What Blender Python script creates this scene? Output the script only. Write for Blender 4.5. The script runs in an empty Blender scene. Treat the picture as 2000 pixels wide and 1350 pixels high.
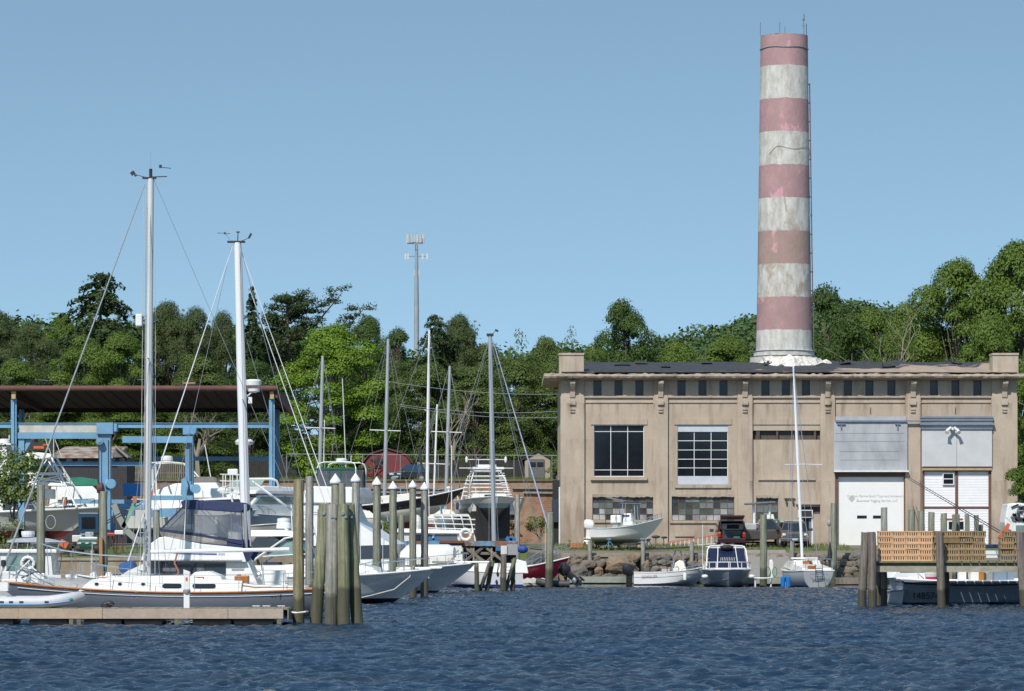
import bpy,math,random
import numpy as np
from mathutils import Vector,Matrix
R=math.radians
rng=np.random.default_rng(7)
random.seed(7)
sc=bpy.context.scene
col=sc.collection
#  camera, sky, sun
FP,CX,HY,H=7000.0,1000.0,1036.0,3.3
cam_d=bpy.data.cameras.new('camera');cam=bpy.data.objects.new('camera',cam_d);col.objects.link(cam)
cam.location=(0,0,H);cam.rotation_euler=(R(90),0,0)
cam_d.sensor_width=36;cam_d.lens=FP/2000*36
cam_d.shift_y=(HY-675)/2000
cam_d.clip_start=1;cam_d.clip_end=6000
sc.camera=cam
SUN_EL,SUN_AZ=45,22
w=bpy.data.worlds.new('World');sc.world=w;w.use_nodes=True
nt=w.node_tree;bg=nt.nodes['Background']
sky=nt.nodes.new('ShaderNodeTexSky');sky.sky_type='NISHITA';sky.sun_disc=False
sky.sun_elevation=R(SUN_EL);sky.sun_rotation=R(180+SUN_AZ)
sky.air_density=1.35;sky.dust_density=0.2;sky.ozone_density=2.4
bg.inputs[1].default_value=0.14
tc=nt.nodes.new('ShaderNodeTexCoord');mp=nt.nodes.new('ShaderNodeVectorMath');mp.operation='MULTIPLY_ADD'
mp.inputs[1].default_value=(1,1,1.9);mp.inputs[2].default_value=(0,0,0.27)
nt.links.new(tc.outputs['Generated'],mp.inputs[0]);nt.links.new(mp.outputs[0],sky.inputs[0])
hs=nt.nodes.new('ShaderNodeHueSaturation');hs.inputs['Saturation'].default_value=0.88;hs.inputs['Value'].default_value=1.02
tint=nt.nodes.new('ShaderNodeMix');tint.data_type='RGBA';tint.blend_type='MULTIPLY';tint.inputs['Factor'].default_value=1;tint.inputs['B'].default_value=(1.14,1.30,1.20,1)
nt.links.new(sky.outputs[0],hs.inputs['Color']);nt.links.new(hs.outputs[0],tint.inputs['A']);nt.links.new(tint.outputs['Result'],bg.inputs[0])
sl=bpy.data.lights.new('sun','SUN');sl.energy=4.6;sl.angle=R(0.5);sl.color=(1,.95,.87)
so=bpy.data.objects.new('sun',sl);col.objects.link(so)
az=R(SUN_AZ);el=R(SUN_EL)
sd=Vector((-math.sin(az)*math.cos(el),-math.cos(az)*math.cos(el),math.sin(el)))
so.rotation_euler=sd.to_track_quat('Z','Y').to_euler();so.location=(-20,0,80)
sc.view_settings.view_transform='Standard';sc.view_settings.look='None'
sc.view_settings.exposure=0;sc.view_settings.gamma=1
sc.cycles.max_bounces=6;sc.cycles.transparent_max_bounces=8
#  helpers
def P(px,py,D):return Vector(((px-CX)/FP*D,D,H-(py-HY)/FP*D))
def X(px,D):return(px-CX)/FP*D
def Z(py,D):return H-(py-HY)/FP*D
class MB:
 """collects shapes into one mesh; given a root, coordinates are world coordinates and are stored relative to it"""
 def __init__(s,root=None):
  s.v=[];s.f=[];s.mi=[];s.o=Vector(root.location)if root is not None else Vector((0,0,0));s.cm=0
 def add(s,vs,fs):
  b=len(s.v);s.v+=[tuple(Vector(p)-s.o)for p in vs]
  s.f+=[tuple(i+b for i in f)for f in fs];s.mi+=[s.cm]*len(fs);return s
 def bx(s,x0,x1,y0,y1,z0,z1):
  v=[(x0,y0,z0),(x1,y0,z0),(x1,y1,z0),(x0,y1,z0),(x0,y0,z1),(x1,y0,z1),(x1,y1,z1),(x0,y1,z1)]
  return s.add(v,[(0,3,2,1),(4,5,6,7),(0,1,5,4),(1,2,6,5),(2,3,7,6),(3,0,4,7)])
 def box(s,c,d,rz=0,rx=0,ry=0):
  M=Matrix.Translation(c)@Matrix.Rotation(rz,4,'Z')@Matrix.Rotation(ry,4,'Y')@Matrix.Rotation(rx,4,'X')
  a,b,e=d[0]/2,d[1]/2,d[2]/2
  v=[M@Vector(q)for q in[(-a,-b,-e),(a,-b,-e),(a,b,-e),(-a,b,-e),(-a,-b,e),(a,-b,e),(a,b,e),(-a,b,e)]]
  return s.add(v,[(0,3,2,1),(4,5,6,7),(0,1,5,4),(1,2,6,5),(2,3,7,6),(3,0,4,7)])
 def bar(s,a,b,wd,ht):
  a=Vector(a);b=Vector(b);d=(b-a);L=d.length;d.normalize()
  up=Vector((0,0,1))if abs(d.z)<.95 else Vector((0,1,0))
  sx=d.cross(up).normalized();uz=sx.cross(d)
  v=[]
  for q in(a,b):
   for(i,j)in((-1,-1),(1,-1),(1,1),(-1,1)):v.append(q+sx*i*wd/2+uz*j*ht/2)
  return s.add(v,[(0,1,2,3),(7,6,5,4),(0,4,5,1),(1,5,6,2),(2,6,7,3),(3,7,4,0)])
 def tube(s,pts,r,n=6,closed=False):
  pts=[Vector(p)for p in pts];N=len(pts);rr=r if isinstance(r,(list,tuple))else[r]*N
  rings=[]
  for i,p in enumerate(pts):
   if closed:d=pts[(i+1)%N]-pts[i-1]
   else:d=pts[min(i+1,N-1)]-pts[max(i-1,0)]
   if d.length<1e-9:d=Vector((0,0,1))
   d.normalize();up=Vector((0,0,1))if abs(d.z)<.9 else Vector((0,1,0))
   a=d.cross(up).normalized();b=d.cross(a)
   rings.append([p+a*math.cos(2*math.pi*k/n)*rr[i]+b*math.sin(2*math.pi*k/n)*rr[i]for k in range(n)])
  return s.loft(rings,caps=not closed,wrap=closed)
 def loft(s,rings,caps=True,wrap=False,close=True):
  n=len(rings[0]);v=[p for r in rings for p in r];f=[];m=len(rings)
  for i in range(m if wrap else m-1):
   for k in range(n if close else n-1):
    a=i*n+k;b=i*n+(k+1)%n;c=((i+1)%m)*n+(k+1)%n;d=((i+1)%m)*n+k
    f.append((a,b,c,d))
  if caps and not wrap and close:f.append(tuple(range(n-1,-1,-1)));f.append(tuple(range((m-1)*n,m*n)))
  return s.add(v,f)
 def lathe(s,c,prof,n=16):
  c=Vector(c)
  return s.loft([[c+Vector((r*math.cos(2*math.pi*k/n),r*math.sin(2*math.pi*k/n),z))for k in range(n)]for r,z in prof])
 def prism(s,pts,y0,y1):
  """outline of (x,z) points pushed from y0 to y1"""
  n=len(pts);v=[(x,y0,z)for x,z in pts]+[(x,y1,z)for x,z in pts]
  f=[tuple(range(n)),tuple(range(2*n-1,n-1,-1))]+[(i,i+n,(i+1)%n+n,(i+1)%n)for i in range(n)]
  return s.add(v,f)
 def ell(s,c,r,n=10,m=7):
  c=Vector(c);rings=[]
  for i in range(m+1):
   t=math.pi*(i+.02)/(m+.04)if i in(0,m)else math.pi*i/m
   rings.append([c+Vector((r[0]*math.sin(t)*math.cos(2*math.pi*k/n),r[1]*math.sin(t)*math.sin(2*math.pi*k/n),-r[2]*math.cos(t)))for k in range(n)])
  return s.loft(rings)
 def build(s,name,mats,parent=None,smooth=False,bevel=0,label=None):
  me=bpy.data.meshes.new(name);me.from_pydata(s.v,[],s.f)
  if not isinstance(mats,(list,tuple)):mats=[mats]
  for m in mats:me.materials.append(m)
  if len(mats)>1:me.polygons.foreach_set('material_index',s.mi)
  if smooth:me.polygons.foreach_set('use_smooth',[True]*len(s.f));
  me.update()
  o=bpy.data.objects.new(name,me);col.objects.link(o)
  if parent is not None:o.parent=parent
  else:o.location=s.o
  if smooth:
   try:me.set_sharp_from_angle(angle=R(40))
   except Exception:pass
  if bevel:
   b=o.modifiers.new('bevel','BEVEL');b.width=bevel;b.segments=2;b.limit_method='ANGLE'
  if label:o['label']=label
  return o
def tag(o,label=None,cat=None,group=None,kind=None):
 if label:o['label']=label
 if cat:o['category']=cat
 if group:o['group']=group
 if kind:o['kind']=kind
 return o
def T(name,label,cat,loc=(0,0,0),rz=0,group=None):
 o=bpy.data.objects.new(name,None);col.objects.link(o);o.empty_display_size=.2
 o.location=loc;o.rotation_euler=(0,0,rz)
 return tag(o,label,cat,group)
def kids(o):return[c for c in bpy.data.objects if c.parent==o]
def dup(o,loc=None,rz=None,label=None,parent=None,scale=None):
 c=o.copy();col.objects.link(c)
 if parent is not None:c.parent=parent
 if loc is not None:c.location=loc
 if rz is not None:c.rotation_euler=(0,0,rz)
 if label:c['label']=label
 if scale is not None:c.scale=scale if isinstance(scale,(tuple,list))else(scale,)*3
 for k in o.get('_kids',None)or[x.name for x in kids(o)]:dup(bpy.data.objects[k],parent=c)
 return c
def text(s_,size,mtl,parent,loc,rot=(math.pi/2,0,0),ext=.004,align='CENTER',sx=1.0,name='lettering'):
 cu=bpy.data.curves.new(name,'FONT');cu.body=s_;cu.size=size;cu.extrude=ext;cu.align_x=align;cu.resolution_u=3
 tmp=bpy.data.objects.new('tmp_text',cu);col.objects.link(tmp);dg=bpy.context.evaluated_depsgraph_get()
 me=bpy.data.meshes.new_from_object(tmp.evaluated_get(dg));bpy.data.objects.remove(tmp);me.name=name;me.materials.clear();me.materials.append(mtl)
 o=bpy.data.objects.new(name,me);col.objects.link(o);o.parent=parent
 o.location=loc;o.rotation_euler=rot;o.scale=(sx,1,1);return o
#  materials
MC={}
def mat(name,c,rough=.6,metal=0,c2=None,scale=3,streak=1.0,lo=.35,hi=.7,bump=0,bscale=20,spec=.5,coat=0,dirt=0,dcol=(.05,.045,.04)):
 if name in MC:return MC[name]
 m=bpy.data.materials.new(name);m.use_nodes=True;n=m.node_tree.nodes;l=m.node_tree.links
 b=n['Principled BSDF'];b.inputs['Roughness'].default_value=rough;b.inputs['Metallic'].default_value=metal
 b.inputs['Specular IOR Level'].default_value=spec
 if coat:b.inputs['Coat Weight'].default_value=coat;b.inputs['Coat Roughness'].default_value=.08
 t=n.new('ShaderNodeTexCoord');mpn=n.new('ShaderNodeMapping');mpn.inputs['Scale'].default_value=(1,1,streak)
 l.new(t.outputs['Object'],mpn.inputs[0])
 if c2 is None:c2=tuple(x*.86 for x in c)
 nz=n.new('ShaderNodeTexNoise');nz.inputs['Scale'].default_value=scale;nz.inputs['Detail'].default_value=6;nz.inputs['Roughness'].default_value=.65
 l.new(mpn.outputs[0],nz.inputs[0])
 rp=n.new('ShaderNodeValToRGB');rp.color_ramp.elements[0].position=lo;rp.color_ramp.elements[1].position=hi
 rp.color_ramp.elements[0].color=(*c,1);rp.color_ramp.elements[1].color=(*c2,1)
 l.new(nz.outputs[0],rp.inputs[0]);out=rp.outputs[0]
 if dirt:
  n2=n.new('ShaderNodeTexNoise');n2.inputs['Scale'].default_value=scale*.37;n2.inputs['Detail'].default_value=8
  l.new(t.outputs['Object'],n2.inputs[0])
  r2=n.new('ShaderNodeValToRGB');r2.color_ramp.elements[0].position=.5;r2.color_ramp.elements[1].position=.75
  r2.color_ramp.elements[0].color=(0,0,0,1);r2.color_ramp.elements[1].color=(dirt,)*3+(1,)
  l.new(n2.outputs[0],r2.inputs[0]);mx=n.new('ShaderNodeMix');mx.data_type='RGBA'
  l.new(r2.outputs[0],mx.inputs['Factor']);l.new(out,mx.inputs['A']);mx.inputs['B'].default_value=(*dcol,1);out=mx.outputs['Result']
 l.new(out,b.inputs['Base Color'])
 if bump:
  n3=n.new('ShaderNodeTexNoise');n3.inputs['Scale'].default_value=bscale;n3.inputs['Detail'].default_value=5;l.new(mpn.outputs[0],n3.inputs[0])
  bp=n.new('ShaderNodeBump');bp.inputs['Strength'].default_value=bump;bp.inputs['Distance'].default_value=.03
  l.new(n3.outputs[0],bp.inputs['Height']);l.new(bp.outputs[0],b.inputs['Normal'])
 MC[name]=m;return m
def clear(name,tint=(.5,.55,.6),alpha=.45,rough=.12):
 if name in MC:return MC[name]
 m=bpy.data.materials.new(name);m.use_nodes=True;n=m.node_tree.nodes;l=m.node_tree.links
 b=n['Principled BSDF'];b.inputs['Base Color'].default_value=(*tint,1);b.inputs['Roughness'].default_value=rough
 tr=n.new('ShaderNodeBsdfTransparent');mx=n.new('ShaderNodeMixShader');nz=n.new('ShaderNodeTexNoise');nz.inputs['Scale'].default_value=2.5
 mr=n.new('ShaderNodeMapRange');mr.inputs['To Min'].default_value=alpha-.15;mr.inputs['To Max'].default_value=alpha+.15
 t=n.new('ShaderNodeTexCoord');l.new(t.outputs['Object'],nz.inputs[0]);l.new(nz.outputs[0],mr.inputs[0]);l.new(mr.outputs[0],mx.inputs[0])
 l.new(tr.outputs[0],mx.inputs[1]);l.new(b.outputs[0],mx.inputs[2]);l.new(mx.outputs[0],n['Material Output'].inputs[0])
 MC[name]=m;return m
gel=mat('white_gelcoat',(.76,.76,.74),.28,c2=(.66,.66,.64),scale=1.2,coat=.3,dirt=.12,dcol=(.35,.3,.22))
gel2=mat('aged_gelcoat',(.66,.65,.61),.4,c2=(.54,.53,.49),scale=1.5,dirt=.25,dcol=(.3,.26,.2))
grayhull=mat('pale_grey_hull',(.60,.62,.64),.2,c2=(.54,.56,.58),scale=.8,coat=.4,dirt=.15,dcol=(.3,.3,.28))
saltyhull=mat('slate_grey_hull',(.30,.325,.36),.16,c2=(.26,.285,.32),scale=.6,coat=.5,dirt=.1,dcol=(.2,.2,.2))
teak=mat('varnished_teak',(.36,.13,.03),.35,c2=(.25,.085,.02),scale=6)
steel=mat('stainless_tube',(.62,.64,.66),.25,.85,scale=4)
alu=mat('painted_mast_aluminium',(.66,.66,.65),.35,.15,c2=(.55,.55,.54),scale=1.5,streak=.15,dirt=.2,dcol=(.25,.22,.2))
whitemast=mat('white_mast_paint',(.76,.77,.8),.3,c2=(.66,.67,.7),scale=1.5,streak=.1)
greymast=mat('grey_mast_aluminium',(.42,.44,.46),.4,.3,c2=(.33,.34,.36),scale=1.5,streak=.15)
wirem=mat('rigging_wire',(.42,.43,.45),.35,.5)
rope=mat('pale_rope',(.55,.53,.48),.9,scale=20)
darkrope=mat('dark_rope',(.04,.04,.045),.9,scale=20)
blk=mat('black_rubber',(.018,.018,.02),.55,c2=(.03,.03,.032),scale=5)
darkglass=mat('dark_glass',(.012,.015,.02),.06,c2=(.02,.025,.03),scale=1,spec=.8)
smokeglass=mat('green_tinted_glass',(.10,.17,.16),.08,c2=(.22,.32,.30),scale=1.5,spec=.8)
navy=mat('navy_canvas',(.020,.032,.095),.8,c2=(.015,.024,.072),scale=4,bump=.3)
blackbottom=mat('black_antifouling',(.02,.02,.022),.7,c2=(.05,.05,.045),scale=3)
redbottom=mat('dull_red_antifouling',(.12,.022,.022),.75,c2=(.085,.018,.02),scale=2.5)
bluebottom=mat('blue_antifouling',(.03,.1,.25),.7,c2=(.05,.12,.22),scale=2.5)
blueste=mat('blue_painted_steel',(.16,.33,.49),.45,c2=(.12,.26,.41),scale=1.0,dirt=.5,dcol=(.12,.08,.06),lo=.4,hi=.75)
conc=None
greycanvas=mat('grey_canvas',(.36,.37,.38),.85,c2=(.28,.29,.30),scale=3,streak=4,bump=.4,bscale=8)
orange=mat('orange_plastic',(.55,.12,.03),.5)
redp=mat('red_plastic',(.45,.03,.03),.4)
cushion=mat('grey_vinyl',(.35,.36,.37),.6)
#  water
def water_mat():
 m=bpy.data.materials.new('river_water');m.use_nodes=True;n=m.node_tree.nodes;l=m.node_tree.links
 b=n['Principled BSDF'];b.inputs['Specular IOR Level'].default_value=.48;b.inputs['Roughness'].default_value=.06;b.inputs['IOR'].default_value=1.33
 t=n.new('ShaderNodeTexCoord');nz=n.new('ShaderNodeTexNoise');nz.inputs['Scale'].default_value=.12;nz.inputs['Detail'].default_value=4
 l.new(t.outputs['Object'],nz.inputs[0]);rp=n.new('ShaderNodeValToRGB')
 rp.color_ramp.elements[0].color=(.005,.020,.048,1);rp.color_ramp.elements[1].color=(.012,.022,.035,1)
 rp.color_ramp.elements[0].position=.4;rp.color_ramp.elements[1].position=.7
 l.new(nz.outputs[0],rp.inputs[0]);l.new(rp.outputs[0],b.inputs['Base Color'])
 mpn=n.new('ShaderNodeMapping');mpn.inputs['Scale'].default_value=(1,1.3,1);l.new(t.outputs['Object'],mpn.inputs[0])
 n3=n.new('ShaderNodeTexNoise');n3.inputs['Scale'].default_value=8;n3.inputs['Detail'].default_value=4;n3.inputs['Roughness'].default_value=.6
 l.new(mpn.outputs[0],n3.inputs[0]);bp=n.new('ShaderNodeBump');bp.inputs['Strength'].default_value=.7;bp.inputs['Distance'].default_value=.05
 sp=n.new('ShaderNodeSeparateXYZ');l.new(t.outputs['Object'],sp.inputs[0]);ma=n.new('ShaderNodeMapRange');ma.inputs['From Min'].default_value=203;ma.inputs['From Max'].default_value=208;l.new(sp.outputs[1],ma.inputs[0])
 mb_=n.new('ShaderNodeMapRange');mb_.inputs['From Min'].default_value=-3;mb_.inputs['From Max'].default_value=2;l.new(sp.outputs[0],mb_.inputs[0])
 mm=n.new('ShaderNodeMath');mm.operation='MULTIPLY';l.new(ma.outputs[0],mm.inputs[0]);l.new(mb_.outputs[0],mm.inputs[1]);mi=n.new('ShaderNodeMapRange');mi.inputs['To Min'].default_value=.8;mi.inputs['To Max'].default_value=.06;l.new(mm.outputs[0],mi.inputs[0]);l.new(mi.outputs[0],bp.inputs['Strength'])
 l.new(n3.outputs[0],bp.inputs['Height']);l.new(bp.outputs[0],b.inputs['Normal'])
 return m
def lattice_noise(x,y,seed):
 g=np.random.default_rng(seed).random((256,256)).astype(np.float32)
 xi=np.floor(x).astype(int);yi=np.floor(y).astype(int);fx=x-xi;fy=y-yi
 fx=fx*fx*(3-2*fx);fy=fy*fy*(3-2*fy)
 a=g[xi%256,yi%256];b=g[(xi+1)%256,yi%256];c=g[xi%256,(yi+1)%256];d=g[(xi+1)%256,(yi+1)%256]
 return(a*(1-fx)+b*fx)*(1-fy)+(c*(1-fx)+d*fx)*fy
def grid_obj(name,xs,ys,zf,m,smooth=True):
 XX,YY=np.meshgrid(xs,ys);ZZ=zf(XX,YY)
 co=np.stack([XX,YY,ZZ],-1).reshape(-1,3).astype(np.float32)
 nx,ny=len(xs),len(ys);i=np.arange(nx*ny).reshape(ny,nx)
 q=np.stack([i[:-1,:-1],i[:-1,1:],i[1:,1:],i[1:,:-1]],-1).reshape(-1,4)
 return raw_mesh(name,co,q,m,smooth)
def raw_mesh(name,co,q,m,smooth=False,link=True):
 me=bpy.data.meshes.new(name);me.vertices.add(len(co));me.vertices.foreach_set('co',co.ravel())
 k=q.shape[1];me.loops.add(q.size);me.loops.foreach_set('vertex_index',q.ravel().astype(np.int32))
 me.polygons.add(len(q));me.polygons.foreach_set('loop_start',np.arange(0,q.size,k,dtype=np.int32))
 try:me.polygons.foreach_set('loop_total',np.full(len(q),k,dtype=np.int32))
 except Exception:pass
 if smooth:me.polygons.foreach_set('use_smooth',np.ones(len(q),dtype=bool))
 me.materials.append(m);me.update(calc_edges=True);me.validate()
 if not link:return me
 o=bpy.data.objects.new(name,me);col.objects.link(o);return o
def waves(x,y):
 z=np.zeros_like(x)
 for(wl,amp,ang,st,sd_)in((6.5,.02,.25,.7,1),(2.0,.03,-.3,.8,2),(.9,.055,.15,1.0,3),(.45,.064,-.2,.9,4),(.26,.038,.1,.9,5)):
  c,s=math.cos(ang),math.sin(ang);u=(x*c+y*s)/wl*st;v=(-x*s+y*c)/wl
  n=lattice_noise(u+100,v+100,sd_);z+=amp*(1-np.abs(2*n-1)*2)
 damp=np.clip((208-y)/9,0,1);far=np.clip((x+5)/8,0,1)
 damp=1-(1-damp)*far
 return z*(.06+.94*damp)
xs=np.concatenate([[-700,-300,-120,-70,-45],np.arange(-34,34.01,.1),[45,70,120,300,700]])
ys=np.concatenate([[-200,-50,0,30,55],np.arange(71,120,.08),np.arange(120,232,.15),[250,300]])
o=grid_obj('water',xs,ys,lambda a,b:waves(a,b),water_mat());tag(o,'rippled dark blue river water',kind='structure')
#  ground
def shore(x):
 return np.interp(x,[-200,-17,-15.5,1.5,2.8,200],[181,181,222,222,226.3,226.3])
def gz(x,y):
 s=shore(x);base=np.where(y<s,-1.5,np.interp(y-s,[0,10,60],[1.85,2.3,2.4]))
 left=x<3.2
 hi=np.interp(y,[262.0,262.05,300,420,700,1500],[2.4,6.9,8,12,22,30])
 hr=np.interp(y,[252,300,420,700,1500],[2.4,6,12,22,30])
 z=np.where(left,np.where(y>=262.0,hi,base),np.where(y>252,hr,base))
 return z
def ground_mat():
 m=mat('yard_ground',(.20,.17,.13),.95,c2=(.13,.115,.09),scale=.8,bump=.5,bscale=6)
 n=m.node_tree.nodes;l=m.node_tree.links;b=n['Principled BSDF'];src=b.inputs['Base Color'].links[0].from_socket
 t=n.new('ShaderNodeTexCoord');nz=n.new('ShaderNodeTexNoise');nz.inputs['Scale'].default_value=.22;nz.inputs['Detail'].default_value=7
 l.new(t.outputs['Object'],nz.inputs[0]);sx=n.new('ShaderNodeSeparateXYZ');l.new(t.outputs['Object'],sx.inputs[0])
 ad=n.new('ShaderNodeMapRange');ad.inputs['From Min'].default_value=2.6;ad.inputs['From Max'].default_value=5;ad.inputs['To Max'].default_value=.5
 l.new(sx.outputs[2],ad.inputs[0]);a2=n.new('ShaderNodeMath');a2.operation='ADD';l.new(nz.outputs[0],a2.inputs[0]);l.new(ad.outputs[0],a2.inputs[1])
 rp=n.new('ShaderNodeValToRGB');rp.color_ramp.elements[0].position=.52;rp.color_ramp.elements[1].position=.58;l.new(a2.outputs[0],rp.inputs[0])
 mx=n.new('ShaderNodeMix');mx.data_type='RGBA';l.new(rp.outputs[0],mx.inputs['Factor']);l.new(src,mx.inputs['A'])
 mx.inputs['B'].default_value=(.085,.115,.03,1);l.new(mx.outputs['Result'],b.inputs['Base Color']);return m
xs=np.concatenate([[-900,-400,-200,-100,-60,-45],np.arange(-40,3.15,.75),[3.19,3.21],np.arange(4,45,.8),[60,100,200,400,900]])
ys=np.concatenate([[150,175,180.9,181,181.4,184,190,200,210,218,221.9,222.1,222.5,224,226.2,226.4,226.8],np.arange(228,262,2.0),[261.98,262.06],np.arange(264,300,4),[320,360,420,500,700,1000,1500,3000]])
o=grid_obj('ground',xs,ys,gz,ground_mat(),False);tag(o,'dusty boatyard ground rising to a lawn',kind='structure')
concrete=mat('old_concrete',(.36,.30,.235),.9,c2=(.27,.22,.165),scale=1.1,dirt=.6,dcol=(.10,.085,.065),bump=.4,bscale=10)
#  factory building (front wall plane at D = 240)
BD=240.0
def wall_mat():
 m=bpy.data.materials.new('stained_tan_stucco');m.use_nodes=True;n=m.node_tree.nodes;l=m.node_tree.links
 b=n['Principled BSDF'];b.inputs['Roughness'].default_value=.9;t=n.new('ShaderNodeTexCoord');g=n.new('ShaderNodeNewGeometry')
 def noise(sc_,st,det=8,rg=.65):
  mp_=n.new('ShaderNodeMapping');mp_.inputs['Scale'].default_value=(1,1,st);l.new(g.outputs['Position'],mp_.inputs[0])
  q=n.new('ShaderNodeTexNoise');q.inputs['Scale'].default_value=sc_;q.inputs['Detail'].default_value=det;q.inputs['Roughness'].default_value=rg
  l.new(mp_.outputs[0],q.inputs[0]);return q.outputs[0]
 def ramp(src,p0,p1,c0=(0,0,0),c1=(1,1,1)):
  r=n.new('ShaderNodeValToRGB');r.color_ramp.elements[0].position=p0;r.color_ramp.elements[1].position=p1
  r.color_ramp.elements[0].color=(*c0,1);r.color_ramp.elements[1].color=(*c1,1);l.new(src,r.inputs[0]);return r.outputs[0]
 def mix(f,a,c,k=1):
  x=n.new('ShaderNodeMix');x.data_type='RGBA';
  if k!=1:
   q=n.new('ShaderNodeMath');q.operation='MULTIPLY';q.inputs[1].default_value=k;l.new(f,q.inputs[0]);f=q.outputs[0]
  l.new(f,x.inputs['Factor']);l.new(a,x.inputs['A'])
  if isinstance(c,tuple):x.inputs['B'].default_value=(*c,1)
  else:l.new(c,x.inputs['B'])
  return x.outputs['Result']
 base=ramp(noise(.5,1),.3,.75,(.45,.37,.295),(.34,.275,.215))
 base=mix(ramp(noise(1.6,.12),.52,.72),base,(.22,.165,.12),.85)
 base=mix(ramp(noise(.35,.35),.54,.6),base,(.47,.40,.315),.55)
 base=mix(ramp(noise(5,1),.6,.75),base,(.22,.165,.12),.5)
 sx=n.new('ShaderNodeSeparateXYZ');l.new(g.outputs['Position'],sx.inputs[0])
 mr=n.new('ShaderNodeMapRange');mr.inputs['From Min'].default_value=5.6;mr.inputs['From Max'].default_value=2.2;l.new(sx.outputs[2],mr.inputs[0])
 mm=n.new('ShaderNodeMath');mm.operation='MULTIPLY';l.new(mr.outputs[0],mm.inputs[0]);l.new(ramp(noise(.8,.6),.35,.6),mm.inputs[1])
 base=mix(mm.outputs[0],base,(.19,.145,.11),.6)
 for za,zb2 in((5.3,6.62),(10.6,11.8),(7.3,9.4)):
  q1=n.new('ShaderNodeMapRange');q1.inputs['From Min'].default_value=za;q1.inputs['From Max'].default_value=zb2;l.new(sx.outputs[2],q1.inputs[0])
  q2=n.new('ShaderNodeMath');q2.operation='LESS_THAN';q2.inputs[1].default_value=zb2;l.new(sx.outputs[2],q2.inputs[0])
  q3=n.new('ShaderNodeMath');q3.operation='MULTIPLY';l.new(q1.outputs[0],q3.inputs[0]);l.new(q2.outputs[0],q3.inputs[1])
  q4=n.new('ShaderNodeMath');q4.operation='MULTIPLY';l.new(q3.outputs[0],q4.inputs[0]);l.new(ramp(noise(2.1,.07,5,.6),.50,.66),q4.inputs[1])
  base=mix(q4.outputs[0],base,(.17,.13,.10),.75 if za<7 or za>10 else.35)
 crk=n.new('ShaderNodeTexVoronoi');crk.feature='DISTANCE_TO_EDGE';crk.inputs['Scale'].default_value=.33;l.new(noise(.5,1,4),crk.inputs[0])if False else l.new(g.outputs['Position'],crk.inputs[0])
 base=mix(ramp(crk.outputs[0],.0,.012,(1,1,1),(0,0,0)),base,(.2,.155,.12),.08)
 l.new(base,b.inputs['Base Color'])
 bp=n.new('ShaderNodeBump');bp.inputs['Strength'].default_value=.5;bp.inputs['Distance'].default_value=.03
 l.new(noise(9,1),bp.inputs['Height']);l.new(bp.outputs[0],b.inputs['Normal']);return m
stucco=wall_mat()
bx0,bx1=X(1095,BD),X(1986,BD)
bt=T('factory_building','long tan stucco waterfront works with a flat black roof and five bays','factory',(0,0,0))
bt.location=((bx0+bx1)/2,BD,2.2)
def B(x0,x1,y0,y1,d0,d1,mb):
 mb.bx(X(x0,BD),X(x1,BD),BD-d0,BD-d1,Z(y1,BD),Z(y0,BD));return mb
openings=[(1160,830,1258,931),(1323,830,1422,947),(1157,969,1276,1016),(1312,969,1434,1017),(1470,841,1602,859),(1477,971,1520,1030),(1558,990,1603,1004),(1561,1008,1586,1090),(1636,928,1766,1090),(1802,918,1933,1090)]
cl=[(1167,8),(1208,8),(1249,8),(1331,8),(1372,8),(1413,8),(1495,8),(1535,8),(1574,8),(1656,8),(1698,8),(1741,8),(1824,8),(1866,8),(1909,8)]
openings+=[(c-8,743,c+8,773)for c,_ in cl]
xb=sorted({1095,1986}|{o_[0]for o_ in openings}|{o_[2]for o_ in openings});yb=sorted({736,1090}|{o_[1]for o_ in openings}|{o_[3]for o_ in openings})
mb=MB(bt)
for i in range(len(xb)-1):
 j=0
 while j<len(yb)-1:
  def free(jj):
   cx_,cy_=(xb[i]+xb[i+1])/2,(yb[jj]+yb[jj+1])/2
   return not any(a<cx_<c and b_<cy_<d for a,b_,c,d in openings)
  if free(j):
   k=j
   while k+1<len(yb)-1 and free(k+1):k+=1
   B(xb[i],xb[i+1],yb[j],yb[k+1],0,-.45,mb);j=k+1
  else:j+=1
zb,zt=1.9,Z(736,BD)
mb.bx(bx0,bx0+.45,BD+.45,BD+16,zb,zt);mb.bx(bx1-.45,bx1,BD+.45,BD+16,zb,zt);mb.bx(bx0,bx1,BD+16,BD+16.4,zb,zt)
mb.build('wall',stucco,bt)
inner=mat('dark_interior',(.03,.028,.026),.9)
mb=MB(bt);mb.bx(bx0+.5,bx1-.5,BD+3.2,BD+3.3,zb,zt-.3);mb.build('interior_partition',inner,bt)
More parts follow.
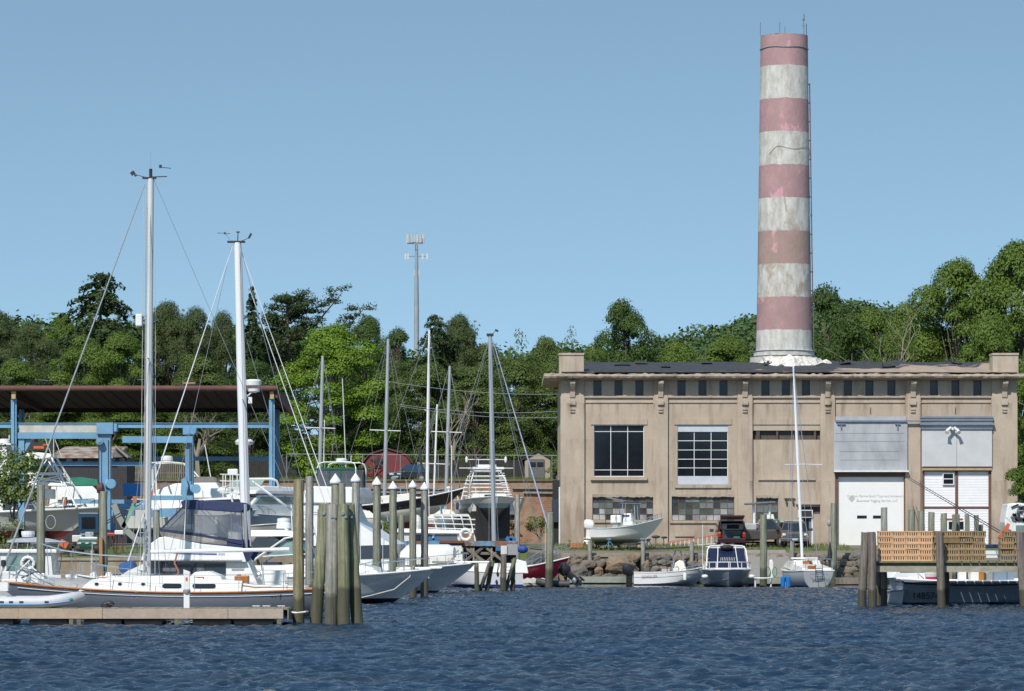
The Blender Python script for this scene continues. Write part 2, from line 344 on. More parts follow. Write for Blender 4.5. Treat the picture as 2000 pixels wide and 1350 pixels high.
for cx_ in((1095,1141),(1276,1304),(1440,1469),(1602,1630),(1768,1797),(1936,1986)):
 mb=MB(bt);d=.22;B(cx_[0]-.3,cx_[1]+.3,774,1090,d,.001,mb);B(cx_[0]+1,cx_[1]-1,742,774,d-.06,.001,mb)
 mb.build('pilaster',stucco,bt)
 c=(cx_[0]+cx_[1])/2
 mb=MB(bt);yb_=BD-d
 prof=[(yb_+.08,Z(778,BD)),(yb_-.08,Z(776,BD)),(yb_-.15,Z(765,BD)),(yb_-.45,Z(756,BD)),(yb_-.62,Z(750,BD)),(yb_-.62,Z(745,BD)),(yb_+.08,Z(745,BD))]
 v=[(X(c-5,BD),a,z)for a,z in prof]+[(X(c+5,BD),a,z)for a,z in prof];n_=len(prof)
 mb.add(v,[tuple(range(n_))[::-1],tuple(range(n_,2*n_))]+[(i,(i+1)%n_,(i+1)%n_+n_,i+n_)for i in range(n_)])
 mb.build('bracket',stucco,bt);mb=MB(bt);B(c-6,c+6,783,791,d+.16,d-.01,mb);mb.build('corbel_block',stucco,bt);mb=MB(bt);B(c-4.5,c+4.5,798,801,d+.1,d-.01,mb);mb.build('dentil',stucco,bt);mb=MB(bt);B(c-4.5,c+4.5,803,806,d+.1,d-.01,mb)
 mb.build('dentil',stucco,bt)
mb=MB(bt)
for a,b_ in((1141.5,1275.5),(1304.5,1439.5),(1469.5,1601.5),(1630.5,1767.5),(1797.5,1935.5)):
 B(a,b_,774,777,.14,.001,mb);B(a,b_,785,787,.08,.001,mb)
for a,b_ in((1154,1264),(1317,1429),(1463,1608)):B(a,b_,818,829.5,.07,.001,mb)
mb.build('moulding',stucco,bt)
mb=MB(bt);B(1153,1264,932,938,.2,.001,mb);B(1318,1427,948,953,.12,.001,mb);B(1150,1282,1017,1021,.12,.001,mb);B(1308,1438,1018,1022,.12,.001,mb)
B(1481,1592,935,938,.12,.001,mb);B(1318,1355,1044,1048,.1,.001,mb);B(1554,1604,983,985.5,.16,.001,mb);B(1474,1524,1031,1034,.12,.001,mb)
mb.build('sill',stucco,bt)
mb=MB(bt);x0,x1=X(1063,237.6),X(2018,237.6);N=130;rng2=np.random.default_rng(3)
ztop,zbot=Z(731,BD),Z(739.5,BD);rings=[]
for i in range(N+1):
 x=x0+(x1-x0)*i/N;jy=rng2.normal(0,.035);jz=rng2.normal(0,.03);jb=rng2.normal(0,.02)
 yf=BD-1.12+jy;rings.append([Vector((x,yf,zbot+jb+.02)),Vector((x,yf-.05,zbot+.12)),Vector((x,yf+rng2.uniform(0,.14),ztop-.03+jz)),Vector((x,BD+1.0,ztop+.10)),Vector((x,BD+1.0,zbot+.1)),Vector((x,BD-.62,zbot-.1))])
mb.loft(rings);mb.build('cornice',mat('crumbling_cornice',(.38,.31,.24),.95,c2=(.24,.19,.15),scale=3,bump=.8,bscale=8,dirt=.6,dcol=(.08,.07,.06)),bt)
mb=MB(bt);mb.bx(x0,bx0-.001,BD+1.001,BD+17,zbot+.1,ztop+.09);mb.build('eave',stucco,bt);mb=MB(bt);mb.bx(bx1+.001,x1,BD+1.001,BD+17,zbot+.1,ztop+.09);mb.build('eave',stucco,bt)
for a,b_,l_ in((1092,1140,None),(1938,1988,None)):
 mb=MB(bt);mb.bx(X(a,BD),X(b_,BD),BD-.25,BD+1.4,ztop-.05,Z(692,BD));mb.bx(X(a-.8,BD),X(b_+.8,BD),BD-.32,BD+1.46,Z(694,BD),Z(690,BD));mb.build('parapet_block',stucco,bt)
def roof_mat():
 m=mat('torn_tar_roofing',(.028,.028,.031),.75,c2=(.05,.05,.055),scale=2.2,bump=1,bscale=5)
 n=m.node_tree.nodes;l=m.node_tree.links;b=n['Principled BSDF'];src=b.inputs['Base Color'].links[0].from_socket
 g=n.new('ShaderNodeNewGeometry');mp_=n.new('ShaderNodeMapping');mp_.inputs['Scale'].default_value=(.22,.6,.6);l.new(g.outputs['Position'],mp_.inputs[0])
 nz=n.new('ShaderNodeTexNoise');nz.inputs['Scale'].default_value=1.6;nz.inputs['Detail'].default_value=9;nz.inputs['Roughness'].default_value=.7;l.new(mp_.outputs[0],nz.inputs[0])
 sx=n.new('ShaderNodeSeparateXYZ');l.new(g.outputs['Position'],sx.inputs[0])
 mx_=n.new('ShaderNodeMapRange');mx_.inputs['From Min'].default_value=18;mx_.inputs['From Max'].default_value=30;mx_.inputs['To Max'].default_value=.34;l.new(sx.outputs[0],mx_.inputs[0])
 my_=n.new('ShaderNodeMapRange');my_.inputs['From Min'].default_value=241;my_.inputs['From Max'].default_value=246;my_.inputs['To Min'].default_value=0.04;my_.inputs['To Max'].default_value=-.30;l.new(sx.outputs[1],my_.inputs[0])
 a=n.new('ShaderNodeMath');a.operation='ADD';l.new(mx_.outputs[0],a.inputs[0]);l.new(my_.outputs[0],a.inputs[1]);a2=n.new('ShaderNodeMath');a2.operation='ADD';l.new(a.outputs[0],a2.inputs[0]);l.new(nz.outputs[0],a2.inputs[1])
 rp=n.new('ShaderNodeValToRGB');rp.color_ramp.elements[0].position=.64;rp.color_ramp.elements[1].position=.67;l.new(a2.outputs[0],rp.inputs[0])
 mx=n.new('ShaderNodeMix');mx.data_type='RGBA';l.new(rp.outputs[0],mx.inputs['Factor']);l.new(src,mx.inputs['A']);mx.inputs['B'].default_value=(.33,.25,.19,1)
 l.new(mx.outputs['Result'],b.inputs['Base Color']);return m
rx=np.linspace(X(1096,BD),X(1985,BD),200);ry=np.concatenate([np.linspace(BD-.9,BD+9,46),[BD+12,BD+16.3]])
def rz_(x,y):
 t=np.clip((y-BD+.9)/9.9,0,1);zr=Z(708,BD+9)
 z=(ztop+.07)*(1-t)+zr*t;z=np.where(y>BD+9,zr-(y-BD-9)*.15,z)
 rough=lattice_noise(x*.9+50,y*1.3,11)*lattice_noise(x*.25+9,y*.4,12)
 bumpz=np.where((y>BD-.5)&(y<BD+8.9),np.clip(rough-.33,0,1)*.55,0)+.03*lattice_noise(x*3,y*3,13)
 return z+bumpz
XX,YY=np.meshgrid(rx,ry);ZZ=rz_(XX,YY);co=np.stack([XX-bt.location.x,YY-bt.location.y,ZZ-bt.location.z],-1).reshape(-1,3).astype(np.float32)
i_=np.arange(len(rx)*len(ry)).reshape(len(ry),len(rx));q=np.stack([i_[:-1,:-1],i_[:-1,1:],i_[1:,1:],i_[1:,:-1]],-1).reshape(-1,4)
o=raw_mesh('roof',co,q,roof_mat());o.parent=bt
mb=MB(bt);mb.bx(bx0+.1,bx1-.1,BD+16.4,BD+16.45,zt,Z(708,BD+9)-1.2);mb.build('rear_gable',stucco,bt)
tar=MC['torn_tar_roofing']
for px,py,wd in((1215,716,30),(1252,712,22),(1425,705,26),(1735,722,24),(1300,722,18),(1650,714,20),(1380,712,20),(1500,716,16),(1868,713,20)):
 mb=MB(bt);y=BD+(733-py)/26*9;ring=[]
 for k in range(9):
  x=X(px-wd/2+wd*k/8,y);zz=float(rz_(np.array([x]),np.array([y]))[0])
  ring.append([Vector((x,y-.5,zz+.03)),Vector((x,y,zz+.1+abs(random.gauss(0,.13)))),Vector((x,y+.6,zz+.02)),Vector((x,y,zz-.05))])
 mb.loft(ring);mb.build('roofing_flap',tar,bt)
winm=mat('white_window_frame',(.72,.73,.74),.45,c2=(.6,.62,.64),scale=2)
glassm=mat('window_glass',(.008,.010,.014),.05,c2=(.014,.017,.023),scale=.6,spec=.45)
rustf=mat('rusty_steel_frame',(.17,.085,.045),.8,c2=(.09,.06,.045),scale=5)
def window(name,x0,x1,y0,y1,xsplit,ysplit,fm,gm,d=-.16,t=1.2,lab=None,gcut=None):
 mb=MB(bt)
 for xx in xsplit:B(xx-t/2,xx+t/2,y0,y1,d+.05,d-.05,mb)
 for yy in ysplit:B(x0,x1,yy-t/2,yy+t/2,d+.052,d-.052,mb)
 B(x0-.3,x0+t,y0,y1,d+.055,d-.055,mb);B(x1-t,x1+.3,y0,y1,d+.055,d-.055,mb);B(x0,x1,y0-.3,y0+t,d+.058,d-.058,mb);B(x0,x1,y1-t,y1+.3,d+.058,d-.058,mb)
 f=mb.build(name,fm,bt,label=lab);g=MB(bt);B(x0,x1,gcut[0]if gcut else y0,gcut[1]if gcut else y1,d,d-.02,g);go=g.build('pane',gm,None);go.parent=f;go.location=(0,0,0)
 return f
window('window',1160,1258,830,931,(1193,1226),(843,918),winm,glassm,lab='tall window of three dark lights in slim white frames')
f=window('window',1323,1422,830,947,(1356,1389),(861,879,897,914),winm,glassm,lab='tall window with a white grid and pale panels above and below')
mb=MB(bt);B(1323,1422,831,843.5,-.06,-.15,mb);mb.build('infill_panel',mat('pale_blue_grey_panel',(.50,.53,.58),.5,c2=(.42,.45,.5),scale=2),bt);mb=MB(bt);B(1323,1422,930,946.5,-.05,-.15,mb);mb.build('infill_panel',mat('pale_blue_grey_panel',(.50,.53,.58),.5,c2=(.42,.45,.5),scale=2),bt)
oldglass=[mat('old_pane_dark',(.03,.035,.04),.12,c2=(.06,.07,.075),scale=.8,spec=.8),mat('old_pane_pale',(.19,.20,.21),.3,c2=(.08,.10,.09),scale=.7),mat('old_pane_green',(.08,.11,.08),.2,c2=(.05,.06,.06),scale=.9),mat('old_pane_white',(.45,.45,.45),.4,c2=(.16,.17,.18),scale=.9)]
def oldwin(x0,x1,y0,y1,nc,nr,seed):
 rr=random.Random(seed);f=window('factory_window',x0,x1,y0,y1,[x0+(x1-x0)*i/nc for i in range(1,nc)],[y0+(y1-y0)*i/nr for i in range(1,nr)],rustf,oldglass[0],t=.9)
 mb=MB(bt)
 for i in range(nc):
  for j in range(nr):
   k=rr.choice([0,0,0,1,1,2])if j<2 else rr.choice([0,1,1,3,2])if j<nr-1 else rr.choice([0,1,3,3,3])
   mb.cm=k;B(x0+(x1-x0)*i/nc+.4,x0+(x1-x0)*(i+1)/nc-.4,y0+(y1-y0)*j/nr+.4,y0+(y1-y0)*(j+1)/nr-.4,-.14,-.145,mb)
 g=mb.build('glazing',oldglass,None);g.parent=f;g.location=(0,0,0)
 mb=MB(bt);ring=[];n_=26
 for k in range(n_+1):
  x=X(x0+(x1-x0)*k/n_,BD);dz=rr.uniform(.01,.1);ring.append([Vector((x,BD-.03,Z(y0,BD)+.12)),Vector((x,BD-.05,Z(y0,BD)-dz)),Vector((x,BD+.12,Z(y0,BD)-dz*.6)),Vector((x,BD+.12,Z(y0,BD)+.12))])
 mb.loft(ring);mb.build('broken_lintel',concrete,bt)
oldwin(1157,1276,969,1016,9,4,1);oldwin(1312,1434,969,1017,9,4,2);oldwin(1477,1520,971,1030,3,4,3)
mb=MB(bt)
voidm=mat('clerestory_void',(.012,.014,.02),.2,c2=(.02,.024,.034),scale=2)
for c,_ in cl:
 mb=MB(bt);B(c-8,c+8,743,773,-.3,-.33,mb);mb.build('clerestory_window',voidm,bt)
mb=MB(bt);B(1470,1602,841,859,-.3,-.36,mb);B(1477,1484,841,859,-.05,-.29,mb);B(1516,1520,841,859,-.05,-.29,mb);B(1590,1594,841,859,-.05,-.29,mb);mb.build('boarded_slot',mat('dark_weathered_board',(.10,.085,.075),.9,c2=(.05,.045,.04),scale=3,streak=.2),bt)
mb=MB(bt);B(1558,1603,990,1004,-.3,-.34,mb);mb.build('transom_board',MC['dark_weathered_board'],bt)
dk=mat('grey_blue_door',(.17,.19,.23),.6)
mb=MB(bt);B(1561,1586,1008,1078,-.12,-.2,mb);d_=mb.build('door',dk,bt)
mb=MB(bt);B(1570,1580,1014,1040,-.10,-.118,mb);q=mb.build('door_glass',darkglass,None);q.parent=d_;q.location=(0,0,0)
mb=MB(bt);B(1559.5,1562,1008,1080,.03,-.1,mb);B(1585,1588,1008,1080,.03,-.1,mb);mb.build('door_frame',winm,bt)
mb=MB(bt);B(1558,1587,996,1011,.14,.10,mb);sg=mb.build('notice_board',winm,bt);mb=MB(bt);B(1559.5,1585.5,997.5,1009.5,.155,.142,mb);q=mb.build('board_face',blk,None);q.parent=sg;q.location=(0,0,0)
mb=MB(bt);B(1532,1553,973,976,.1,.0,mb);mb.tube([(X(1536,BD),BD-.12,Z(979,BD)),(X(1536,BD),BD-.12,Z(984.5,BD))],.07,8);mb.tube([(X(1549,BD),BD-.12,Z(979,BD)),(X(1549,BD),BD-.12,Z(984.5,BD))],.07,8)
mb.build('wall_lamp',MC['dark_weathered_board'],bt)
galv=mat('galvanised_sheet',(.41,.42,.44),.55,.05,c2=(.31,.32,.34),scale=1.6,streak=.3,dirt=.55,dcol=(.16,.165,.18))
galv2=mat('pale_grey_sheet',(.50,.51,.52),.6,c2=(.44,.45,.46),scale=1.2,dirt=.15,dcol=(.35,.35,.36))
darks=mat('blue_grey_rail',(.18,.22,.28),.5,c2=(.12,.15,.2),scale=3)
brownf=mat('brown_door_frame',(.15,.075,.05),.8,c2=(.10,.055,.04),scale=4)
mb=MB(bt);B(1627,1771,824,919,.42,.24,mb);B(1631,1768,814,823.5,.38,.24,mb);pn=mb.build('metal_panel',galv,bt,label='streaky galvanised panel over the white lifting door')
mb=MB(bt)
for yy,a,b_ in((846.5,1630,1766),(862.5,1630,1766),(882,1640,1755),(898.5,1640,1755)):B(a,b_,yy,yy+.7,.428,.415,mb)
q=mb.build('seam',darks,None);q.parent=pn;q.location=(0,0,0)
mb=MB(bt);B(1631,1796,821.5,824.5,.56,.43,mb);B(1634,1650,828,830,.54,.425,mb);B(1747,1757,828,830,.54,.425,mb);mb.tube([(X(1642,BD),BD-.48,Z(830,BD)),(X(1642,BD),BD-.48,Z(839,BD))],.05);mb.tube([(X(1752,BD),BD-.48,Z(830,BD)),(X(1752,BD),BD-.48,Z(839,BD))],.05);mb.build('sliding_rail',darks,bt)
mb=MB(bt);B(1627.5,1773,919.2,922.2,.60,.24,mb);mb.build('drip_rail',winm,bt)
mb=MB(bt);B(1630.5,1636.5,922.5,1090,.16,-.2,mb);B(1765.5,1771,922.5,1090,.16,-.2,mb);B(1636.6,1765.4,923,931,.12,-.2,mb);mb.build('door_surround',brownf,bt)
whited=mat('white_lifting_door',(.74,.74,.73),.5,c2=(.70,.70,.69),scale=1.0,dirt=.12,dcol=(.5,.48,.44))
mb=MB(bt);B(1637,1765.3,931.5,1074,-.02,-.1,mb);gd=mb.build('lifting_door',whited,bt);
mb=MB(bt)
for yy in(960,989,1018,1047):B(1637.5,1765,yy,yy+.25,-.017,-.03,mb)
mb=MB(bt);B(1674,1693,1007,1013,-.01,-.03,mb);q=mb.build('vision_pane',darkglass,None);q.parent=gd;q.location=(0,0,0)
mb=MB(bt);B(1705,1724,1007,1013,-.01,-.03,mb);q=mb.build('vision_pane',darkglass,None);q.parent=gd;q.location=(0,0,0)
letg=mat('faded_grey_lettering',(.50,.50,.52),.7)
bl=bt.location
text('Custom Marine Sport Tops and Accessories',.225,letg,gd,(X(1712,BD)-bl.x,.005,Z(971,BD)-bl.z),sx=.98,ext=.003)
text('Bluewater Rigging Service, LLC',.225,letg,gd,(X(1713,BD)-bl.x,.005,Z(980,BD)-bl.z),sx=.98,ext=.003)
mb=MB(bt)
for k in range(-4,5):
 hw=(5-abs(k))*1.35;B(1663.5-hw,1663.5+hw,973.5+k*1.5,973.5+k*1.5+.8,-.005,-.019,mb)
q=mb.build('diamond_emblem',letg,None);q.parent=gd;q.location=(0,0,0)
mb=MB(bt);B(1674,1680,979,979.6,-.005,-.019,mb);q=mb.build('printed_rule',letg,None);q.parent=gd;q.location=(0,0,0)
mb=MB(bt);B(1630,1775,1074.3,1090,.5,-.2,mb);mb.build('threshold',concrete,bt)
mb=MB(bt);B(1799,1867,839,911.5,.40,.24,mb);B(1867.6,1936,839,911.5,.395,.24,mb);mb.build('metal_panel',galv2,bt,label='pale grey twin panels over the clapboard doors')
mb=MB(bt);B(1796,1938,814,817,.5,.24,mb);B(1796,1938,820,822.5,.56,.24,mb);B(1795,1940,827,831,.60,.24,mb);B(1797,1937,836,839,.5,.24,mb);mb.build('sliding_rail',darks,bt)
mb=MB(bt);B(1797,1937,817.3,819.8,.42,.24,mb);B(1797,1937,822.8,826.8,.45,.24,mb);B(1797,1937,831.3,835.8,.44,.24,mb);mb.build('rail_cover',galv,bt)
mb=MB(bt);B(1800,1936,913,919,.3,.24,mb);mb.build('timber_header',mat('raw_timber',(.42,.29,.18),.8,c2=(.33,.22,.13),scale=3),bt)
mb=MB(bt);B(1801,1805,920,1090,.05,-.2,mb);B(1931,1937,920,1090,.05,-.2,mb);B(1866,1871,920,1090,.02,-.2,mb);B(1805,1931,989.5,993,.01,-.2,mb);mb.build('door_surround',brownf,bt)
clap=mat('white_clapboard',(.74,.75,.77),.55,c2=(.68,.69,.71),scale=2)
for a,b_,c,d in((1805.3,1865.7,921,989.2),(1871.3,1930.7,921,989.2),(1805.3,1865.7,993.3,1080),(1871.3,1930.7,993.3,1080)):
 mb=MB(bt);yy=c
 while yy<d:
  z1=Z(yy,BD);z0=Z(min(yy+3.1,d),BD);xa,xb_=X(a,BD),X(b_,BD)
  mb.add([(xa,BD+.06,z1),(xb_,BD+.06,z1),(xb_,BD+.03,z0),(xa,BD+.03,z0),(xa,BD+.1,z1),(xb_,BD+.1,z1),(xb_,BD+.1,z0),(xa,BD+.1,z0)],[(0,3,2,1),(4,5,6,7),(0,4,7,3),(1,2,6,5),(3,7,6,2),(0,1,5,4)]);yy+=3.1
 mb.build('clapboard_door',clap,bt)
window('small_window',1841,1863,924,947,(),(935.5,),winm,glassm,d=.05,t=1.6)
mb=MB(bt);c=P(1860,838,BD-.75);mb.bx(c.x-.12,c.x+.12,c.y,BD-.45,c.z-.08,c.z+.1);mb.tube([c+Vector((-.1,-.1,.1)),c+Vector((-.35,-.15,-.1)),c+Vector((-.4,-.35,-.25))],[.09,.1,.14],8);mb.tube([c+Vector((.1,-.1,.1)),c+Vector((.35,-.15,-.1)),c+Vector((.4,-.35,-.25))],[.09,.1,.14],8);mb.build('security_light',winm,bt)
mb=MB(bt)
for a in(1700,1866):mb.bar((X(a,BD),BD-.04,Z(796,BD)),(X(a,BD),BD-.04,Z(808,BD)),.05,.05)
mb.build('rusty_hook',rustf,bt)
mb=MB(bt);mb.tube([(X(1093,BD),BD-.1,2.2),(X(1093,BD),BD-.1,6.2)],.06,8);mb.build('downpipe',winm,bt)
#  chimney
CD=250.0;cxm=X(1531.5,CD)
def chim_mat():
 m=bpy.data.materials.new('peeling_banded_paint');m.use_nodes=True;n=m.node_tree.nodes;l=m.node_tree.links
 b=n['Principled BSDF'];b.inputs['Roughness'].default_value=.9;g=n.new('ShaderNodeNewGeometry');sx=n.new('ShaderNodeSeparateXYZ');l.new(g.outputs['Position'],sx.inputs[0])
 def noise(sc_,st,det=9,rg=.68,dist=0):
  mp_=n.new('ShaderNodeMapping');mp_.inputs['Scale'].default_value=(1,1,st);l.new(g.outputs['Position'],mp_.inputs[0])
  q=n.new('ShaderNodeTexNoise');q.inputs['Scale'].default_value=sc_;q.inputs['Detail'].default_value=det;q.inputs['Roughness'].default_value=rg;q.inputs['Distortion'].default_value=dist
  l.new(mp_.outputs[0],q.inputs[0]);return q.outputs[0]
 def M(op,a,c,d=None):
  q=n.new('ShaderNodeMath');q.operation=op
  for i,v_ in enumerate((a,c,d)):
   if v_ is None:continue
   if isinstance(v_,(int,float)):q.inputs[i].default_value=v_
   else:l.new(v_,q.inputs[i])
  return q.outputs[0]
 def ramp(src,pts):
  r=n.new('ShaderNodeValToRGB');e=r.color_ramp.elements
  while len(e)<len(pts):e.new(.5)
  for q,(p_,c_)in zip(e,pts):q.position=p_;q.color=(*c_,1)if isinstance(c_,tuple)else(c_,c_,c_,1)
  l.new(src,r.inputs[0]);return r.outputs[0]
 def mix(f,a,c):
  x=n.new('ShaderNodeMix');x.data_type='RGBA';l.new(f,x.inputs['Factor'])
  for s_,v_ in(('A',a),('B',c)):
   if isinstance(v_,tuple):x.inputs[s_].default_value=(*v_,1)
   else:l.new(v_,x.inputs[s_])
  return x.outputs['Result']
 zb_,zt_=Z(1036,CD),Z(68,CD)
 hgt=M('DIVIDE',M('SUBTRACT',sx.outputs[2],zb_),zt_-zb_)
 wob=M('MULTIPLY',M('SUBTRACT',noise(2.5,1),.5),.007);hgt2=M('ADD',hgt,wob)
 rows=[649,584,520,457,392,327,262,198,134]
 f=lambda r:(1036-r)/968
 r=n.new('ShaderNodeValToRGB');r.color_ramp.interpolation='CONSTANT';e=r.color_ramp.elements
 e[0].position=0;e[0].color=(0,0,0,1);e[1].position=f(649);e[1].color=(1,1,1,1)
 for k,rw in enumerate(rows[1:]):q=e.new(f(rw));q.color=(0,0,0,1)if k%2==0 else(1,1,1,1)
 l.new(hgt2,r.inputs[0]);band=r.outputs[0]
 bare=ramp(noise(1.3,.9),[(.3,(.34,.265,.20)),(.7,(.25,.19,.145))])
 pink=ramp(noise(.9,.7),[(.3,(.44,.26,.275)),(.5,(.355,.215,.22)),(.72,(.29,.195,.18))])
 white=ramp(noise(2.0,.35),[(.35,(.60,.59,.56)),(.5,(.50,.485,.45)),(.68,(.36,.335,.30))])
 wear=ramp(hgt,[(.36,.0),(.42,.0),(.47,.09),(.53,.10),(.54,.17),(.595,.17),(.61,.08),(.68,.0)])
 pe=noise(1.1,.8,10,.72,.6)
 wear_p=ramp(M('ADD',pe,M('MULTIPLY',wear,1.3)),[(.60,0.0),(.70,1.0)]);wear_w=ramp(M('ADD',noise(1.5,.5,10,.72,.5),M('MULTIPLY',wear,1.0)),[(.56,0.0),(.68,1.0)])
 pk=mix(M('MULTIPLY',wear_p,.7),pink,bare);wt=mix(M('MULTIPLY',wear_w,.7),white,bare)
 fresh=ramp(noise(.55,.8,5,.5,.3),[(.63,0.0),(.65,1.0)]);pk=mix(M('MULTIPLY',fresh,.8),pk,(.58,.30,.34))
 c_=mix(band,wt,pk)
 drip=ramp(noise(2.6,.09,6,.6),[(.5,0.0),(.7,1.0)]);c_=mix(M('MULTIPLY',drip,.35),c_,(.27,.235,.20))
 crk=ramp(noise(.8,1.8,3,.5,1.5),[(.495,0.0),(.5,1.0),(.505,0.0)]);c_=mix(M('MULTIPLY',crk,.35),c_,(.10,.08,.07))
 l.new(c_,b.inputs['Base Color']);bp=n.new('ShaderNodeBump');bp.inputs['Strength'].default_value=.6;bp.inputs['Distance'].default_value=.05
 l.new(noise(5,.6),bp.inputs['Height']);l.new(bp.outputs[0],b.inputs['Normal']);return m
ct=T('factory_chimney','tall round chimney banded in faded pink and peeling white above the black roof','chimney',(cxm,CD,12))
mb=MB(ct);prof=[]
for k in range(41):
 t_=k/40;py=697+(71.5-697)*t_;px_w=110+(92-110)*t_**.85;prof.append((px_w/2/FP*CD,Z(py,CD)))
rings=[[Vector((cxm+r_*math.cos(2*math.pi*k/56),CD+r_*math.sin(2*math.pi*k/56),z_+(random.gauss(0,.03)if j_==40 else 0)))for k in range(56)]for j_,(r_,z_)in enumerate(prof)]
mb.loft(rings,caps=False);r_,z_=prof[-1]
mb.loft([[Vector((cxm+q_*math.cos(2*math.pi*k/56),CD+q_*math.sin(2*math.pi*k/56),zz))for k in range(56)]for q_,zz in((r_,z_),(r_-.25,z_-.02),(r_-.25,z_-4))],caps=False)
mb.build('stack',chim_mat(),ct,smooth=True)
whitec=mat('flaking_white_collar',(.55,.54,.51),.9,c2=(.33,.32,.30),scale=2.5,bump=.5)
mb=MB(ct);rr_=prof[0][0]
mb.lathe((cxm,CD,0),[(rr_+.02,Z(697,CD)),(rr_+.16,Z(696,CD)),(rr_+.16,Z(686,CD)),(rr_+.02,Z(685,CD))],48)
mb.lathe((cxm,CD,0),[(rr_+.1,Z(720,CD)),(rr_+.45,Z(716,CD)),(rr_+.42,Z(699,CD)),(rr_-.1,Z(697.2,CD))],48);mb.build('collar',whitec,ct,smooth=True)
mb=MB(ct);n_=46;rings=[]
for j in range(9):
 t_=j/8;ring=[]
 for k in range(n_):
  a=2*math.pi*k/n_;rad=rr_+.1+t_*(.25+.35*math.sin(a*3+1)+.3*math.sin(a*7)+.15*math.sin(a*11));x=cxm+.2+rad*.95*math.cos(a);y=CD-2.4+rad*.75*math.sin(a)-t_*.8
  z=Z(699,CD)*(1-t_)+(float(rz_(np.array([x]),np.array([y]))[0])+.06)*t_ if False else max(float(rz_(np.array([x]),np.array([y]))[0])+.05,Z(701,CD)-t_*.9)
  ring.append(Vector((x,y,z-.1+abs(random.gauss(0,.09)))))
 rings.append(ring)
mb.loft(rings,caps=False);mb.build('tarpaulin',mat('white_tarpaulin',(.68,.65,.60),.8,c2=(.40,.37,.32),scale=6,lo=.45,hi=.62),ct)
mb=MB(ct)
for(dx,h0,h1,yy)in((-46,66,44,2.),(-8,66,43,0),(2,66,52,-1.2),(44,66,46,.6)):mb.tube([P(1531+dx,h0+4,CD+yy*.5),P(1531+dx,h1,CD+yy*.5)],.025,4)
mb.tube([P(1570,70,CD-.3),P(1570,28,CD-.3)],.04,5);mb.bar(P(1564.5,50.5,CD-.3),P(1574,50.5,CD-.3),.03,.03);mb.bar(P(1565.5,39,CD-.3),P(1574,39,CD-.3),.03,.03);mb.tube([P(1569.5,39,CD-.3),P(1572,27,CD-.3)],[.1,.01],5)
mb.build('lightning_rod',darks,ct)
mb=MB(ct);rgg=lambda py:(92+(110-92)*(py-69)/628)/2/FP*CD
for py,pyb in((97,97),):
 mb.tube([Vector((cxm+(rgg(py)+.03)*math.cos(a),CD+(rgg(py)+.03)*math.sin(a),Z(py,CD)+.03*math.sin(a*5)))for a in[2*math.pi*k/32 for k in range(32)]],.035,4,closed=True)
mb.tube([Vector((cxm+(rgg(690)+.2)*math.cos(a),CD+(rgg(690)+.2)*math.sin(a),Z(687,CD)))for a in[2*math.pi*k/32 for k in range(32)]],.03,4,closed=True)
mb.build('steel_band',darks,ct)
mb=MB(ct);pts=[]
for k in range(14):
 a=-math.pi*.72+k/13*math.pi*.7;rw=293-3*math.sin(k*.8)+(12-k*6 if k<2 else 0);pts.append(Vector((cxm+(rgg(rw)+.02)*math.cos(a),CD+(rgg(rw)+.02)*math.sin(a),Z(rw,CD))))
pts.append(P(1581,305,CD));mb.tube(pts,.012,4);mb.build('loose_cable',rustf,ct)
mb=MB(ct)
for k in range(44):
 py=165+k*(690-165)/43;xx=cxm+rgg(py)+.09;
 mb.bar((xx-.02,CD-.22,Z(py,CD)),(xx-.02,CD+.22,Z(py,CD)),.025,.025)
 if k%3==0:mb.bar((cxm+rgg(py)-.02,CD,Z(py,CD)),(xx+.05,CD,Z(py,CD)),.07,.07)
for dy in(-.2,.2):mb.tube([(cxm+rgg(165)+.09,CD+dy,Z(163,CD)),(cxm+rgg(690)+.09,CD+dy,Z(692,CD))],.022,4)
mb.build('ladder',mat('rusty_ladder',(.16,.09,.09),.7,c2=(.3,.2,.2),scale=1),ct)
#  trees
def leaf_mat(name,c1,c2,trans=.14):
 m=bpy.data.materials.new(name);m.use_nodes=True;n=m.node_tree.nodes;l=m.node_tree.links
 b=n['Principled BSDF'];b.inputs['Roughness'].default_value=.6;b.inputs['Specular IOR Level'].default_value=.25
 g=n.new('ShaderNodeNewGeometry');rp=n.new('ShaderNodeValToRGB');rp.color_ramp.elements[0].color=(*c1,1);rp.color_ramp.elements[1].color=(*c2,1)
 t=n.new('ShaderNodeTexCoord');nz=n.new('ShaderNodeTexNoise');nz.inputs['Scale'].default_value=.5;nz.inputs['Detail'].default_value=3;l.new(t.outputs['Object'],nz.inputs[0])
 a=n.new('ShaderNodeMath');a.operation='MULTIPLY_ADD';a.inputs[1].default_value=.5;l.new(g.outputs['Random Per Island'],a.inputs[0])
 mr=n.new('ShaderNodeMapRange');mr.inputs['From Min'].default_value=.35;mr.inputs['From Max'].default_value=.65;mr.inputs['To Max'].default_value=.5;l.new(nz.outputs[0],mr.inputs[0])
 l.new(mr.outputs[0],a.inputs[2]);l.new(a.outputs[0],rp.inputs[0]);l.new(rp.outputs[0],b.inputs['Base Color'])
 tl=n.new('ShaderNodeBsdfTranslucent');mx=n.new('ShaderNodeMixShader');mx.inputs[0].default_value=trans
 mu=n.new('ShaderNodeMix');mu.data_type='RGBA';mu.blend_type='MULTIPLY';mu.inputs['Factor'].default_value=1;l.new(rp.outputs[0],mu.inputs['A']);mu.inputs['B'].default_value=(1.3,1.5,.5,1)
 l.new(mu.outputs['Result'],tl.inputs[0]);l.new(b.outputs[0],mx.inputs[1]);l.new(tl.outputs[0],mx.inputs[2]);l.new(mx.outputs[0],n['Material Output'].inputs[0]);return m
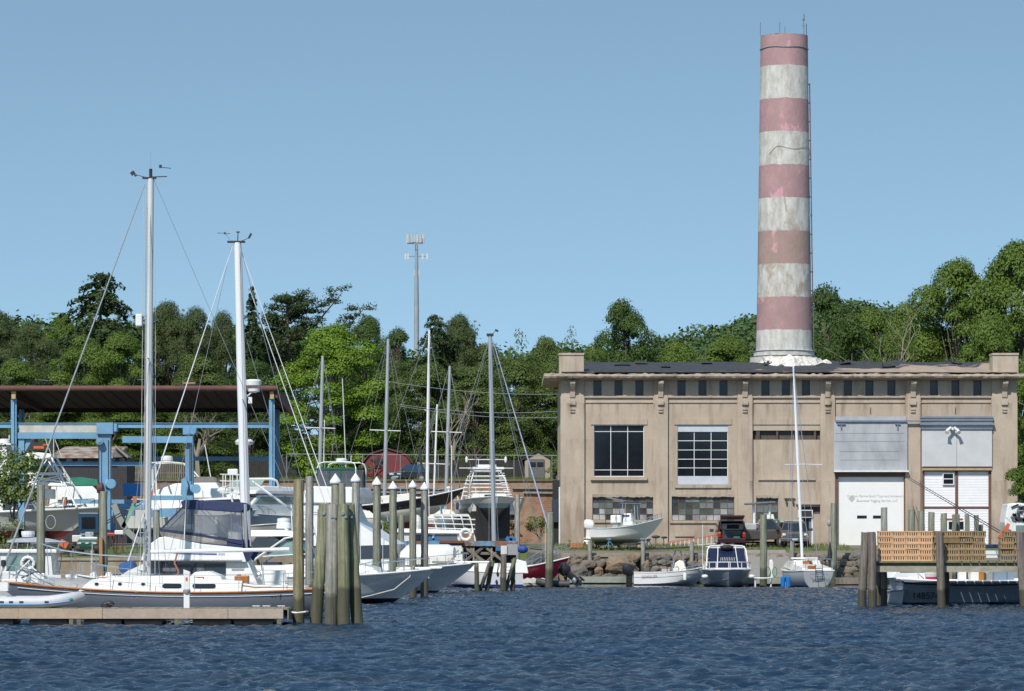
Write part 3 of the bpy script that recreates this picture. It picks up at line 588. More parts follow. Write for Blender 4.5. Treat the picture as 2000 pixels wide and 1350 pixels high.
bark=mat('grey_brown_bark',(.13,.105,.08),.95,c2=(.08,.065,.05),scale=3,streak=.2)
palebark=mat('pale_bare_bark',(.30,.26,.21),.95,c2=(.2,.17,.14),scale=3,streak=.2)
L=dict(maple=leaf_mat('mid_green_leaves',(.060,.105,.014),(.125,.185,.030)),bright=leaf_mat('bright_green_leaves',(.080,.150,.014),(.165,.255,.022)),dark=leaf_mat('dark_green_leaves',(.034,.066,.013),(.070,.115,.022)),
         pine=leaf_mat('olive_pine_needles',(.042,.068,.022),(.088,.115,.038),.1),spruce=leaf_mat('dark_spruce_needles',(.022,.045,.014),(.052,.078,.022),.1),
         olive=leaf_mat('olive_leaves',(.052,.084,.019),(.108,.148,.034)),light=leaf_mat('light_feathery_leaves',(.085,.14,.06),(.13,.19,.085)),brown=leaf_mat('bare_brown_twigs',(.09,.085,.05),(.13,.11,.065),.1),bush=leaf_mat('shrub_leaves',(.07,.115,.02),(.16,.19,.05)),
         far=leaf_mat('hazy_hill_leaves',(.050,.090,.030),(.085,.130,.045)))  # hill leaf colour muted in place of haze
def quads(ctr,nrm,size,asp,seed):
 g=np.random.default_rng(seed);n=len(ctr);r=g.normal(size=(n,3));u=np.cross(nrm,r);u/=np.linalg.norm(u,axis=1)[:,None]+1e-9
 v=np.cross(nrm,u);s=size*g.uniform(.55,1.3,n)[:,None];a=s*asp
 co=np.stack([ctr-u*s*.5,ctr-v*a*.5+u*s*.08,ctr+u*s*.5,ctr+v*a*.5-u*s*.05],1).reshape(-1,3)
 return co.astype(np.float32),np.arange(4*n).reshape(n,4)
def crown_lobes(seed,lobes,dens,size,asp=.8,jit=.38,flat=1.0,inner=.16):
 """leaves scattered through clumps; lobes = [(centre, radius)]"""
 g=np.random.default_rng(seed);C=[];Nn=[]
 for c,r in lobes:
  k=int(dens*r*r);d=g.normal(size=(k,3));d/=np.linalg.norm(d,axis=1)[:,None]
  d[:,2]=np.where(d[:,2]<-.1,-d[:,2],d[:,2]);rad=r*(1-inner*g.random(k)**1.5)*(1+.12*g.normal(size=k))
  p=d*rad[:,None];p[:,2]*=flat;C.append(p+np.array(c));nn=d+jit*g.normal(size=(k,3));nn[:,2]+=.35;Nn.append(nn/np.linalg.norm(nn,axis=1)[:,None])
 return quads(np.concatenate(C),np.concatenate(Nn),size,asp,seed+1)
def limbs(mb,base,lobes,r0,top,frac=.35):
 mb.tube([base,base+Vector((.1,0,top*.35)),base+Vector((0,.1,top*.8))],[r0,r0*.75,r0*.25],7)
 for i,(c,r)in enumerate(lobes):
  if random.random()<frac:
   c=Vector(c);a=base+Vector((0,0,c.z*.55*random.uniform(.6,1)));mb.tube([a,(a+c)*.5+Vector((0,0,.15)),c],[r0*.35,r0*.2,r0*.06],5)
PROTO={}
def decid(key,leaf,h,wdt,seed,dens=330,size=.21,nl=66,lowest=.10,shape=1.0,asp=.8,spikes=0):
 g=random.Random(seed);lobes=[]
 for i in range(nl):
  t=(i+.5)/nl;zz=lowest+(1-lowest)*t;env=math.sin(math.pi*min(1,(zz-lowest+.12)/(1.12-lowest))**shape)**.45
  a=g.uniform(0,2*math.pi);rr=wdt/2*(env if t<.9 else env*.6)*g.uniform(.35,.95);lr=wdt*g.uniform(.085,.165)
  lobes.append(((rr*math.cos(a),rr*math.sin(a),zz*h-lr*.6),lr))
 for c,r in[q for q in lobes if q[0][2]>h*.35][:spikes]if spikes else[]:
  dx,dy=g.uniform(-.5,.5),g.uniform(-.4,.4)
  for k in range(5):lobes.append(((c[0]+dx*k*.8+c[0]*.1,c[1]+dy*k,(c[2]+r*.5+k*.42)/1),.62-.09*k))
 co,q=crown_lobes(seed,lobes,dens,size,asp,flat=.7);finish(key,leaf,lobes,co,q,h,wdt)
def finish(key,leaf,lobes,co,q,h,wdt,bk=None,r0=None,frac=.4):
 root=T('tree',None,None,(0,-500,-500));o=raw_mesh('crown',co,q,L[leaf]);o.parent=root
 mb=MB();limbs(mb,Vector((0,0,0)),lobes,r0 or h*.022,h,frac);mb.build('trunk',bk or bark,root);PROTO[key]=[root,h,wdt,False]
def conifer(key,leaf,h,wdt,seed,nlev=34,nb=10,droop=.25,size=.34,dens=34,irr=.15,lowest=.08,pw=.9):
 g=np.random.default_rng(seed);C=[];N=[];root=T('tree',None,None,(0,-500,-500));mb=MB();mb.tube([(0,0,0),(0,0,h*.97)],[h*.02,.04],7)
 for i in range(nlev):
  t=(i+g.uniform(-.3,.3))/nlev;z=h*(lowest+(1-lowest)*max(t,0));rl=wdt/2*(1-max(t,0))**pw+.25
  for k in range(nb):
   a=g.uniform(0,2*math.pi);r=rl*g.uniform(1-irr*2.2,1+irr);n_=max(6,int(dens*r));u=g.random(n_)**.7
   lift=g.uniform(-.05,.12);zz=z+r*(lift*u*1.5-droop*u*u)+g.normal(0,.10,n_)-.1;side=g.normal(0,.16*r+.05,n_)*(1.1-u)
   x=r*u*math.cos(a)-side*math.sin(a);y=r*u*math.sin(a)+side*math.cos(a);C.append(np.stack([x,y,zz],1))
   nn=np.stack([np.full(n_,math.cos(a)*.5),np.full(n_,math.sin(a)*.5),np.full(n_,.7)],1)+.55*g.normal(size=(n_,3));N.append(nn/np.linalg.norm(nn,axis=1)[:,None])
   if k%2==0:mb.tube([(0,0,z),(r*.8*math.cos(a),r*.8*math.sin(a),z+r*(lift-droop*.6))],[.05,.015],4)
 co,q=quads(np.concatenate(C),np.concatenate(N),size,.45,seed);o=raw_mesh('crown',co,q,L[leaf]);o.parent=root;mb.build('trunk',bark,root);PROTO[key]=[root,h,wdt,False]
def whitepine(key,leaf,h,wdt,seed,nb=74,arms=(),size=.34,dens=150):
 g=random.Random(seed);lobes=[];mb=MB();mb.tube([(0,0,0),(.2,0,h*.5),(0,0,h*.96)],[h*.022,h*.014,.05],7)
 for i in range(nb):
  t=i/nb;z0=h*(.12+.80*t);a=g.uniform(0,2*math.pi);r=wdt/2*(1-t*.72)*g.uniform(.55,1.1);tip=Vector((r*math.cos(a),r*math.sin(a),z0+r*g.uniform(.1,.4)))
  mb.tube([(0,0,z0),Vector((tip.x*.5,tip.y*.5,z0+r*.05)),tip],[.1,.06,.02],4)
  for s_ in range(4):
   f_=.35+.65*s_/3;lobes.append(((tip.x*f_+g.uniform(-.4,.4),tip.y*f_+g.uniform(-.4,.4),z0+(tip.z-z0)*f_**1.5+g.uniform(-.1,.25)),g.uniform(.55,.95)))
 for(dx,z0,z1)in arms:
  mb.tube([(0,0,z0),(dx*.5,0,z0+(z1-z0)*.3),(dx,.2,z1)],[.16,.1,.03],5)
  for s_ in range(22):f_=.25+.75*s_/21;lobes.append(((dx*f_+g.uniform(-.7,.7),g.uniform(-.9,.9),z0+(z1-z0)*(f_**1.6)+g.uniform(-.3,.8)),g.uniform(.5,.85)))
 co,q=crown_lobes(seed,lobes,dens,size,.28,.9,.7,.9);root=T('tree',None,None,(0,-500,-500));o=raw_mesh('crown',co,q,L[leaf]);o.parent=root;mb.build('trunk',bark,root);PROTO[key]=[root,h,wdt,False]
decid('mapleA','maple',16,13,21);decid('mapleB','maple',16,12,22,nl=58,lowest=.05);decid('bright','bright',14,11,23,nl=80,lowest=.04,dens=380,size=.19,shape=1.25)
decid('darkA','dark',16,13,24);decid('darkB','dark',15,11,25,nl=54);decid('oliveA','olive',13,11,26,lowest=.02,size=.2,dens=330);decid('oliveB','olive',12,12,27,lowest=.02,size=.2,dens=330)
decid('light','light',12,8,28,nl=22,dens=34,size=.30);decid('brown','brown',12,8,29,nl=40,dens=70,size=.26,asp=.3);decid('mapleC','maple',18,13,30,nl=100,lowest=.05,size=.22)
conifer('spruceA','spruce',16,7.5,31);conifer('spruceB','spruce',15,10,32,nlev=26,irr=.35,droop=.35,pw=.6);conifer('spruceN','spruce',17,5,33,droop=.35)
decid('pineA','pine',16,12,34,nl=95,lowest=.03,dens=330,size=.3,asp=.26,shape=1.0,spikes=40);whitepine('pineB','spruce',17,12,35,nb=84,arms=((6.6,9.5,15.0),(4.6,12.0,16.2),(5.4,8.5,12.5)));decid('pineC','pine',15,11,36,nl=110,lowest=.03,dens=330,size=.3,asp=.26,shape=.9,spikes=50)
KINDN=dict(mapleA='maple_tree',mapleB='maple_tree',mapleC='maple_tree',bright='maple_tree',darkA='oak_tree',darkB='oak_tree',oliveA='locust_tree',oliveB='locust_tree',light='locust_tree',brown='bare_tree',spruceA='spruce_tree',spruceB='spruce_tree',spruceN='spruce_tree',pineA='pine_tree',pineB='pine_tree',pineC='pine_tree')
def tree(key,px,top,D,wpx,label,rz=0,group='trees behind the boatyard'):
 root,h,wdt,used=PROTO[key];x=X(px,D);zg=float(gz(np.array([x]),np.array([float(D)]))[0]);hh=Z(top,D)-zg;sz=hh/h;sx=(wpx/FP*D)/wdt*1.22
 if used:r=dup(root)
 else:r=root;PROTO[key][3]=True
 r.name=KINDN[key];r.location=(x,D,zg-.1);r.scale=(sx,sx,sz);r.rotation_euler=(0,0,rz);tag(r,label,'tree',group);return r
TR=[
 ('pineC',-10,606,300,150,'dark olive pine at the far left end of the tree line, cut by the frame'),
 ('pineA',62,628,296,120,'low olive pine just right of the leftmost pine'),
 ('mapleB',118,610,305,100,'soft green tree behind the left shoulder of the tall pine with drooping boughs'),
 ('spruceB',196,518,290,250,'tall dark conifer with drooping open boughs left of the tall grey mast'),
 ('mapleC',165,655,272,150,'rounded green maple above the left half of the rust roof'),
 ('mapleA',235,648,270,130,'green maple directly left of the tall grey mast above the rust roof'),
 ('pineC',325,586,296,120,'olive pine with spiky tips right of the tall grey mast'),
 ('pineA',385,598,292,110,'olive pine rising between the two big masts'),
 ('pineA',432,606,300,90,'small olive pine close to the left of the white mast'),
 ('spruceN',492,546,288,70,'narrow spruce immediately right of the white mast'),
 ('pineB',560,552,292,230,'large dark pine with long arms reaching right over the bright maple'),
 ('bright',652,630,268,182,'bright yellow green maple standing right of the rust roof'),
 ('darkA',712,614,330,130,'dark oak peeping over the shoulder of the bright maple'),
 ('darkB',775,640,325,100,'dark oak just left of the cell tower'),
 ('brown',775,668,290,80,'thin brownish half bare tree below the cell tower'),
 ('spruceB',850,602,300,120,'pointed spruce just right of the cell tower'),
 ('pineC',893,612,302,110,'broad dark pine right of the pointed spruce'),
 ('light',1008,636,330,70,'feathery pale tree on the skyline above the beige shed'),
 ('light',1120,630,345,62,'feathery pale tree on the skyline above the left parapet block'),
 ('oliveB',1065,655,330,110,'olive crown on the skyline left of the parapet block'),
 ('oliveA',955,668,320,130,'olive crown behind the silver mast'),
 ('darkA',1222,582,300,150,'dark round oak rising alone over the left of the black roof'),
 ('mapleB',1325,664,300,130,'low green maple above the roof right of the dark round oak'),
 ('mapleA',1420,655,305,150,'green maple above the roof touching the left of the chimney'),
 ('mapleA',1165,672,310,110,'green crown above the left parapet block, under the dark round oak'),
 ('darkB',1618,556,290,150,'dark oak touching the right side of the chimney'),
 ('mapleA',1700,602,300,150,'green maple second to the right of the chimney'),
 ('mapleB',1775,588,296,140,'green maple midway between chimney and right edge'),
 ('mapleC',1872,505,285,190,'tall green maple above the right end of the black roof'),
 ('mapleC',1985,470,282,200,'tallest green maple at the right edge of the frame'),
 ('mapleA',1935,620,270,140,'lower green maple in front of the two tall right hand maples'),
 ('mapleB',1745,640,280,120,'low green maple over the roof right of the chimney'),
 ('darkA',1665,610,282,130,'dark oak low over the roof right of the chimney'),
 ('mapleB',30,700,275,160,'green crown behind the left end of the rust roof'),
 ('mapleA',120,772,268,150,'green crown seen under the rust roof above the left steel beam'),
 ('mapleB',215,768,266,150,'green crown seen under the rust roof left of the tall grey mast'),
 ('mapleA',300,770,268,130,'green crown seen under the rust roof right of the tall grey mast'),
 ('oliveB',390,760,268,140,'olive crown seen under the rust roof between the masts'),
 ('darkA',490,700,278,150,'dark crown behind the right end of the rust roof'),
 ('oliveA',385,690,284,150,'olive crown behind the rust roof between the two big masts'),
 ('oliveA',755,720,280,140,'olive tree rising behind the red barn'),
 ('oliveB',840,705,278,150,'olive tree behind the row of bare masts'),
 ('oliveA',925,715,276,150,'olive tree behind the silver mast'),
 ('oliveB',1010,700,276,150,'olive tree left of the beige shed roof'),
 ('oliveA',1080,700,278,130,'olive tree beside the left corner of the works'),
 ('oliveB',690,780,272,150,'olive tree low beside the red barn'),
 ('darkB',1110,720,275,110,'dark tree half hidden by the left corner of the works'),
 ('mapleA',2010,690,262,120,'green tree in the gap right of the works'),
 ('mapleC',2120,500,290,220,'tall maple just outside the right edge of the frame'),
 ('mapleA',2110,680,264,170,'lower maple just outside the right edge of the frame'),
 ('darkB',2230,560,285,200,'dark oak farther outside the right edge of the frame'),
 ('oliveA',2250,700,262,200,'low olive tree farther outside the right edge of the frame'),
]
for i,(k,px,top,D,wpx,lab)in enumerate(TR):tree(k,px,top,D,wpx,lab,rz=(i*2.399)%6.28 if k!='pineB' else 0)
for k_,v_ in PROTO.items():
 if not v_[3]:
  for q in kids(v_[0]):bpy.data.objects.remove(q)
  bpy.data.objects.remove(v_[0])
def snag(px,top,D,lab,seed,sc_=1):
 g=random.Random(seed);x=X(px,D);zg=float(gz(np.array([x]),np.array([float(D)]))[0]);r=T('bare_tree',lab,'tree',(x,D,zg),group='bare pale trees');mb=MB();hh=Z(top,D)-zg
 def br(p,d,ln,rad,lv):
  e=p+d*ln;m_=(p+e)/2+Vector((g.uniform(-.1,.1),0,g.uniform(-.05,.1)))*ln;mb.tube([p,m_,e],[rad,rad*.8,rad*.5],5)
  if lv:
   for _ in range(3):nd=(d+Vector((g.uniform(-.9,.9),g.uniform(-.6,.6),g.uniform(-.1,.5)))).normalized();br(m_ if g.random()<.5 else e,nd,ln*.62,rad*.5,lv-1)
 br(Vector((0,0,0)),Vector((.03,0,1)),hh*.55,.2*sc_,4);mb.build('trunk',palebark,r)
snag(388,790,263.5,'pale bare tree under the rust roof between the two masts',3);snag(1712,640,272,'pale bare branches above the roof right of the chimney',5,.7);snag(885,790,267,'pale forked bare tree behind the sportfisher tower',12,.8)
def wood(name,fn,D0,D1,x0,x1,n,size,lab,rad):
 g=np.random.default_rng(5);C=[];N=[]
 for i in range(n):
  x=g.uniform(x0,x1);D=g.uniform(D0,D1);z=fn(x/D*FP+CX,D);r=rad*g.uniform(.7,1.3);k=190
  d=g.normal(size=(k,3));d/=np.linalg.norm(d,axis=1)[:,None];d[:,2]=np.abs(d[:,2]);p=d*r*.8*np.array([1,1,.8])*(1+.1*g.normal(size=(k,1)))
  C.append(p+np.array([x,D,z]));nn=d+.5*g.normal(size=(k,3));N.append(nn/np.linalg.norm(nn,axis=1)[:,None])
 co,q=quads(np.concatenate(C),np.concatenate(N),size,.8,5);o=raw_mesh(name,co,q,L['far']);tag(o,lab,'woodland',kind='stuff')
 return o
def hillz(px,D):
 top=np.interp(px,[1230,1290,1345,1400,1450,1480,1540,1640,1680,1720,1800,1900],[690,662,640,622,612,606,600,590,583,588,640,700]);t=(D-620)/180
 return(Z(top,800)-4)*(.35+.65*t)
wood('woods',hillz,620,800,15,95,800,.9,'far wooded hill behind the chimney',5.5)
def backz(px,D):return Z(np.interp(px,[-60,450,700,800,900,1000,1100,1200,1300,1900,2100],[632,640,700,700,690,690,685,690,700,720,600]),D)-3
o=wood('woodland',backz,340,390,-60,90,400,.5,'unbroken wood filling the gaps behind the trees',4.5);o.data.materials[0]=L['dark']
g_x=np.linspace(-20,130,60);g_y=np.linspace(560,1000,40)
def hz(x,y):
 px=x/y*FP+CX;top=np.interp(px,[1100,1290,1345,1400,1450,1480,1540,1640,1680,1720,1800,2000],[800,665,645,626,616,610,604,594,587,592,645,900])
 return np.where(y<600,5,(H-(top-HY)/FP*800-6)*np.clip((y-580)/220,0,1))
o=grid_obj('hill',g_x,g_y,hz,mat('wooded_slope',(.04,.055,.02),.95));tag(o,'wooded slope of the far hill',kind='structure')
def shrub(px,py0,py1,D,wpx,lab,seed,leaf='bush',n=9,size=.13,dens=900,grp='shrubs'):
 g=random.Random(seed);zb_=Z(py1,D);h=Z(py0,D)-zb_;wd=wpx/FP*D;lobes=[((g.uniform(-.38,.38)*wd,g.uniform(-.3,.3)*wd,h*g.uniform(.2,.85)),max(.14,h*g.uniform(.16,.3)))for _ in range(n)]
 r=T('shrub',lab,'shrub',(X(px,D),D,zb_),group=grp);co,q=crown_lobes(seed,lobes,dens,size,.7);o=raw_mesh('foliage',co,q,L[leaf]);o.parent=r
 mb=MB()
 for c,_ in lobes[:5]:mb.tube([(0,0,-.05),(c[0]*.5,c[1]*.5,c[2]*.6),c],[.04,.03,.01],5)
 mb.build('stem',bark,r)
shrub(25,870,1020,168,95,'leafy shrub leaning in from the left edge in front of the yard',41,n=16,size=.16,dens=260);shrub(15,1010,1095,166,60,'smaller leafy shrub at the left edge beside the pilothouse',42,n=8,dens=300)
shrub(1055,1005,1052,243,46,'green bush at the foot of the brick wall by the corner of the works',43,n=9);shrub(1010,1022,1056,244,40,'low bush at the foot of the brick wall behind the grey pile',44,n=7)
shrub(1120,1052,1072,235,30,'weeds at the left corner of the works',45,n=6,size=.1);shrub(1162,1048,1072,232,34,'weeds under the white boat beside its outboard',46,n=7,size=.1)
shrub(1085,900,938,264,26,'grassy clump by the beige shed',47,n=6);shrub(712,905,950,262.6,26,'yellow green sapling on top of the brick wall',48,n=6,leaf='bush');shrub(752,1015,1055,214,30,'green weeds behind the white capped posts',49,n=7)
shrub(1990,900,990,236,40,'dark green bush at the right edge beside the works',50,n=10,leaf='maple');shrub(1992,980,1010,222,30,'small bush at the right edge behind the white truck',51,n=6)
def grass(name,x0,x1,y0,y1,n,lab,h=.3):
 g=np.random.default_rng(9);x=g.uniform(x0,x1,n);y=g.uniform(y0,y1,n);z=gz(x,y);hh=g.uniform(.4,1,n)*h;a=g.uniform(0,6.28,n);dx=np.cos(a)*.03;dy=np.sin(a)*.03;lx=g.normal(0,.08,n)
 co=np.stack([np.stack([x-dx,y-dy,z],1),np.stack([x+dx,y+dy,z],1),np.stack([x+lx,y,z+hh],1)],1).reshape(-1,3).astype(np.float32)
 o=raw_mesh(name,co,np.arange(3*n).reshape(n,3),L['bush']);tag(o,lab,'grass',kind='stuff')
grass('grass',-38,3,262.1,266,9000,'rough grass along the top of the brick wall',.35)
grass('weeds',2.5,22,229,239,2600,'weedy grass strip in front of the works',.25)
grass('yard_grass',-27,-12,184,200,2500,'patchy grass on the edge of the left yard',.15)
def bank_z(px,D):return 0
g=np.random.default_rng(15);C=[];N=[]
for i in range(150):
 x=g.uniform(-90,110);r=g.uniform(3,6);top=11+4*math.sin(x*.09)+3*math.sin(x*.031+1);k=120
 for zz in(2,top*.45,top*.8):
  d=g.normal(size=(k,3));d/=np.linalg.norm(d,axis=1)[:,None];C.append(d*r+np.array([x,-75+g.uniform(-6,6),zz]));nn=d+.5*g.normal(size=(k,3));N.append(nn/np.linalg.norm(nn,axis=1)[:,None])
co,q=quads(np.concatenate(C),np.concatenate(N),1.3,.8,6);o=raw_mesh('far_bank_woods',co,q,L['dark']);tag(o,'tree line on the opposite bank behind the viewpoint','woodland',kind='stuff')
#  boat kit
def hull_mat(name,top,bottom,zsplit,stripe=None,st=.06,rough=.25,coat=.35,zs2=None,upper=None):
 """hull paint with a real boundary at the boot top; object z is height above the waterline"""
 m=mat(name,top,rough,c2=tuple(x*.9 for x in top),scale=.9,coat=coat,dirt=.18,dcol=tuple(x*.55 for x in top))
 n=m.node_tree.nodes;l=m.node_tree.links;b=n['Principled BSDF'];src=b.inputs['Base Color'].links[0].from_socket
 t=n.new('ShaderNodeTexCoord');sx=n.new('ShaderNodeSeparateXYZ');l.new(t.outputs['Object'],sx.inputs[0])
 def below(z):
  q=n.new('ShaderNodeMath');q.operation='LESS_THAN';q.inputs[1].default_value=z;l.new(sx.outputs[2],q.inputs[0]);return q.outputs[0]
 def mix(f,a,c):
  x=n.new('ShaderNodeMix');x.data_type='RGBA';l.new(f,x.inputs['Factor']);l.new(a,x.inputs['A']);x.inputs['B'].default_value=(*c,1);return x.outputs['Result']
 out=src
 if upper:
  inv=n.new('ShaderNodeMath');inv.operation='GREATER_THAN';inv.inputs[1].default_value=zs2;l.new(sx.outputs[2],inv.inputs[0]);out=mix(inv.outputs[0],out,upper)
 if stripe:out=mix(below(zsplit+st),out,stripe)
 out=mix(below(zsplit),out,bottom);l.new(out,b.inputs['Base Color']);return m
class Boat:
 def __init__(s,name,label,cat,D,px_stern,px_bow,rz=None,z=0,group=None,pitch=0):
  xs_,xb_=X(px_stern,D),X(px_bow,D);left=xb_<xs_
  a=(math.pi if left else 0)if rz is None else R(rz)
  s.L=abs(xb_-xs_)/max(.3,abs(math.cos(a)));s.D=D;s.a=a
  s.r=T(name,label,cat,(xs_,D,z),a,group);s.r.rotation_euler=(0,pitch,a);s.z=z
  s.near=1 if math.cos(a)<0 else-1
  s.M=(Matrix.Translation((xs_,D,z))@Matrix.Rotation(a,4,'Z')).inverted()
 def lx(s,px):return(X(px,s.D)-s.r.location.x)/math.cos(s.a)
 def lz(s,py):return Z(py,s.D)-s.z
 def hull(s,B,zs,zm,zb,m,rake=1.0,draft=.4,kind='power',trans=.88,p=2.6,aft=0,tr=.0,deckm=None,rail=None,railr=.035,flare=1.5,name='hull',n=20,keel=None,cf=.5,c0=.93):
  L=s.L;s.B=B;s.m=m
  def zsh(t):a_=2*zs+2*zb-4*zm;b_=4*zm-3*zs-zb;return a_*t*t+b_*t+zs
  def bw(t):
   v=B/2*(trans+(1-trans)*math.sin(min(1,t/.4)*math.pi/2))
   if t>.4:v*=max(0.012,1-((t-.4)/.6)**p)
   return v
  def pt(t,u):
   zh=zsh(t);b=bw(t)
   if kind=='power':
    zk=-draft*(1-t**5*.6);bc=b*(c0-cf*t*t);zc=.03+(zh*.42)*t**2.2
    if u<.35:v=u/.35;y=bc*v;z=zk+(zc-zk)*v
    else:v=(u-.35)/.65;y=bc+(b-bc)*v**flare;z=zc+(zh-zc)*v
   else:
    zk=-draft*(1-t**4*.75)*(1-(1-t)**4*.7);a_=u*math.pi/2;y=b*math.sin(a_)**.75;z=zk+(zh-zk)*(1-math.cos(a_))**.85
   zf=min(1,max(0,(z-zk)/(zh-zk)));x=t*(L-rake*(1-zf)**1.25)+(1-t)**3*(aft*(1-zf)+tr*zf*0)
   return x,y,z
  s.pt=pt;s.zsh=zsh;s.bw=bw;N=11;us=[i/(N-1)for i in range(N)];mb=MB();rings=[]
  ts=[1-(1-i/n)**1.15 for i in range(n+1)]
  for t in ts:
   half=[pt(t,u)for u in us];rings.append([Vector(q)for q in half[::-1]]+[Vector((q[0],-q[1],q[2]))for q in half[1:]])
  mb.loft(rings,caps=True,close=False);k=len(rings[0]);mb.f.append(tuple(range(k)));mb.mi.append(0)
  s.h=mb.build(name,m,s.r,smooth=True)
  mb=MB();rings=[]
  for t in ts:
   x,y,z=pt(t,1);rings.append([Vector((x,y*f*.985,z-.03+.05*(1-f*f)))for f in(1,.5,0,-.5,-1)])
  mb.loft(rings,caps=False,close=False);s.dk=mb.build('deck',deckm or gel,s.r,smooth=True)
  if rail:
   mb=MB()
   for sg in(1,-1):mb.tube([(pt(t,1)[0],sg*(pt(t,1)[1]+.0),pt(t,1)[2])for t in ts],railr,6)
   x,y,z=pt(0,1);mb.tube([(x-.0,-y,z),(x-.0,y,z)],railr,6)
   mb.build('rub_rail',rail,s.r,smooth=True)
  if keel:
   mb=MB();x0,x1,dz,th=keel;mb.prism([(x0*L,-draft*.8),(x1*L,-draft*.8),(x1*L-.4,-dz),(x0*L+.1,-dz)],-th,th);mb.build('keel',m if keel[3]<0 else blackbottom,s.r)
  return s
 def cab(s,name,m,outl,wb,wt,parent=None,label=None,bevel=0):
  z0=min(z for _,z in outl);z1=max(z for _,z in outl);s.wf=wf=lambda z:wb+(wt-wb)*(z-z0)/max(1e-6,z1-z0)
  n=len(outl);mb=MB();v=[(x,wf(z),z)for x,z in outl]+[(x,-wf(z),z)for x,z in outl]
  mb.add(v,[tuple(range(n)),tuple(range(2*n-1,n-1,-1))]+[(i,i+n,(i+1)%n+n,(i+1)%n)for i in range(n)])
  return mb.build(name,m,parent or s.r,label=label,bevel=bevel)
 def win(s,name,m,outl,proud=.012,wf=None,parent=None,both=True):
  wf=wf or s.wf;n=len(outl)
  for sg in((1,-1)if both else(s.near,)):
   mb=MB();v=[(x,sg*(wf(z)+proud),z)for x,z in outl]+[(x,sg*(wf(z)-.02),z)for x,z in outl]
   mb.add(v,[tuple(range(n)),tuple(range(2*n-1,n-1,-1))]+[(i,i+n,(i+1)%n+n,(i+1)%n)for i in range(n)])
   o=mb.build(name,m,parent or s.r)
  return o
 def shield(s,name,m,x0,z0,w0,x1,z1,w1,th=.03,parent=None):
  d=Vector((x1-x0,0,z1-z0)).normalized();nn=Vector((d.z,0,-d.x))*th;mb=MB();sgn=1 if nn.x>0 else-1
  v=[Vector((x0,-w0,z0)),Vector((x0,w0,z0)),Vector((x1,w1,z1)),Vector((x1,-w1,z1))];mb.add(v+[q+nn for q in v],[(0,1,2,3),(7,6,5,4),(0,4,5,1),(1,5,6,2),(2,6,7,3),(3,7,4,0)])
  return mb.build(name,m,parent or s.r)
 def bowrail(s,t0=.5,h=.55,r=.016,n=7,inset=.06,m=None,t1=.99,name='bow_rail',mid=False):
  mb=MB();
  def q(t,sg,hh):x,y,z=s.pt(t,1);return Vector((x-inset*(1 if t>.9 else 0),sg*max(0.02,y-inset),z+hh))
  ts=[t0+(t1-t0)*i/n for i in range(n+1)]
  for hh in([h,h*.5]if mid else[h]):mb.tube([q(t,1,hh*(min(1,.35+(t-t0)*6)))for t in ts]+[q(t,-1,hh*(min(1,.35+(t-t0)*6)))for t in ts[::-1]],r,5)
  for t in ts:
   for sg in(1,-1):mb.tube([q(t,sg,0),q(t,sg,h*(min(1,.35+(t-t0)*6)))],r*.9,5)
  return mb.build(name,m or steel,s.r)
 def outboard(s,x=-.25,y=0,z=.55,c=None,sc_=1.0,name='outboard_motor',tilt=0):
  mb=MB();P_=lambda a,b,c_:Vector((x,y,z))+Matrix.Rotation(tilt,3,'Y')@Vector((a*sc_,b*sc_,c_*sc_))
  def ring(zz,lx_,ly_,ox=0):return[P_(ox+lx_*math.copysign(abs(math.cos(a))**.6,math.cos(a)),ly_*math.copysign(abs(math.sin(a))**.6,math.sin(a)),zz)for a in[2*math.pi*k/12 for k in range(12)]]
  mb.loft([ring(0,.22,.15,-.05),ring(.1,.32,.21,-.05),ring(.38,.33,.21,-.05),ring(.52,.27,.17,-.08),ring(.57,.12,.08,-.1)])
  mb.loft([ring(-.62,.16,.05),ring(.02,.17,.11)]);mb.loft([ring(-.95,.10,.035),ring(-.6,.13,.045)]);mb.tube([P_(-.22,0,-.78),P_(.22,0,-.78)],[.05*sc_,.03*sc_],8)
  mb.loft([ring(-.61,.26,.14,-.04),ring(-.58,.26,.14,-.04)])
  for k in range(3):a=k*2.1;mb.bar(P_(-.24,0,-.78),P_(-.24,.17*math.cos(a),-.78+.17*math.sin(a)),.02,.1*sc_)
  return mb.build(name,c or gel,s.r,smooth=True)
 def mast(s,x,z0,z1,r0,m,r1=None,rakex=0,y=0,rakey=0,name='mast',n=10,oval=1.5):
  mb=MB();r1=r1 or r0;
  mb.loft([[Vector((x+rk+r*oval*.75*math.cos(a),y+rk/(rakex or 1)*rakey+r*math.sin(a),zz))for a in[2*math.pi*k/n for k in range(n)]]for rk,r,zz in((0,r0,z0),(rakex*.6,r0,z0+(z1-z0)*.6),(rakex,r1,z1))])
  return mb.build(name,m,s.r,smooth=True)
 def wires(s,lst,r=.012,m=None,name='rigging'):
  mb=MB()
  for a,b in lst:mb.tube([a,b],r,4)
  return mb.build(name,m or wirem,s.r)
 def spread(s,x,z,hw,sweep=0,m=None):
  mb=MB();mb.tube([(x-sweep,-hw,z-.03),(x,0,z),(x-sweep,hw,z-.03)],.025,5);return mb.build('spreader',m or whitemast,s.r)
def sub(o,parent,keep=True):
 o.parent=parent;return o
def ring_buoy(root,c,r=.3,t=.075,m=None,axis='y',name='life_ring'):
 mb=MB();c=Vector(c);pts=[c+(Vector((r*math.cos(a),0,r*math.sin(a)))if axis=='y' else Vector((0,r*math.cos(a),r*math.sin(a))))for a in[2*math.pi*k/20 for k in range(20)]]
 mb.tube(pts,t,8,closed=True);return mb.build(name,m or gel,root,smooth=True)
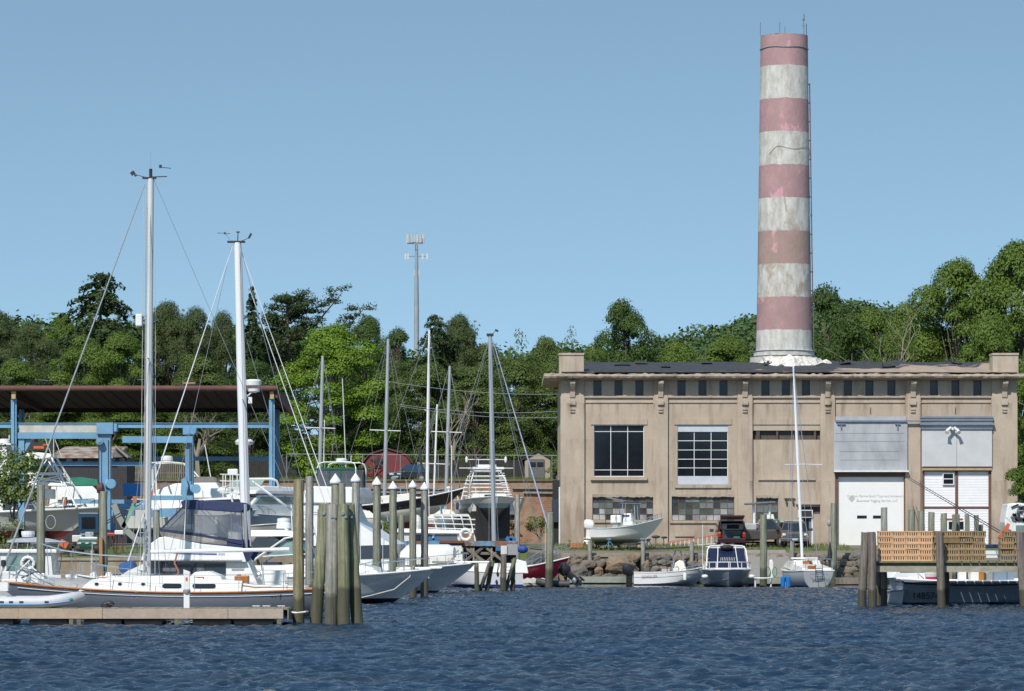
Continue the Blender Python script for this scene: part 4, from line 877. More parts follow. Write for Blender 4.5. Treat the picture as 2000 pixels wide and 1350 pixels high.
def radome(s,x,y,z,r=.3,h=.22,name='radar_dome'):
 mb=MB();mb.lathe((x,y,z),[(r*.5,-.12),(r*.5,0),(r*.95,0),(r,h*.4),(r*.95,h*.8),(r*.6,h),(.01,h)],16);return mb.build(name,gel,s.r if isinstance(s,Boat)else s,smooth=True)
def stands(s,n,zt,x0,x1,hw,g,wood=True):
 mb=MB()
 for i in range(n):
  x=x0+(x1-x0)*i/max(1,n-1)
  for sg in(1,-1):
   q=Vector((x,sg*hw,zt));mb.box((x,sg*hw,zt),(.28,.28,.04),rx=sg*.5)
   mb.tube([q,(x,sg*hw,g+.35)],.025,5)
   for k in range(3):a=k*2.09+.5;mb.tube([(x,sg*hw,g+.45),(x+.35*math.cos(a),sg*hw+.35*math.sin(a),g)],.022,5)
 mb.build('jack_stand',MC['blue_painted_steel'],s.r);mb=MB()
 for i in range(2):
  x=x0+(x1-x0)*(i*.8+.1);mb.bx(x-.2,x+.2,-.45,.45,g,g+(zt-g)*.35)
 mb.build('keel_block',MC['raw_timber'],s.r)
def gear(b,seed,n=8,t0=.1,t1=.9,h=0.0,kinds='rcfvsa'):
 rr=random.Random(seed)
 for i in range(n):
  t=t0+(t1-t0)*(i+.5)/n;x,y,z=b.pt(t,1);sg=b.near if rr.random()<.75 else-b.near;k=kinds[i%len(kinds)];z+=h;yy=sg*y*rr.uniform(.5,.92);mb=MB()
  if k=='r':mb.tube([(x,yy,z),(x-.1,yy*1.03,z+rr.uniform(.6,1.5))],.022,5);mb.build('fishing_rod',rr.choice([blk,steel,gel]),b.r)
  elif k=='c':mb.box((x,yy*.7,z+.1),(rr.uniform(.3,.7),.4,.2));mb.build('seat_cushion',rr.choice([navy,gel2,cushion]),b.r,bevel=.04)
  elif k=='f':mb.lathe((x,sg*(y+.08),z-.62),[(.03,0),(.1,.06),(.1,.42),(.03,.5)],10);mb.build('fender',rr.choice([gel,navy,blk]),b.r,smooth=True)
  elif k=='v':mb.lathe((x,yy*.6,z),[(.07,0),(.08,.16),(.14,.24),(.12,.34),(.02,.36)],10);mb.build('vent_cowl',gel,b.r,smooth=True)
  elif k=='s':mb.tube([(x-.3,sg*y*.93,z),(x-.3,sg*y*.93,z+.32),(x+.3,sg*y*.93,z+.32),(x+.3,sg*y*.93,z)],.018,5);mb.build('grab_rail',steel,b.r)
  else:mb.tube([(x,yy,z),(x,yy,z+rr.uniform(1.2,2.4))],.014,4);mb.build('whip_aerial',gel,b.r)
#  timber piles
def pile_mat(name,c,c2,wet=1.1,algae=(.06,.075,.02),base=(.03,.03,.018)):
 m=mat(name,c,.92,c2=c2,scale=13,streak=.04,lo=.40,hi=.60,bump=1.0,bscale=14,dirt=.6,dcol=tuple(x*.45 for x in c))
 n=m.node_tree.nodes;l=m.node_tree.links;b=n['Principled BSDF'];src=b.inputs['Base Color'].links[0].from_socket
 t=n.new('ShaderNodeTexCoord');sx=n.new('ShaderNodeSeparateXYZ');l.new(t.outputs['Object'],sx.inputs[0])
 nz=n.new('ShaderNodeTexNoise');nz.inputs['Scale'].default_value=3;nz.inputs['Detail'].default_value=5;l.new(t.outputs['Object'],nz.inputs[0])
 def edge(z,wd):
  a=n.new('ShaderNodeMath');a.operation='MULTIPLY_ADD';a.inputs[1].default_value=wd;a.inputs[2].default_value=z-wd*.5;l.new(nz.outputs[0],a.inputs[0])
  q=n.new('ShaderNodeMath');q.operation='SUBTRACT';l.new(a.outputs[0],q.inputs[0]);l.new(sx.outputs[2],q.inputs[1])
  r=n.new('ShaderNodeMapRange');r.inputs['From Min'].default_value=-.08;r.inputs['From Max'].default_value=.08;l.new(q.outputs[0],r.inputs[0]);return r.outputs[0]
 def mix(f,a,c_,k):
  w_=n.new('ShaderNodeMath');w_.operation='MULTIPLY';w_.inputs[1].default_value=k;l.new(f,w_.inputs[0])
  x=n.new('ShaderNodeMix');x.data_type='RGBA';l.new(w_.outputs[0],x.inputs['Factor']);l.new(a,x.inputs['A']);x.inputs['B'].default_value=(*c_,1);return x.outputs['Result']
 o_=mix(edge(wet+.9,1.2),src,algae,.22);o_=mix(edge(wet,.5),o_,base,.75);l.new(o_,b.inputs['Base Color']);return m
pm_green=pile_mat('green_treated_pile',(.30,.30,.235),(.16,.165,.12));pm_grey=pile_mat('silver_weathered_pile',(.38,.365,.33),(.20,.195,.17))
pm_brown=pile_mat('brown_split_pile',(.31,.285,.18),(.18,.15,.085),1.0);pm_algae=pile_mat('algae_streaked_pile',(.29,.285,.19),(.15,.16,.09),1.35,base=(.045,.042,.03));pm_dark=pile_mat('dark_old_pile',(.24,.20,.18),(.11,.09,.08),.8)
def pile(px,top,D,wpx,lab,m,cap=False,px_bot=None,group='mooring piles',z0=-.6,dD=0,name='pile',base=None):
 x0=X(px if px_bot is None else px_bot,D);x1=X(px,D);zt=Z(top,D);r=wpx/FP*D/2;zb_=z0 if base is None else base
 t_=T(name,lab,'pile',(x0,D,0 if base is None else base),group=group);mb=MB(t_);N=12;rg=random.Random(px*7+top);k_=14;rings=[]
 for i in range(N+1):
  f=i/N;z=zb_+(zt-zb_)*f;fx=(z-0)/(zt-0)if base is None else f;xx=x0+(x1-x0)*fx+rg.gauss(0,.008);yy=D+dD*fx;rr=r*(1.10-.14*f)
  rings.append([Vector((xx+rr*(1+.05*math.sin(3*a+px))*math.cos(a),yy+rr*math.sin(a),z+(rg.uniform(-.03,.03)if i==N else 0)))for a in[2*math.pi*k/k_ for k in range(k_)]])
 mb.loft(rings);o=mb.build('shaft',m,t_,smooth=True)
 if cap:
  mb=MB(t_);q=r*1.22;mb.lathe((x1,D+dD,zt),[(q,-.06),(q*1.03,.0),(q*.95,.04),(.015,q*1.45)],14);mb.build('cap',mat('white_plastic_cap',(.74,.75,.77),.4),t_)
 return t_
#  piles on the left
pile(80,948,150,16.5,'knotty green pile standing left of the two, in front of the pilothouse boat',pm_green)
pl=pile(202,960,150,16,'green pile with an orange timber sleeve low down, right of the knotty one',pm_green)
mb=MB(pl);c=P(197,1085,149.7);mb.bx(c.x-.07,c.x+.07,149.62,149.76,.9,3.0);mb.build('rubbing_strip',mat('orange_brown_timber',(.36,.2,.07),.8,c2=(.22,.12,.05),scale=5,streak=.2),pl)
pile(306,994,160,13.5,'short pile with a white cone cap beside the foot of the tall grey mast',pm_green,cap=True)
pile(583.5,937,123.5,21,'thick brown split pile at the very end of the floating dock',pm_brown)
pile(604,931,141,16,'slimmer grey pile just behind the thick brown one',pm_grey)
pile(655,941,127,18,'white capped pile rising behind the leaning cluster',pm_green,cap=True);pile(668,944,126.2,14,'uncapped pile rising behind the leaning cluster',pm_green)
pile(694.5,938,160,16,'silver pile with white cap immediately right of the leaning cluster',pm_grey,cap=True)
pile(736,945,168,15.5,'second white capped pile right of the leaning cluster',pm_green,cap=True)
pile(767.5,953,172,15,'white capped pile above the bow of the nearer white cruiser',pm_green,cap=True)
pile(806,950,171,13.5,'greenish white capped pile, taller of the right hand pair',pm_green,cap=True)
pile(829,954,172,14,'silver white capped pile, last in the row and beside the grey flared bow',pm_grey,cap=True)
pile(784,1006,205,12,'bare green pile between the capped ones, below the black sailboat',pm_green,group='bare piles by the blue staging')
pile(1010.5,966,217,10.5,'thin pale grey pile in front of the brick wall',pm_grey,group='bare piles by the blue staging')
pile(1075,1001,203,14.5,'leaning green and orange pile in front of the dark red boat',pm_green,px_bot=1072)
dl='stout weathered pile, %s of the leaning bound cluster'
for(pt_,pb_,D_,w_,wh,m_)in((634,617,123.6,23,'leftmost',pm_algae),(650,646,122.6,25,'second from the left',pm_grey),(671,672,122.4,23,'third from the left',pm_algae),(683,699,122.9,22,'mossy rightmost',pm_algae),(660,661,124.2,20,'hindmost',pm_dark)):
 q=pile(pt_,985,D_,w_,dl%wh,m_,px_bot=pb_,group='leaning bound piles');
 if wh!='hindmost':
  mb=MB(q);c=P(pt_-2,1003+(6 if w_>23 else 0),D_-.24);mb.tube([c,c+Vector((0,.2,0))],.06,8);c2=P(pt_+4,1010,D_-.22);mb.tube([c2,c2+Vector((0,.2,0))],.045,8);mb.build('bolt',steel,q)
b_=T('float_ball','small white float ball at the waterline by the leaning cluster','float',P(622,1222,122));mb=MB();mb.ell((0,0,0),(.1,.1,.07));mb.build('ball',gel,b_)
#  long floating dock
woodnew=mat('fresh_pine_board',(.44,.34,.25),.8,c2=(.36,.27,.19),scale=4,streak=3,dirt=.25,dcol=(.2,.16,.12),bump=.4);woodgrey=mat('weathered_deck_board',(.26,.24,.20),.9,c2=(.18,.165,.13),scale=4,dirt=.4,dcol=(.10,.11,.06),bump=.5)
fd=T('floating_dock','long floating dock with pale fascia boards on dark floats in front of the grey sailboat','dock',(X(200,122),122.8,0));xr=X(562,122);xl=X(-160,122)
mb=MB(fd);x=xl;i=0
while x<xr-.05:mb.bx(x,min(x+.14,xr),121.85,124.0,.60,.645+.004*(i%3));x+=.15;i+=1
mb.build('decking',woodgrey,fd)
for a,b_,m_ in((-160,37,woodnew),(37,201,woodnew),(201.5,446,mat('greyer_fascia_board',(.42,.345,.28),.8,c2=(.33,.26,.2),scale=4,streak=3,dirt=.3,dcol=(.18,.15,.12),bump=.4)),(446.5,554,mat('pale_fascia_board',(.42,.35,.285),.8,c2=(.34,.28,.22),scale=5,streak=3,dirt=.3,dcol=(.18,.15,.12),bump=.4))):
 mb=MB(fd);mb.bx(X(a,122)+.004,X(b_,122)-.004,121.80,121.848,.30,.63);mb.build('fascia_board',m_,fd)
mb=MB(fd);mb.bx(xr,xr+.04,121.82,124.0,.28,.62);mb.bx(xl,xr-.1,122.3,123.9,.36,.56);mb.build('frame',woodgrey,fd)
blackf=mat('black_float_tub',(.02,.02,.022),.5,c2=(.04,.04,.04),scale=3)
for a,b_ in((-120,-40),(-36,27),(57,132),(164,238),(243,317),(376,452),(457,534)):
 mb=MB(fd);x0_,x1_=X(a,122),X(b_,122);y0_=121.9
 mb.loft([[Vector((x0_+e,y_,z_)),Vector((x1_-e,y_,z_)),Vector((x1_-e,123.8,z_)),Vector((x0_+e,123.8,z_))]for e,y_,z_ in((.12,y0_+.12,-.1),(.04,y0_+.05,.05),(0,y0_,.2),(.02,y0_+.02,.27),(.1,y0_+.1,.30))]);mb.build('float_tub',blackf,fd)
for px in(136,151,342,542):
 mb=MB(fd);mb.bx(X(px,122),X(px+8,122),121.82,121.9,-.2,.30);mb.build('support_block',mat('mossy_timber',(.17,.16,.10),.9,c2=(.10,.10,.06),scale=6),fd)
pe=T('power_pedestal','white dockside power pedestal standing on the floating dock beside the sailboat','pedestal',(X(365,122.3),122.3,.645));mb=MB()
mb.bx(-.10,.10,-.1,.1,0,1.15);mb.prism([(-.11,1.15),(.11,1.15),(.11,1.24),(-.11,1.32)],-.11,.11);mb.build('post',gel,pe,bevel=.01)
mb=MB();mb.lathe((0,-.06,.52),[(.115,0),(.13,.06),(.13,.10),(.10,.14)],14);mb.build('meter_collar',mat('grey_plastic',(.3,.3,.31),.5),pe);mb=MB();mb.bx(-.035,.035,-.108,-.1,.93,1.05);mb.build('amber_lens',orange,pe)
hc=T('hose_coil','black coiled hose lying on the floating dock near its left end','hose',(X(206,122.3),122.3,.66));mb=MB();mb.tube([(.17*math.cos(a)*(1-.01*k),.15*math.sin(a),.02+.003*k)for k,a in enumerate([i*.5 for i in range(44)])]+[(.5,0,.03),(.9,-.05,.03)],.022,5);mb.build('coil',blk,hc)
for i,px in enumerate((500,520,549)):
 k_=T('mooring_cleat',['small mooring cleat on the dock, farthest left of the three','mooring cleat in the middle of the three at the dock end','mooring cleat right at the corner of the dock'][i],'cleat',(X(px,122),122.05,.65),group='dock cleats');mb=MB();mb.tube([(-.13,0,.07),(.13,0,.07)],.018,6);mb.tube([(-.05,0,0),(-.05,0,.07)],.016,6);mb.tube([(.05,0,0),(.05,0,.07)],.016,6);mb.build('horn',wirem,k_)
hp=T('pile_hoop','white pile hoop holding the dock end to the brown pile','hoop',(X(580,123),123.3,.5));mb=MB();mb.tube([(-.55,-.1,.05),(-.28,-.34,.0),(.0,-.42,-.03),(.28,-.34,0),(.35,0,.0),(.28,.3,0),(0,.4,0),(-.28,.34,0),(-.55,.1,.05)],.035,6);mb.build('ring',gel,hp)
#  seawalls and bulkheads
def wallbox(name,lab,cat,x0,x1,y0,y1,z0,z1,m,cap=None):
 t_=T(name,lab,cat,((x0+x1)/2,y0,z0));mb=MB(t_);mb.bx(x0,x1,y0,y1,z0,z1);mb.build('wall',m,t_)
 if cap:mb=MB(t_);mb.bx(x0-.02,x1+.02,y0-.06,y1+.02,z1+.002,z1+.14);mb.build('coping',cap,t_)
 return t_
wallbox('seawall','stained concrete seawall below the golf cart on the left','seawall',-45,-16.3,180.3,181.2,-1,1.78,mat('buff_concrete',(.34,.27,.18),.9,c2=(.22,.17,.11),scale=1.5,streak=.5,dirt=.5,dcol=(.12,.09,.06)),concrete)
bulk=mat('grey_bulkhead_timber',(.22,.19,.16),.95,c2=(.13,.11,.09),scale=3,streak=.4,bump=.4)
bk=T('timber_bulkhead','long weathered timber bulkhead along the top of the boulders','bulkhead',(10,226.2,0));mb=MB(bk);mb.bx(X(1100,226),X(1700,226),226.0,226.35,.4,1.62);mb.build('planking',bulk,bk);mb=MB(bk);mb.bx(X(1100,226)-.1,X(1700,226),225.9,226.4,1.622,1.88);mb.build('cap_log',mat('bleached_timber',(.30,.26,.21),.9,c2=(.2,.17,.14),scale=3,streak=3,bump=.4),bk)
for i,(px,top)in enumerate(((1152,1057),(1256,1057),(1351,1058),(1547,1058))):
 pile(px,top,225.2,8.5,['short grey post in the boulders below the stored white boat','short grey post midway along the boulders','short grey post behind the centre console boat','short grey post behind the sailboat with the wooden cockpit'][i],pm_grey,group='short posts along the bulkhead')
pile(1491,1006,206.5,13.5,'tall green pile holding the small float between the two middle boats',pm_green,group='tall piles on the right');pile(1628,983,223,12,'tall dark green pile beside the white lifting door',pm_green,group='tall piles on the right')
lamp=T('lamp_bracket','small round grey lamp on a bracket beside the dark green pile','lamp',P(1619,1022,223));mb=MB();mb.ell((0,0,0),(.13,.13,.2));mb.tube([(0,0,-.2),(.02,0,-2.2)],.04,6);mb.build('housing',MC['grey_plastic'],lamp)
def brick_mat():
 m=bpy.data.materials.new('stained_brick');m.use_nodes=True;n=m.node_tree.nodes;l=m.node_tree.links;b=n['Principled BSDF'];b.inputs['Roughness'].default_value=.95
 t=n.new('ShaderNodeTexCoord');mp_=n.new('ShaderNodeMapping');mp_.inputs['Rotation'].default_value=(R(90),0,0);l.new(t.outputs['Object'],mp_.inputs[0])
 br=n.new('ShaderNodeTexBrick');br.inputs['Scale'].default_value=1;br.inputs['Brick Width'].default_value=.42;br.inputs['Row Height'].default_value=.15;br.inputs['Mortar Size'].default_value=.014
 br.inputs['Color1'].default_value=(.30,.155,.085,1);br.inputs['Color2'].default_value=(.22,.115,.07,1);br.inputs['Mortar'].default_value=(.27,.20,.15,1);l.new(mp_.outputs[0],br.inputs[0])
 nz=n.new('ShaderNodeTexNoise');nz.inputs['Scale'].default_value=.55;nz.inputs['Detail'].default_value=8;l.new(t.outputs['Object'],nz.inputs[0])
 rp=n.new('ShaderNodeValToRGB');rp.color_ramp.elements[0].position=.42;rp.color_ramp.elements[1].position=.68;l.new(nz.outputs[0],rp.inputs[0])
 mx=n.new('ShaderNodeMix');mx.data_type='RGBA';l.new(rp.outputs[0],mx.inputs['Factor']);l.new(br.outputs[0],mx.inputs['A']);mx.inputs['B'].default_value=(.31,.235,.17,1)
 n2=n.new('ShaderNodeTexNoise');n2.inputs['Scale'].default_value=1.6;n2.inputs['Detail'].default_value=8;l.new(t.outputs['Object'],n2.inputs[0]);r2=n.new('ShaderNodeValToRGB');r2.color_ramp.elements[0].position=.5;r2.color_ramp.elements[1].position=.7;r2.color_ramp.elements[1].color=(.6,.6,.6,1);l.new(n2.outputs[0],r2.inputs[0])
 m2=n.new('ShaderNodeMix');m2.data_type='RGBA';l.new(r2.outputs[0],m2.inputs['Factor']);l.new(mx.outputs['Result'],m2.inputs['A']);m2.inputs['B'].default_value=(.11,.06,.045,1)
 l.new(m2.outputs['Result'],b.inputs['Base Color']);MC['stained_brick']=m;return m
WD=261.2
bw_=T('brick_retaining_wall','long stained brick retaining wall below the lawn','wall',(0,WD,2.2));mb=MB(bw_);mb.bx(-42,X(1086,WD),WD,WD+.7,1.9,Z(940,WD));mb.build('brickwork',brick_mat(),bw_)
mb=MB(bw_);mb.bx(-42,X(1087,WD),WD-.12,WD+.75,Z(940,WD)+.002,Z(936.5,WD));mb.build('coping',mat('mossy_coping',(.17,.14,.10),.95,c2=(.09,.085,.05),scale=3),bw_)
mb=MB(bw_)
for(a,b_,py)in((640,905,953),(1000,1086,953),(700,900,961),(1022,1086,962)):mb.bar((X(a,WD),WD-.16,Z(py,WD)),(X(b_,WD),WD-.16,Z(py+.8,WD)),.12,.14)
mb.build('waling_pipe',mat('grey_waling',(.27,.26,.25),.8,c2=(.15,.14,.14),scale=3),bw_)
dkp=T('dark_shed_panel','dark green black door panel wedged between brick wall and works','panel',(X(1089,245),245,2.2));mb=MB(dkp);mb.bx(X(1079,245),X(1096,245),244.9,245.2,2.2,Z(938,245));mb.build('board',mat('near_black_board',(.015,.018,.02),.7),dkp);mb=MB(dkp);mb.bx(X(1078,244),X(1090,244),244.5,244.6,Z(1020,244),Z(975,244));mb.build('sheet',mat('navy_sheet',(.03,.045,.07),.5),dkp)
#  boulders
stone=[mat('tan_boulder',(.19,.155,.12),.9,c2=(.12,.10,.08),scale=2,bump=.8,bscale=5,dirt=.4),mat('grey_boulder',(.155,.14,.12),.9,c2=(.095,.088,.075),scale=2,bump=.8,bscale=5,dirt=.5),mat('orange_boulder',(.25,.175,.115),.9,c2=(.16,.12,.085),scale=1.5,bump=.8,bscale=5,dirt=.3),mat('mossy_boulder',(.09,.09,.05),.9,c2=(.055,.065,.025),scale=2,bump=.8,bscale=5)]
sk={0:'tan',1:'grey',2:'orange',3:'mossy'}
def boulder(px,py,D,wpx,hpx,k,lab):
 c=P(px,py,D);a=wpx/FP*D/2;b_=hpx/FP*D/2;g=np.random.default_rng(int(px*13+py));mb=MB();n_,m_=11,8;rings=[];ph=g.uniform(0,6,6)
 for i in range(m_+1):
  t=math.pi*min(max(i,.15),m_-.15)/m_;ring=[]
  for k2 in range(n_):
   f=2*math.pi*k2/n_;q=1+.16*math.sin(2*f+ph[0]+t)+.10*math.sin(3*f+ph[1]-2*t)+g.normal(0,.075);e=2.6
   sx_,sy_,sz_=math.sin(t)*math.cos(f),math.sin(t)*math.sin(f),math.cos(t);nn=(abs(sx_)**e+abs(sy_)**e+abs(sz_)**e)**(-1/e)
   ring.append(Vector((a*sx_*nn*q,a*.9*sy_*nn*q,-b_*1.1*sz_*nn*q)))
  rings.append(ring)
 mb.loft(rings);o=mb.build('boulder',stone[k],None);o.location=c;o.rotation_euler=(0,g.uniform(-.15,.15),0);tag(o,lab,'boulder',group='boulders along the bank');return o
rb=random.Random(4);rows=[(1100,1131,224.2),(1093,1119,224.8),(1099,1106,225.3),(1090,1093,225.6)];nm={}
big=[(1213,1108,224.6,62,34,2,'largest orange boulder, below the white boat on its stands'),(1130,1122,224,36,30,1,'grey boulder at the left end behind the small pontoon'),(1238,1090,225.4,26,16,2,'small orange boulder on top of the pile midway')]
for b_ in big:boulder(*b_)
posn=lambda px:('beside the dark red boat' if px<1130 else 'below the stored white boat' if px<1200 else 'behind the outboard of the centre console' if px<1260 else 'behind the centre console boat' if px<1370 else 'behind the small float' if px<1520 else 'behind the sailboat' if px<1630 else 'left of the crate wharf' if px<1690 else 'behind the crate wharf')
cnt={}
for j,(st_,py,D_)in enumerate(((1098,1129,224.1),(1092,1115,224.7),(1098,1102,225.2),(1095,1091,225.6))):
 px=st_
 while px<1712:
  wd=rb.uniform(17,33)*(1.0 if j<2 else.8);px+=wd*.5
  if not any(abs(px-q[0])<(q[3]*.5+wd*.3)and abs(py-q[1])<q[4]*.6 for q in big):
   k=rb.choice([0,1,1,0,2 if j>0 else 1])if j>0 else rb.choice([1,3,3,1]);hh=rb.uniform(13,19)*(.85 if j>1 else 1)
   lv=['lowest','second lowest','second highest','topmost'][j];key=(k,lv,posn(px));cnt[key]=cnt.get(key,0)+1;sz_='broad' if wd>25 else 'small'
   boulder(px,py+rb.uniform(-2,2),D_+rb.uniform(-.2,.2),wd,hh,k,f'{sz_} {sk[k]} boulder, {lv} layer, {posn(px)}'+('' if cnt[key]==1 else f', {["", "second", "third", "fourth", "fifth", "sixth"][min(cnt[key] - 1, 5)]} such'))
  px+=wd*.42
#  small floats on the right
def float_dock(name,lab,px0,px1,D0,D1,z,m,blocks=()):
 t_=T(name,lab,'dock',((X(px0,D0)+X(px1,D0))/2,D0,0));x0,x1=X(px0,D0),X(px1,D0);mb=MB(t_);x=x0
 while x<x1:mb.bx(x,min(x+.14,x1),D0,D1,z-.06,z);x+=.15
 mb.build('decking',woodgrey,t_);mb=MB(t_);mb.bx(x0,x1,D0-.05,D0-.002,z-.36,z-.01);mb.build('fascia_board',m,t_);mb=MB(t_);mb.bx(x0+.2,x1-.2,D0+.1,D1-.1,-.3,z-.2);mb.build('float_tub',blackf,t_)
 return t_
gf=mat('pale_green_grey_board',(.30,.32,.27),.9,c2=(.22,.24,.2),scale=3,streak=3,dirt=.4)
float_dock('floating_dock','low pale float in front of the boulders right of the dark red boat',1108,1236,220,222,.45,gf);float_dock('floating_dock','short float between the bow-on boat and the sailboat',1455,1532,212.5,216,.50,gf);float_dock('floating_dock','dim float between the sailboat and the crate wharf',1632,1700,216,218,.42,bulk)
gang=T('gangway','broad grey concrete ramp between the tall green pile and the sailboat','ramp',(X(1515,222),222,0));mb=MB(gang);xa,xb_=X(1455,222),X(1548,222);mb.add([(xa,216.5,.35),(xb_,216.5,.35),(xb_,228,2.06),(xa,228,2.06),(xa,216.5,-.5),(xb_,216.5,-.5),(xb_,228,-.5),(xa,228,-.5)],[(0,1,2,3),(7,6,5,4),(0,4,5,1),(1,5,6,2),(2,6,7,3),(3,7,4,0)]);mb.build('slab',mat('smooth_grey_concrete',(.27,.25,.22),.9,c2=(.22,.2,.18),scale=2),gang)
pe2=T('power_pedestal','small white pedestal with a green hose on the short float','pedestal',(X(1506,213),213,.5));mb=MB();mb.bx(-.11,.11,-.1,.1,0,.95);mb.ell((0,0,.95),(.11,.1,.12),8,5);mb.bx(-.33,-.27,-.05,.05,0,.9);mb.build('post',gel,pe2)
for i,dx in enumerate((-.18,.22)):
 h_=T('hose_coil',['green hose loop left of the small pedestal','green hose loop right of the small pedestal'][i],'hose',(X(1506,212.8)+dx,212.8,.52),group='green hose loops');mb=MB();mb.tube([(.13*math.cos(a)*(1+.02*k/6),.03*k/12,.32+.28*math.sin(a))for k,a in enumerate([j*.5 for j in range(26)])],.022,5);mb.build('coil',mat('green_hose',(.01,.22,.10),.5),h_)
hp2=T('pile_hoop','white pile hoop round the tall green pile on the small float','hoop',(X(1491,206),206.2,.55));mb=MB();mb.tube([(.5*math.cos(a),.4*math.sin(a),0)for a in[2*math.pi*k/14 for k in range(14)]],.05,6,closed=True);mb.tube([(-.45,0,0),(-.45,0,-.5)],.05,6);mb.tube([(.45,0,0),(.45,0,-.5)],.05,6);mb.build('ring',gel,hp2)
bs=T('steel_staging','rusty blue steel staging on old timber posts behind the grey flared bow','staging',(X(895,192),192,0));rb_=mat('rust_eaten_blue_steel',(.12,.26,.38),.7,c2=(.18,.085,.05),scale=2.5,lo=.45,hi=.56)
mb=MB(bs);mb.bx(X(775,192),X(1012,192),191.3,193.4,Z(1066,192),Z(1057,192));mb.build('deck_beam',rb_,bs);mb=MB(bs);mb.bx(X(858,191),X(905,191),191.0,191.28,Z(1061,191),Z(1056,191));mb.build('hatch_plate',mat('rust_plate',(.17,.07,.045),.9),bs)
mb=MB(bs)
for a,b_ in((992,996),(1000,1004),(840,844),(850,854)):mb.bar(P(a,1057,192),P(b_,1050,192),.1,.35)
mb.build('blue_chock',mat('blue_paint',(.03,.13,.33),.5),bs)
mb=MB(bs);mb.bx(X(978,190.6),X(990,190.6),190.6,191.1,Z(1084,190.6),Z(1066,190.6));mb.build('control_box',gel2,bs);mb=MB(bs);mb.bx(X(990.5,190.6),X(1011,190.6),190.7,191.25,Z(1084,190.6),Z(1063,190.6));mb.build('winch_housing',MC['grey_plastic'],bs);mb=MB(bs);mb.bx(X(968,191),X(977,191),191,191.25,Z(1076,191),Z(1067,191));mb.build('blue_crate',MC['blue_paint'],bs)
mb=MB(bs)
for qa,qb in((903,948),(948,905),(915,940),(945,985),(985,950),(925,925),(960,960)):mb.bar(P(qa,1066,191.6),P(qb,1098,190.8),.09,.12)
mb.bar(P(900,1080,191.5),P(1005,1082,191.5),.08,.14);mb.build('cross_brace',MC['grey_bulkhead_timber'],bs);mb=MB(bs);mb.bx(X(905,193),X(1008,193),193.1,193.2,Z(1100,193),Z(1067,193));mb.build('understage_shade',blk,bs)  # black sheet added to paint the shade beneath the staging
for i,(pt_,pb_,top,w_)in enumerate(((930,932,1092,9),(957,936,1098,8),(962,950,1096,9),(984,983,1083,12),(1006,986,1090,8),(1003,1001,1093,9))):
 pile(pt_,top,190+.4*(i%3),w_,['upright old post, leftmost under the blue staging','slanting thin post crossing the leftmost one under the blue staging','mossy leaning post second from the left under the blue staging','thick pale topped post under the grey box','slanting mossy post behind the thick pale one','splintered post at the right end of the blue staging'][i],pm_dark if i%2 else pm_algae,px_bot=pb_,group='old posts under the blue staging')
#  SALTY: grey sailboat along the dock
b=Boat('sailboat','slate grey sailboat named SALTY with teak trim lying behind the long floating dock','sailboat',132,650,-6)
S=b.lx;Zs=b.lz
hm=hull_mat('salty_paint',(.17,.19,.225),(.05,.02,.02),.10,(.6,.6,.6),.04,rough=.14,coat=.5)
b.hull(3.5,1.18,1.05,1.42,hm,rake=2.1,draft=.45,kind='sail',trans=.62,p=2.0,aft=1.0,rail=teak,railr=.045,n=26)
mb=MB()
for sg in(1,-1):mb.tube([(b.pt(t,.955)[0],sg*(b.pt(t,.955)[1]+.012),b.pt(t,1)[2]-.15)for t in[i/24*.93+.01 for i in range(25)]],.014,4)
mb.build('cove_stripe',gel,b.r)
b.cab('cabin_trunk',gel,[(S(475),1.02),(S(478),1.45),(S(400),1.52),(S(365),1.66),(S(230),1.60),(S(185),1.5),(S(160),1.08)],1.25,1.08,bevel=.03);wf=b.wf
def oval(x0,x1,z0,z1,n=5):
 r_=min((x1-x0),(z1-z0))/2;p_=[]
 for cx_,a0 in((x1-r_,-90),(x0+r_,90)):
  for k in range(n):a=R(a0+180*k/(n-1));p_.append((cx_+r_*math.cos(a),(z0+z1)/2+r_*math.sin(a)))
 return p_
for px0,px1 in((323,361),(381,427)):b.win('window',darkglass,oval(S(px1),S(px0),Zs(1148.5),Zs(1139)),wf=wf,both=False)
for px in(196,241,286):
 b.win('porthole',steel,oval(S(px+5.5),S(px-5.5),Zs(1144),Zs(1136)),wf=wf,both=False);b.win('port_glass',darkglass,oval(S(px+4),S(px-4),Zs(1143),Zs(1137)),proud=.02,wf=wf,both=False)
for px0,px1,z_ in((197,250,1127.5),(306,362,1127.5),(372,402,1127)):
 mb=MB();mb.tube([(S(px0),.95*b.near,Zs(z_)),(S(px1),.95*b.near,Zs(z_))],.022,6)
 for k in range(4):xx=S(px0)+(S(px1)-S(px0))*k/3;mb.tube([(xx,.95*b.near,Zs(z_)),(xx,.95*b.near,Zs(z_)-.1)],.03,5)
 mb.build('handrail',teak,b.r)
b.cab('sprayhood',mat('white_sailcloth',(.68,.69,.70),.7,c2=(.58,.59,.6),scale=3),[(S(375),1.6),(S(385),1.78),(S(412),1.80),(S(435),1.62),(S(440),1.45),(S(375),1.45)],1.0,.85,bevel=.04)
b.cab('coaming',gel,[(S(600),1.0),(S(600),1.26),(S(500),1.3),(S(440),1.5),(S(438),1.0)],1.1,1.02,bevel=.02)
mb=MB();mb.tube([(S(445),1.05*b.near,Zs(1138)),(S(500),1.07*b.near,Zs(1146)),(S(600),1.05*b.near,Zs(1147))],.022,6);mb.build('coaming_cap',teak,b.r)
mb=MB();mb.box((S(474),.35,Zs(1133)),(.5,.7,.32));mb.box((S(468),.4,Zs(1125)),(.12,.5,.14));mb.build('wooden_box',teak,b.r,bevel=.02)
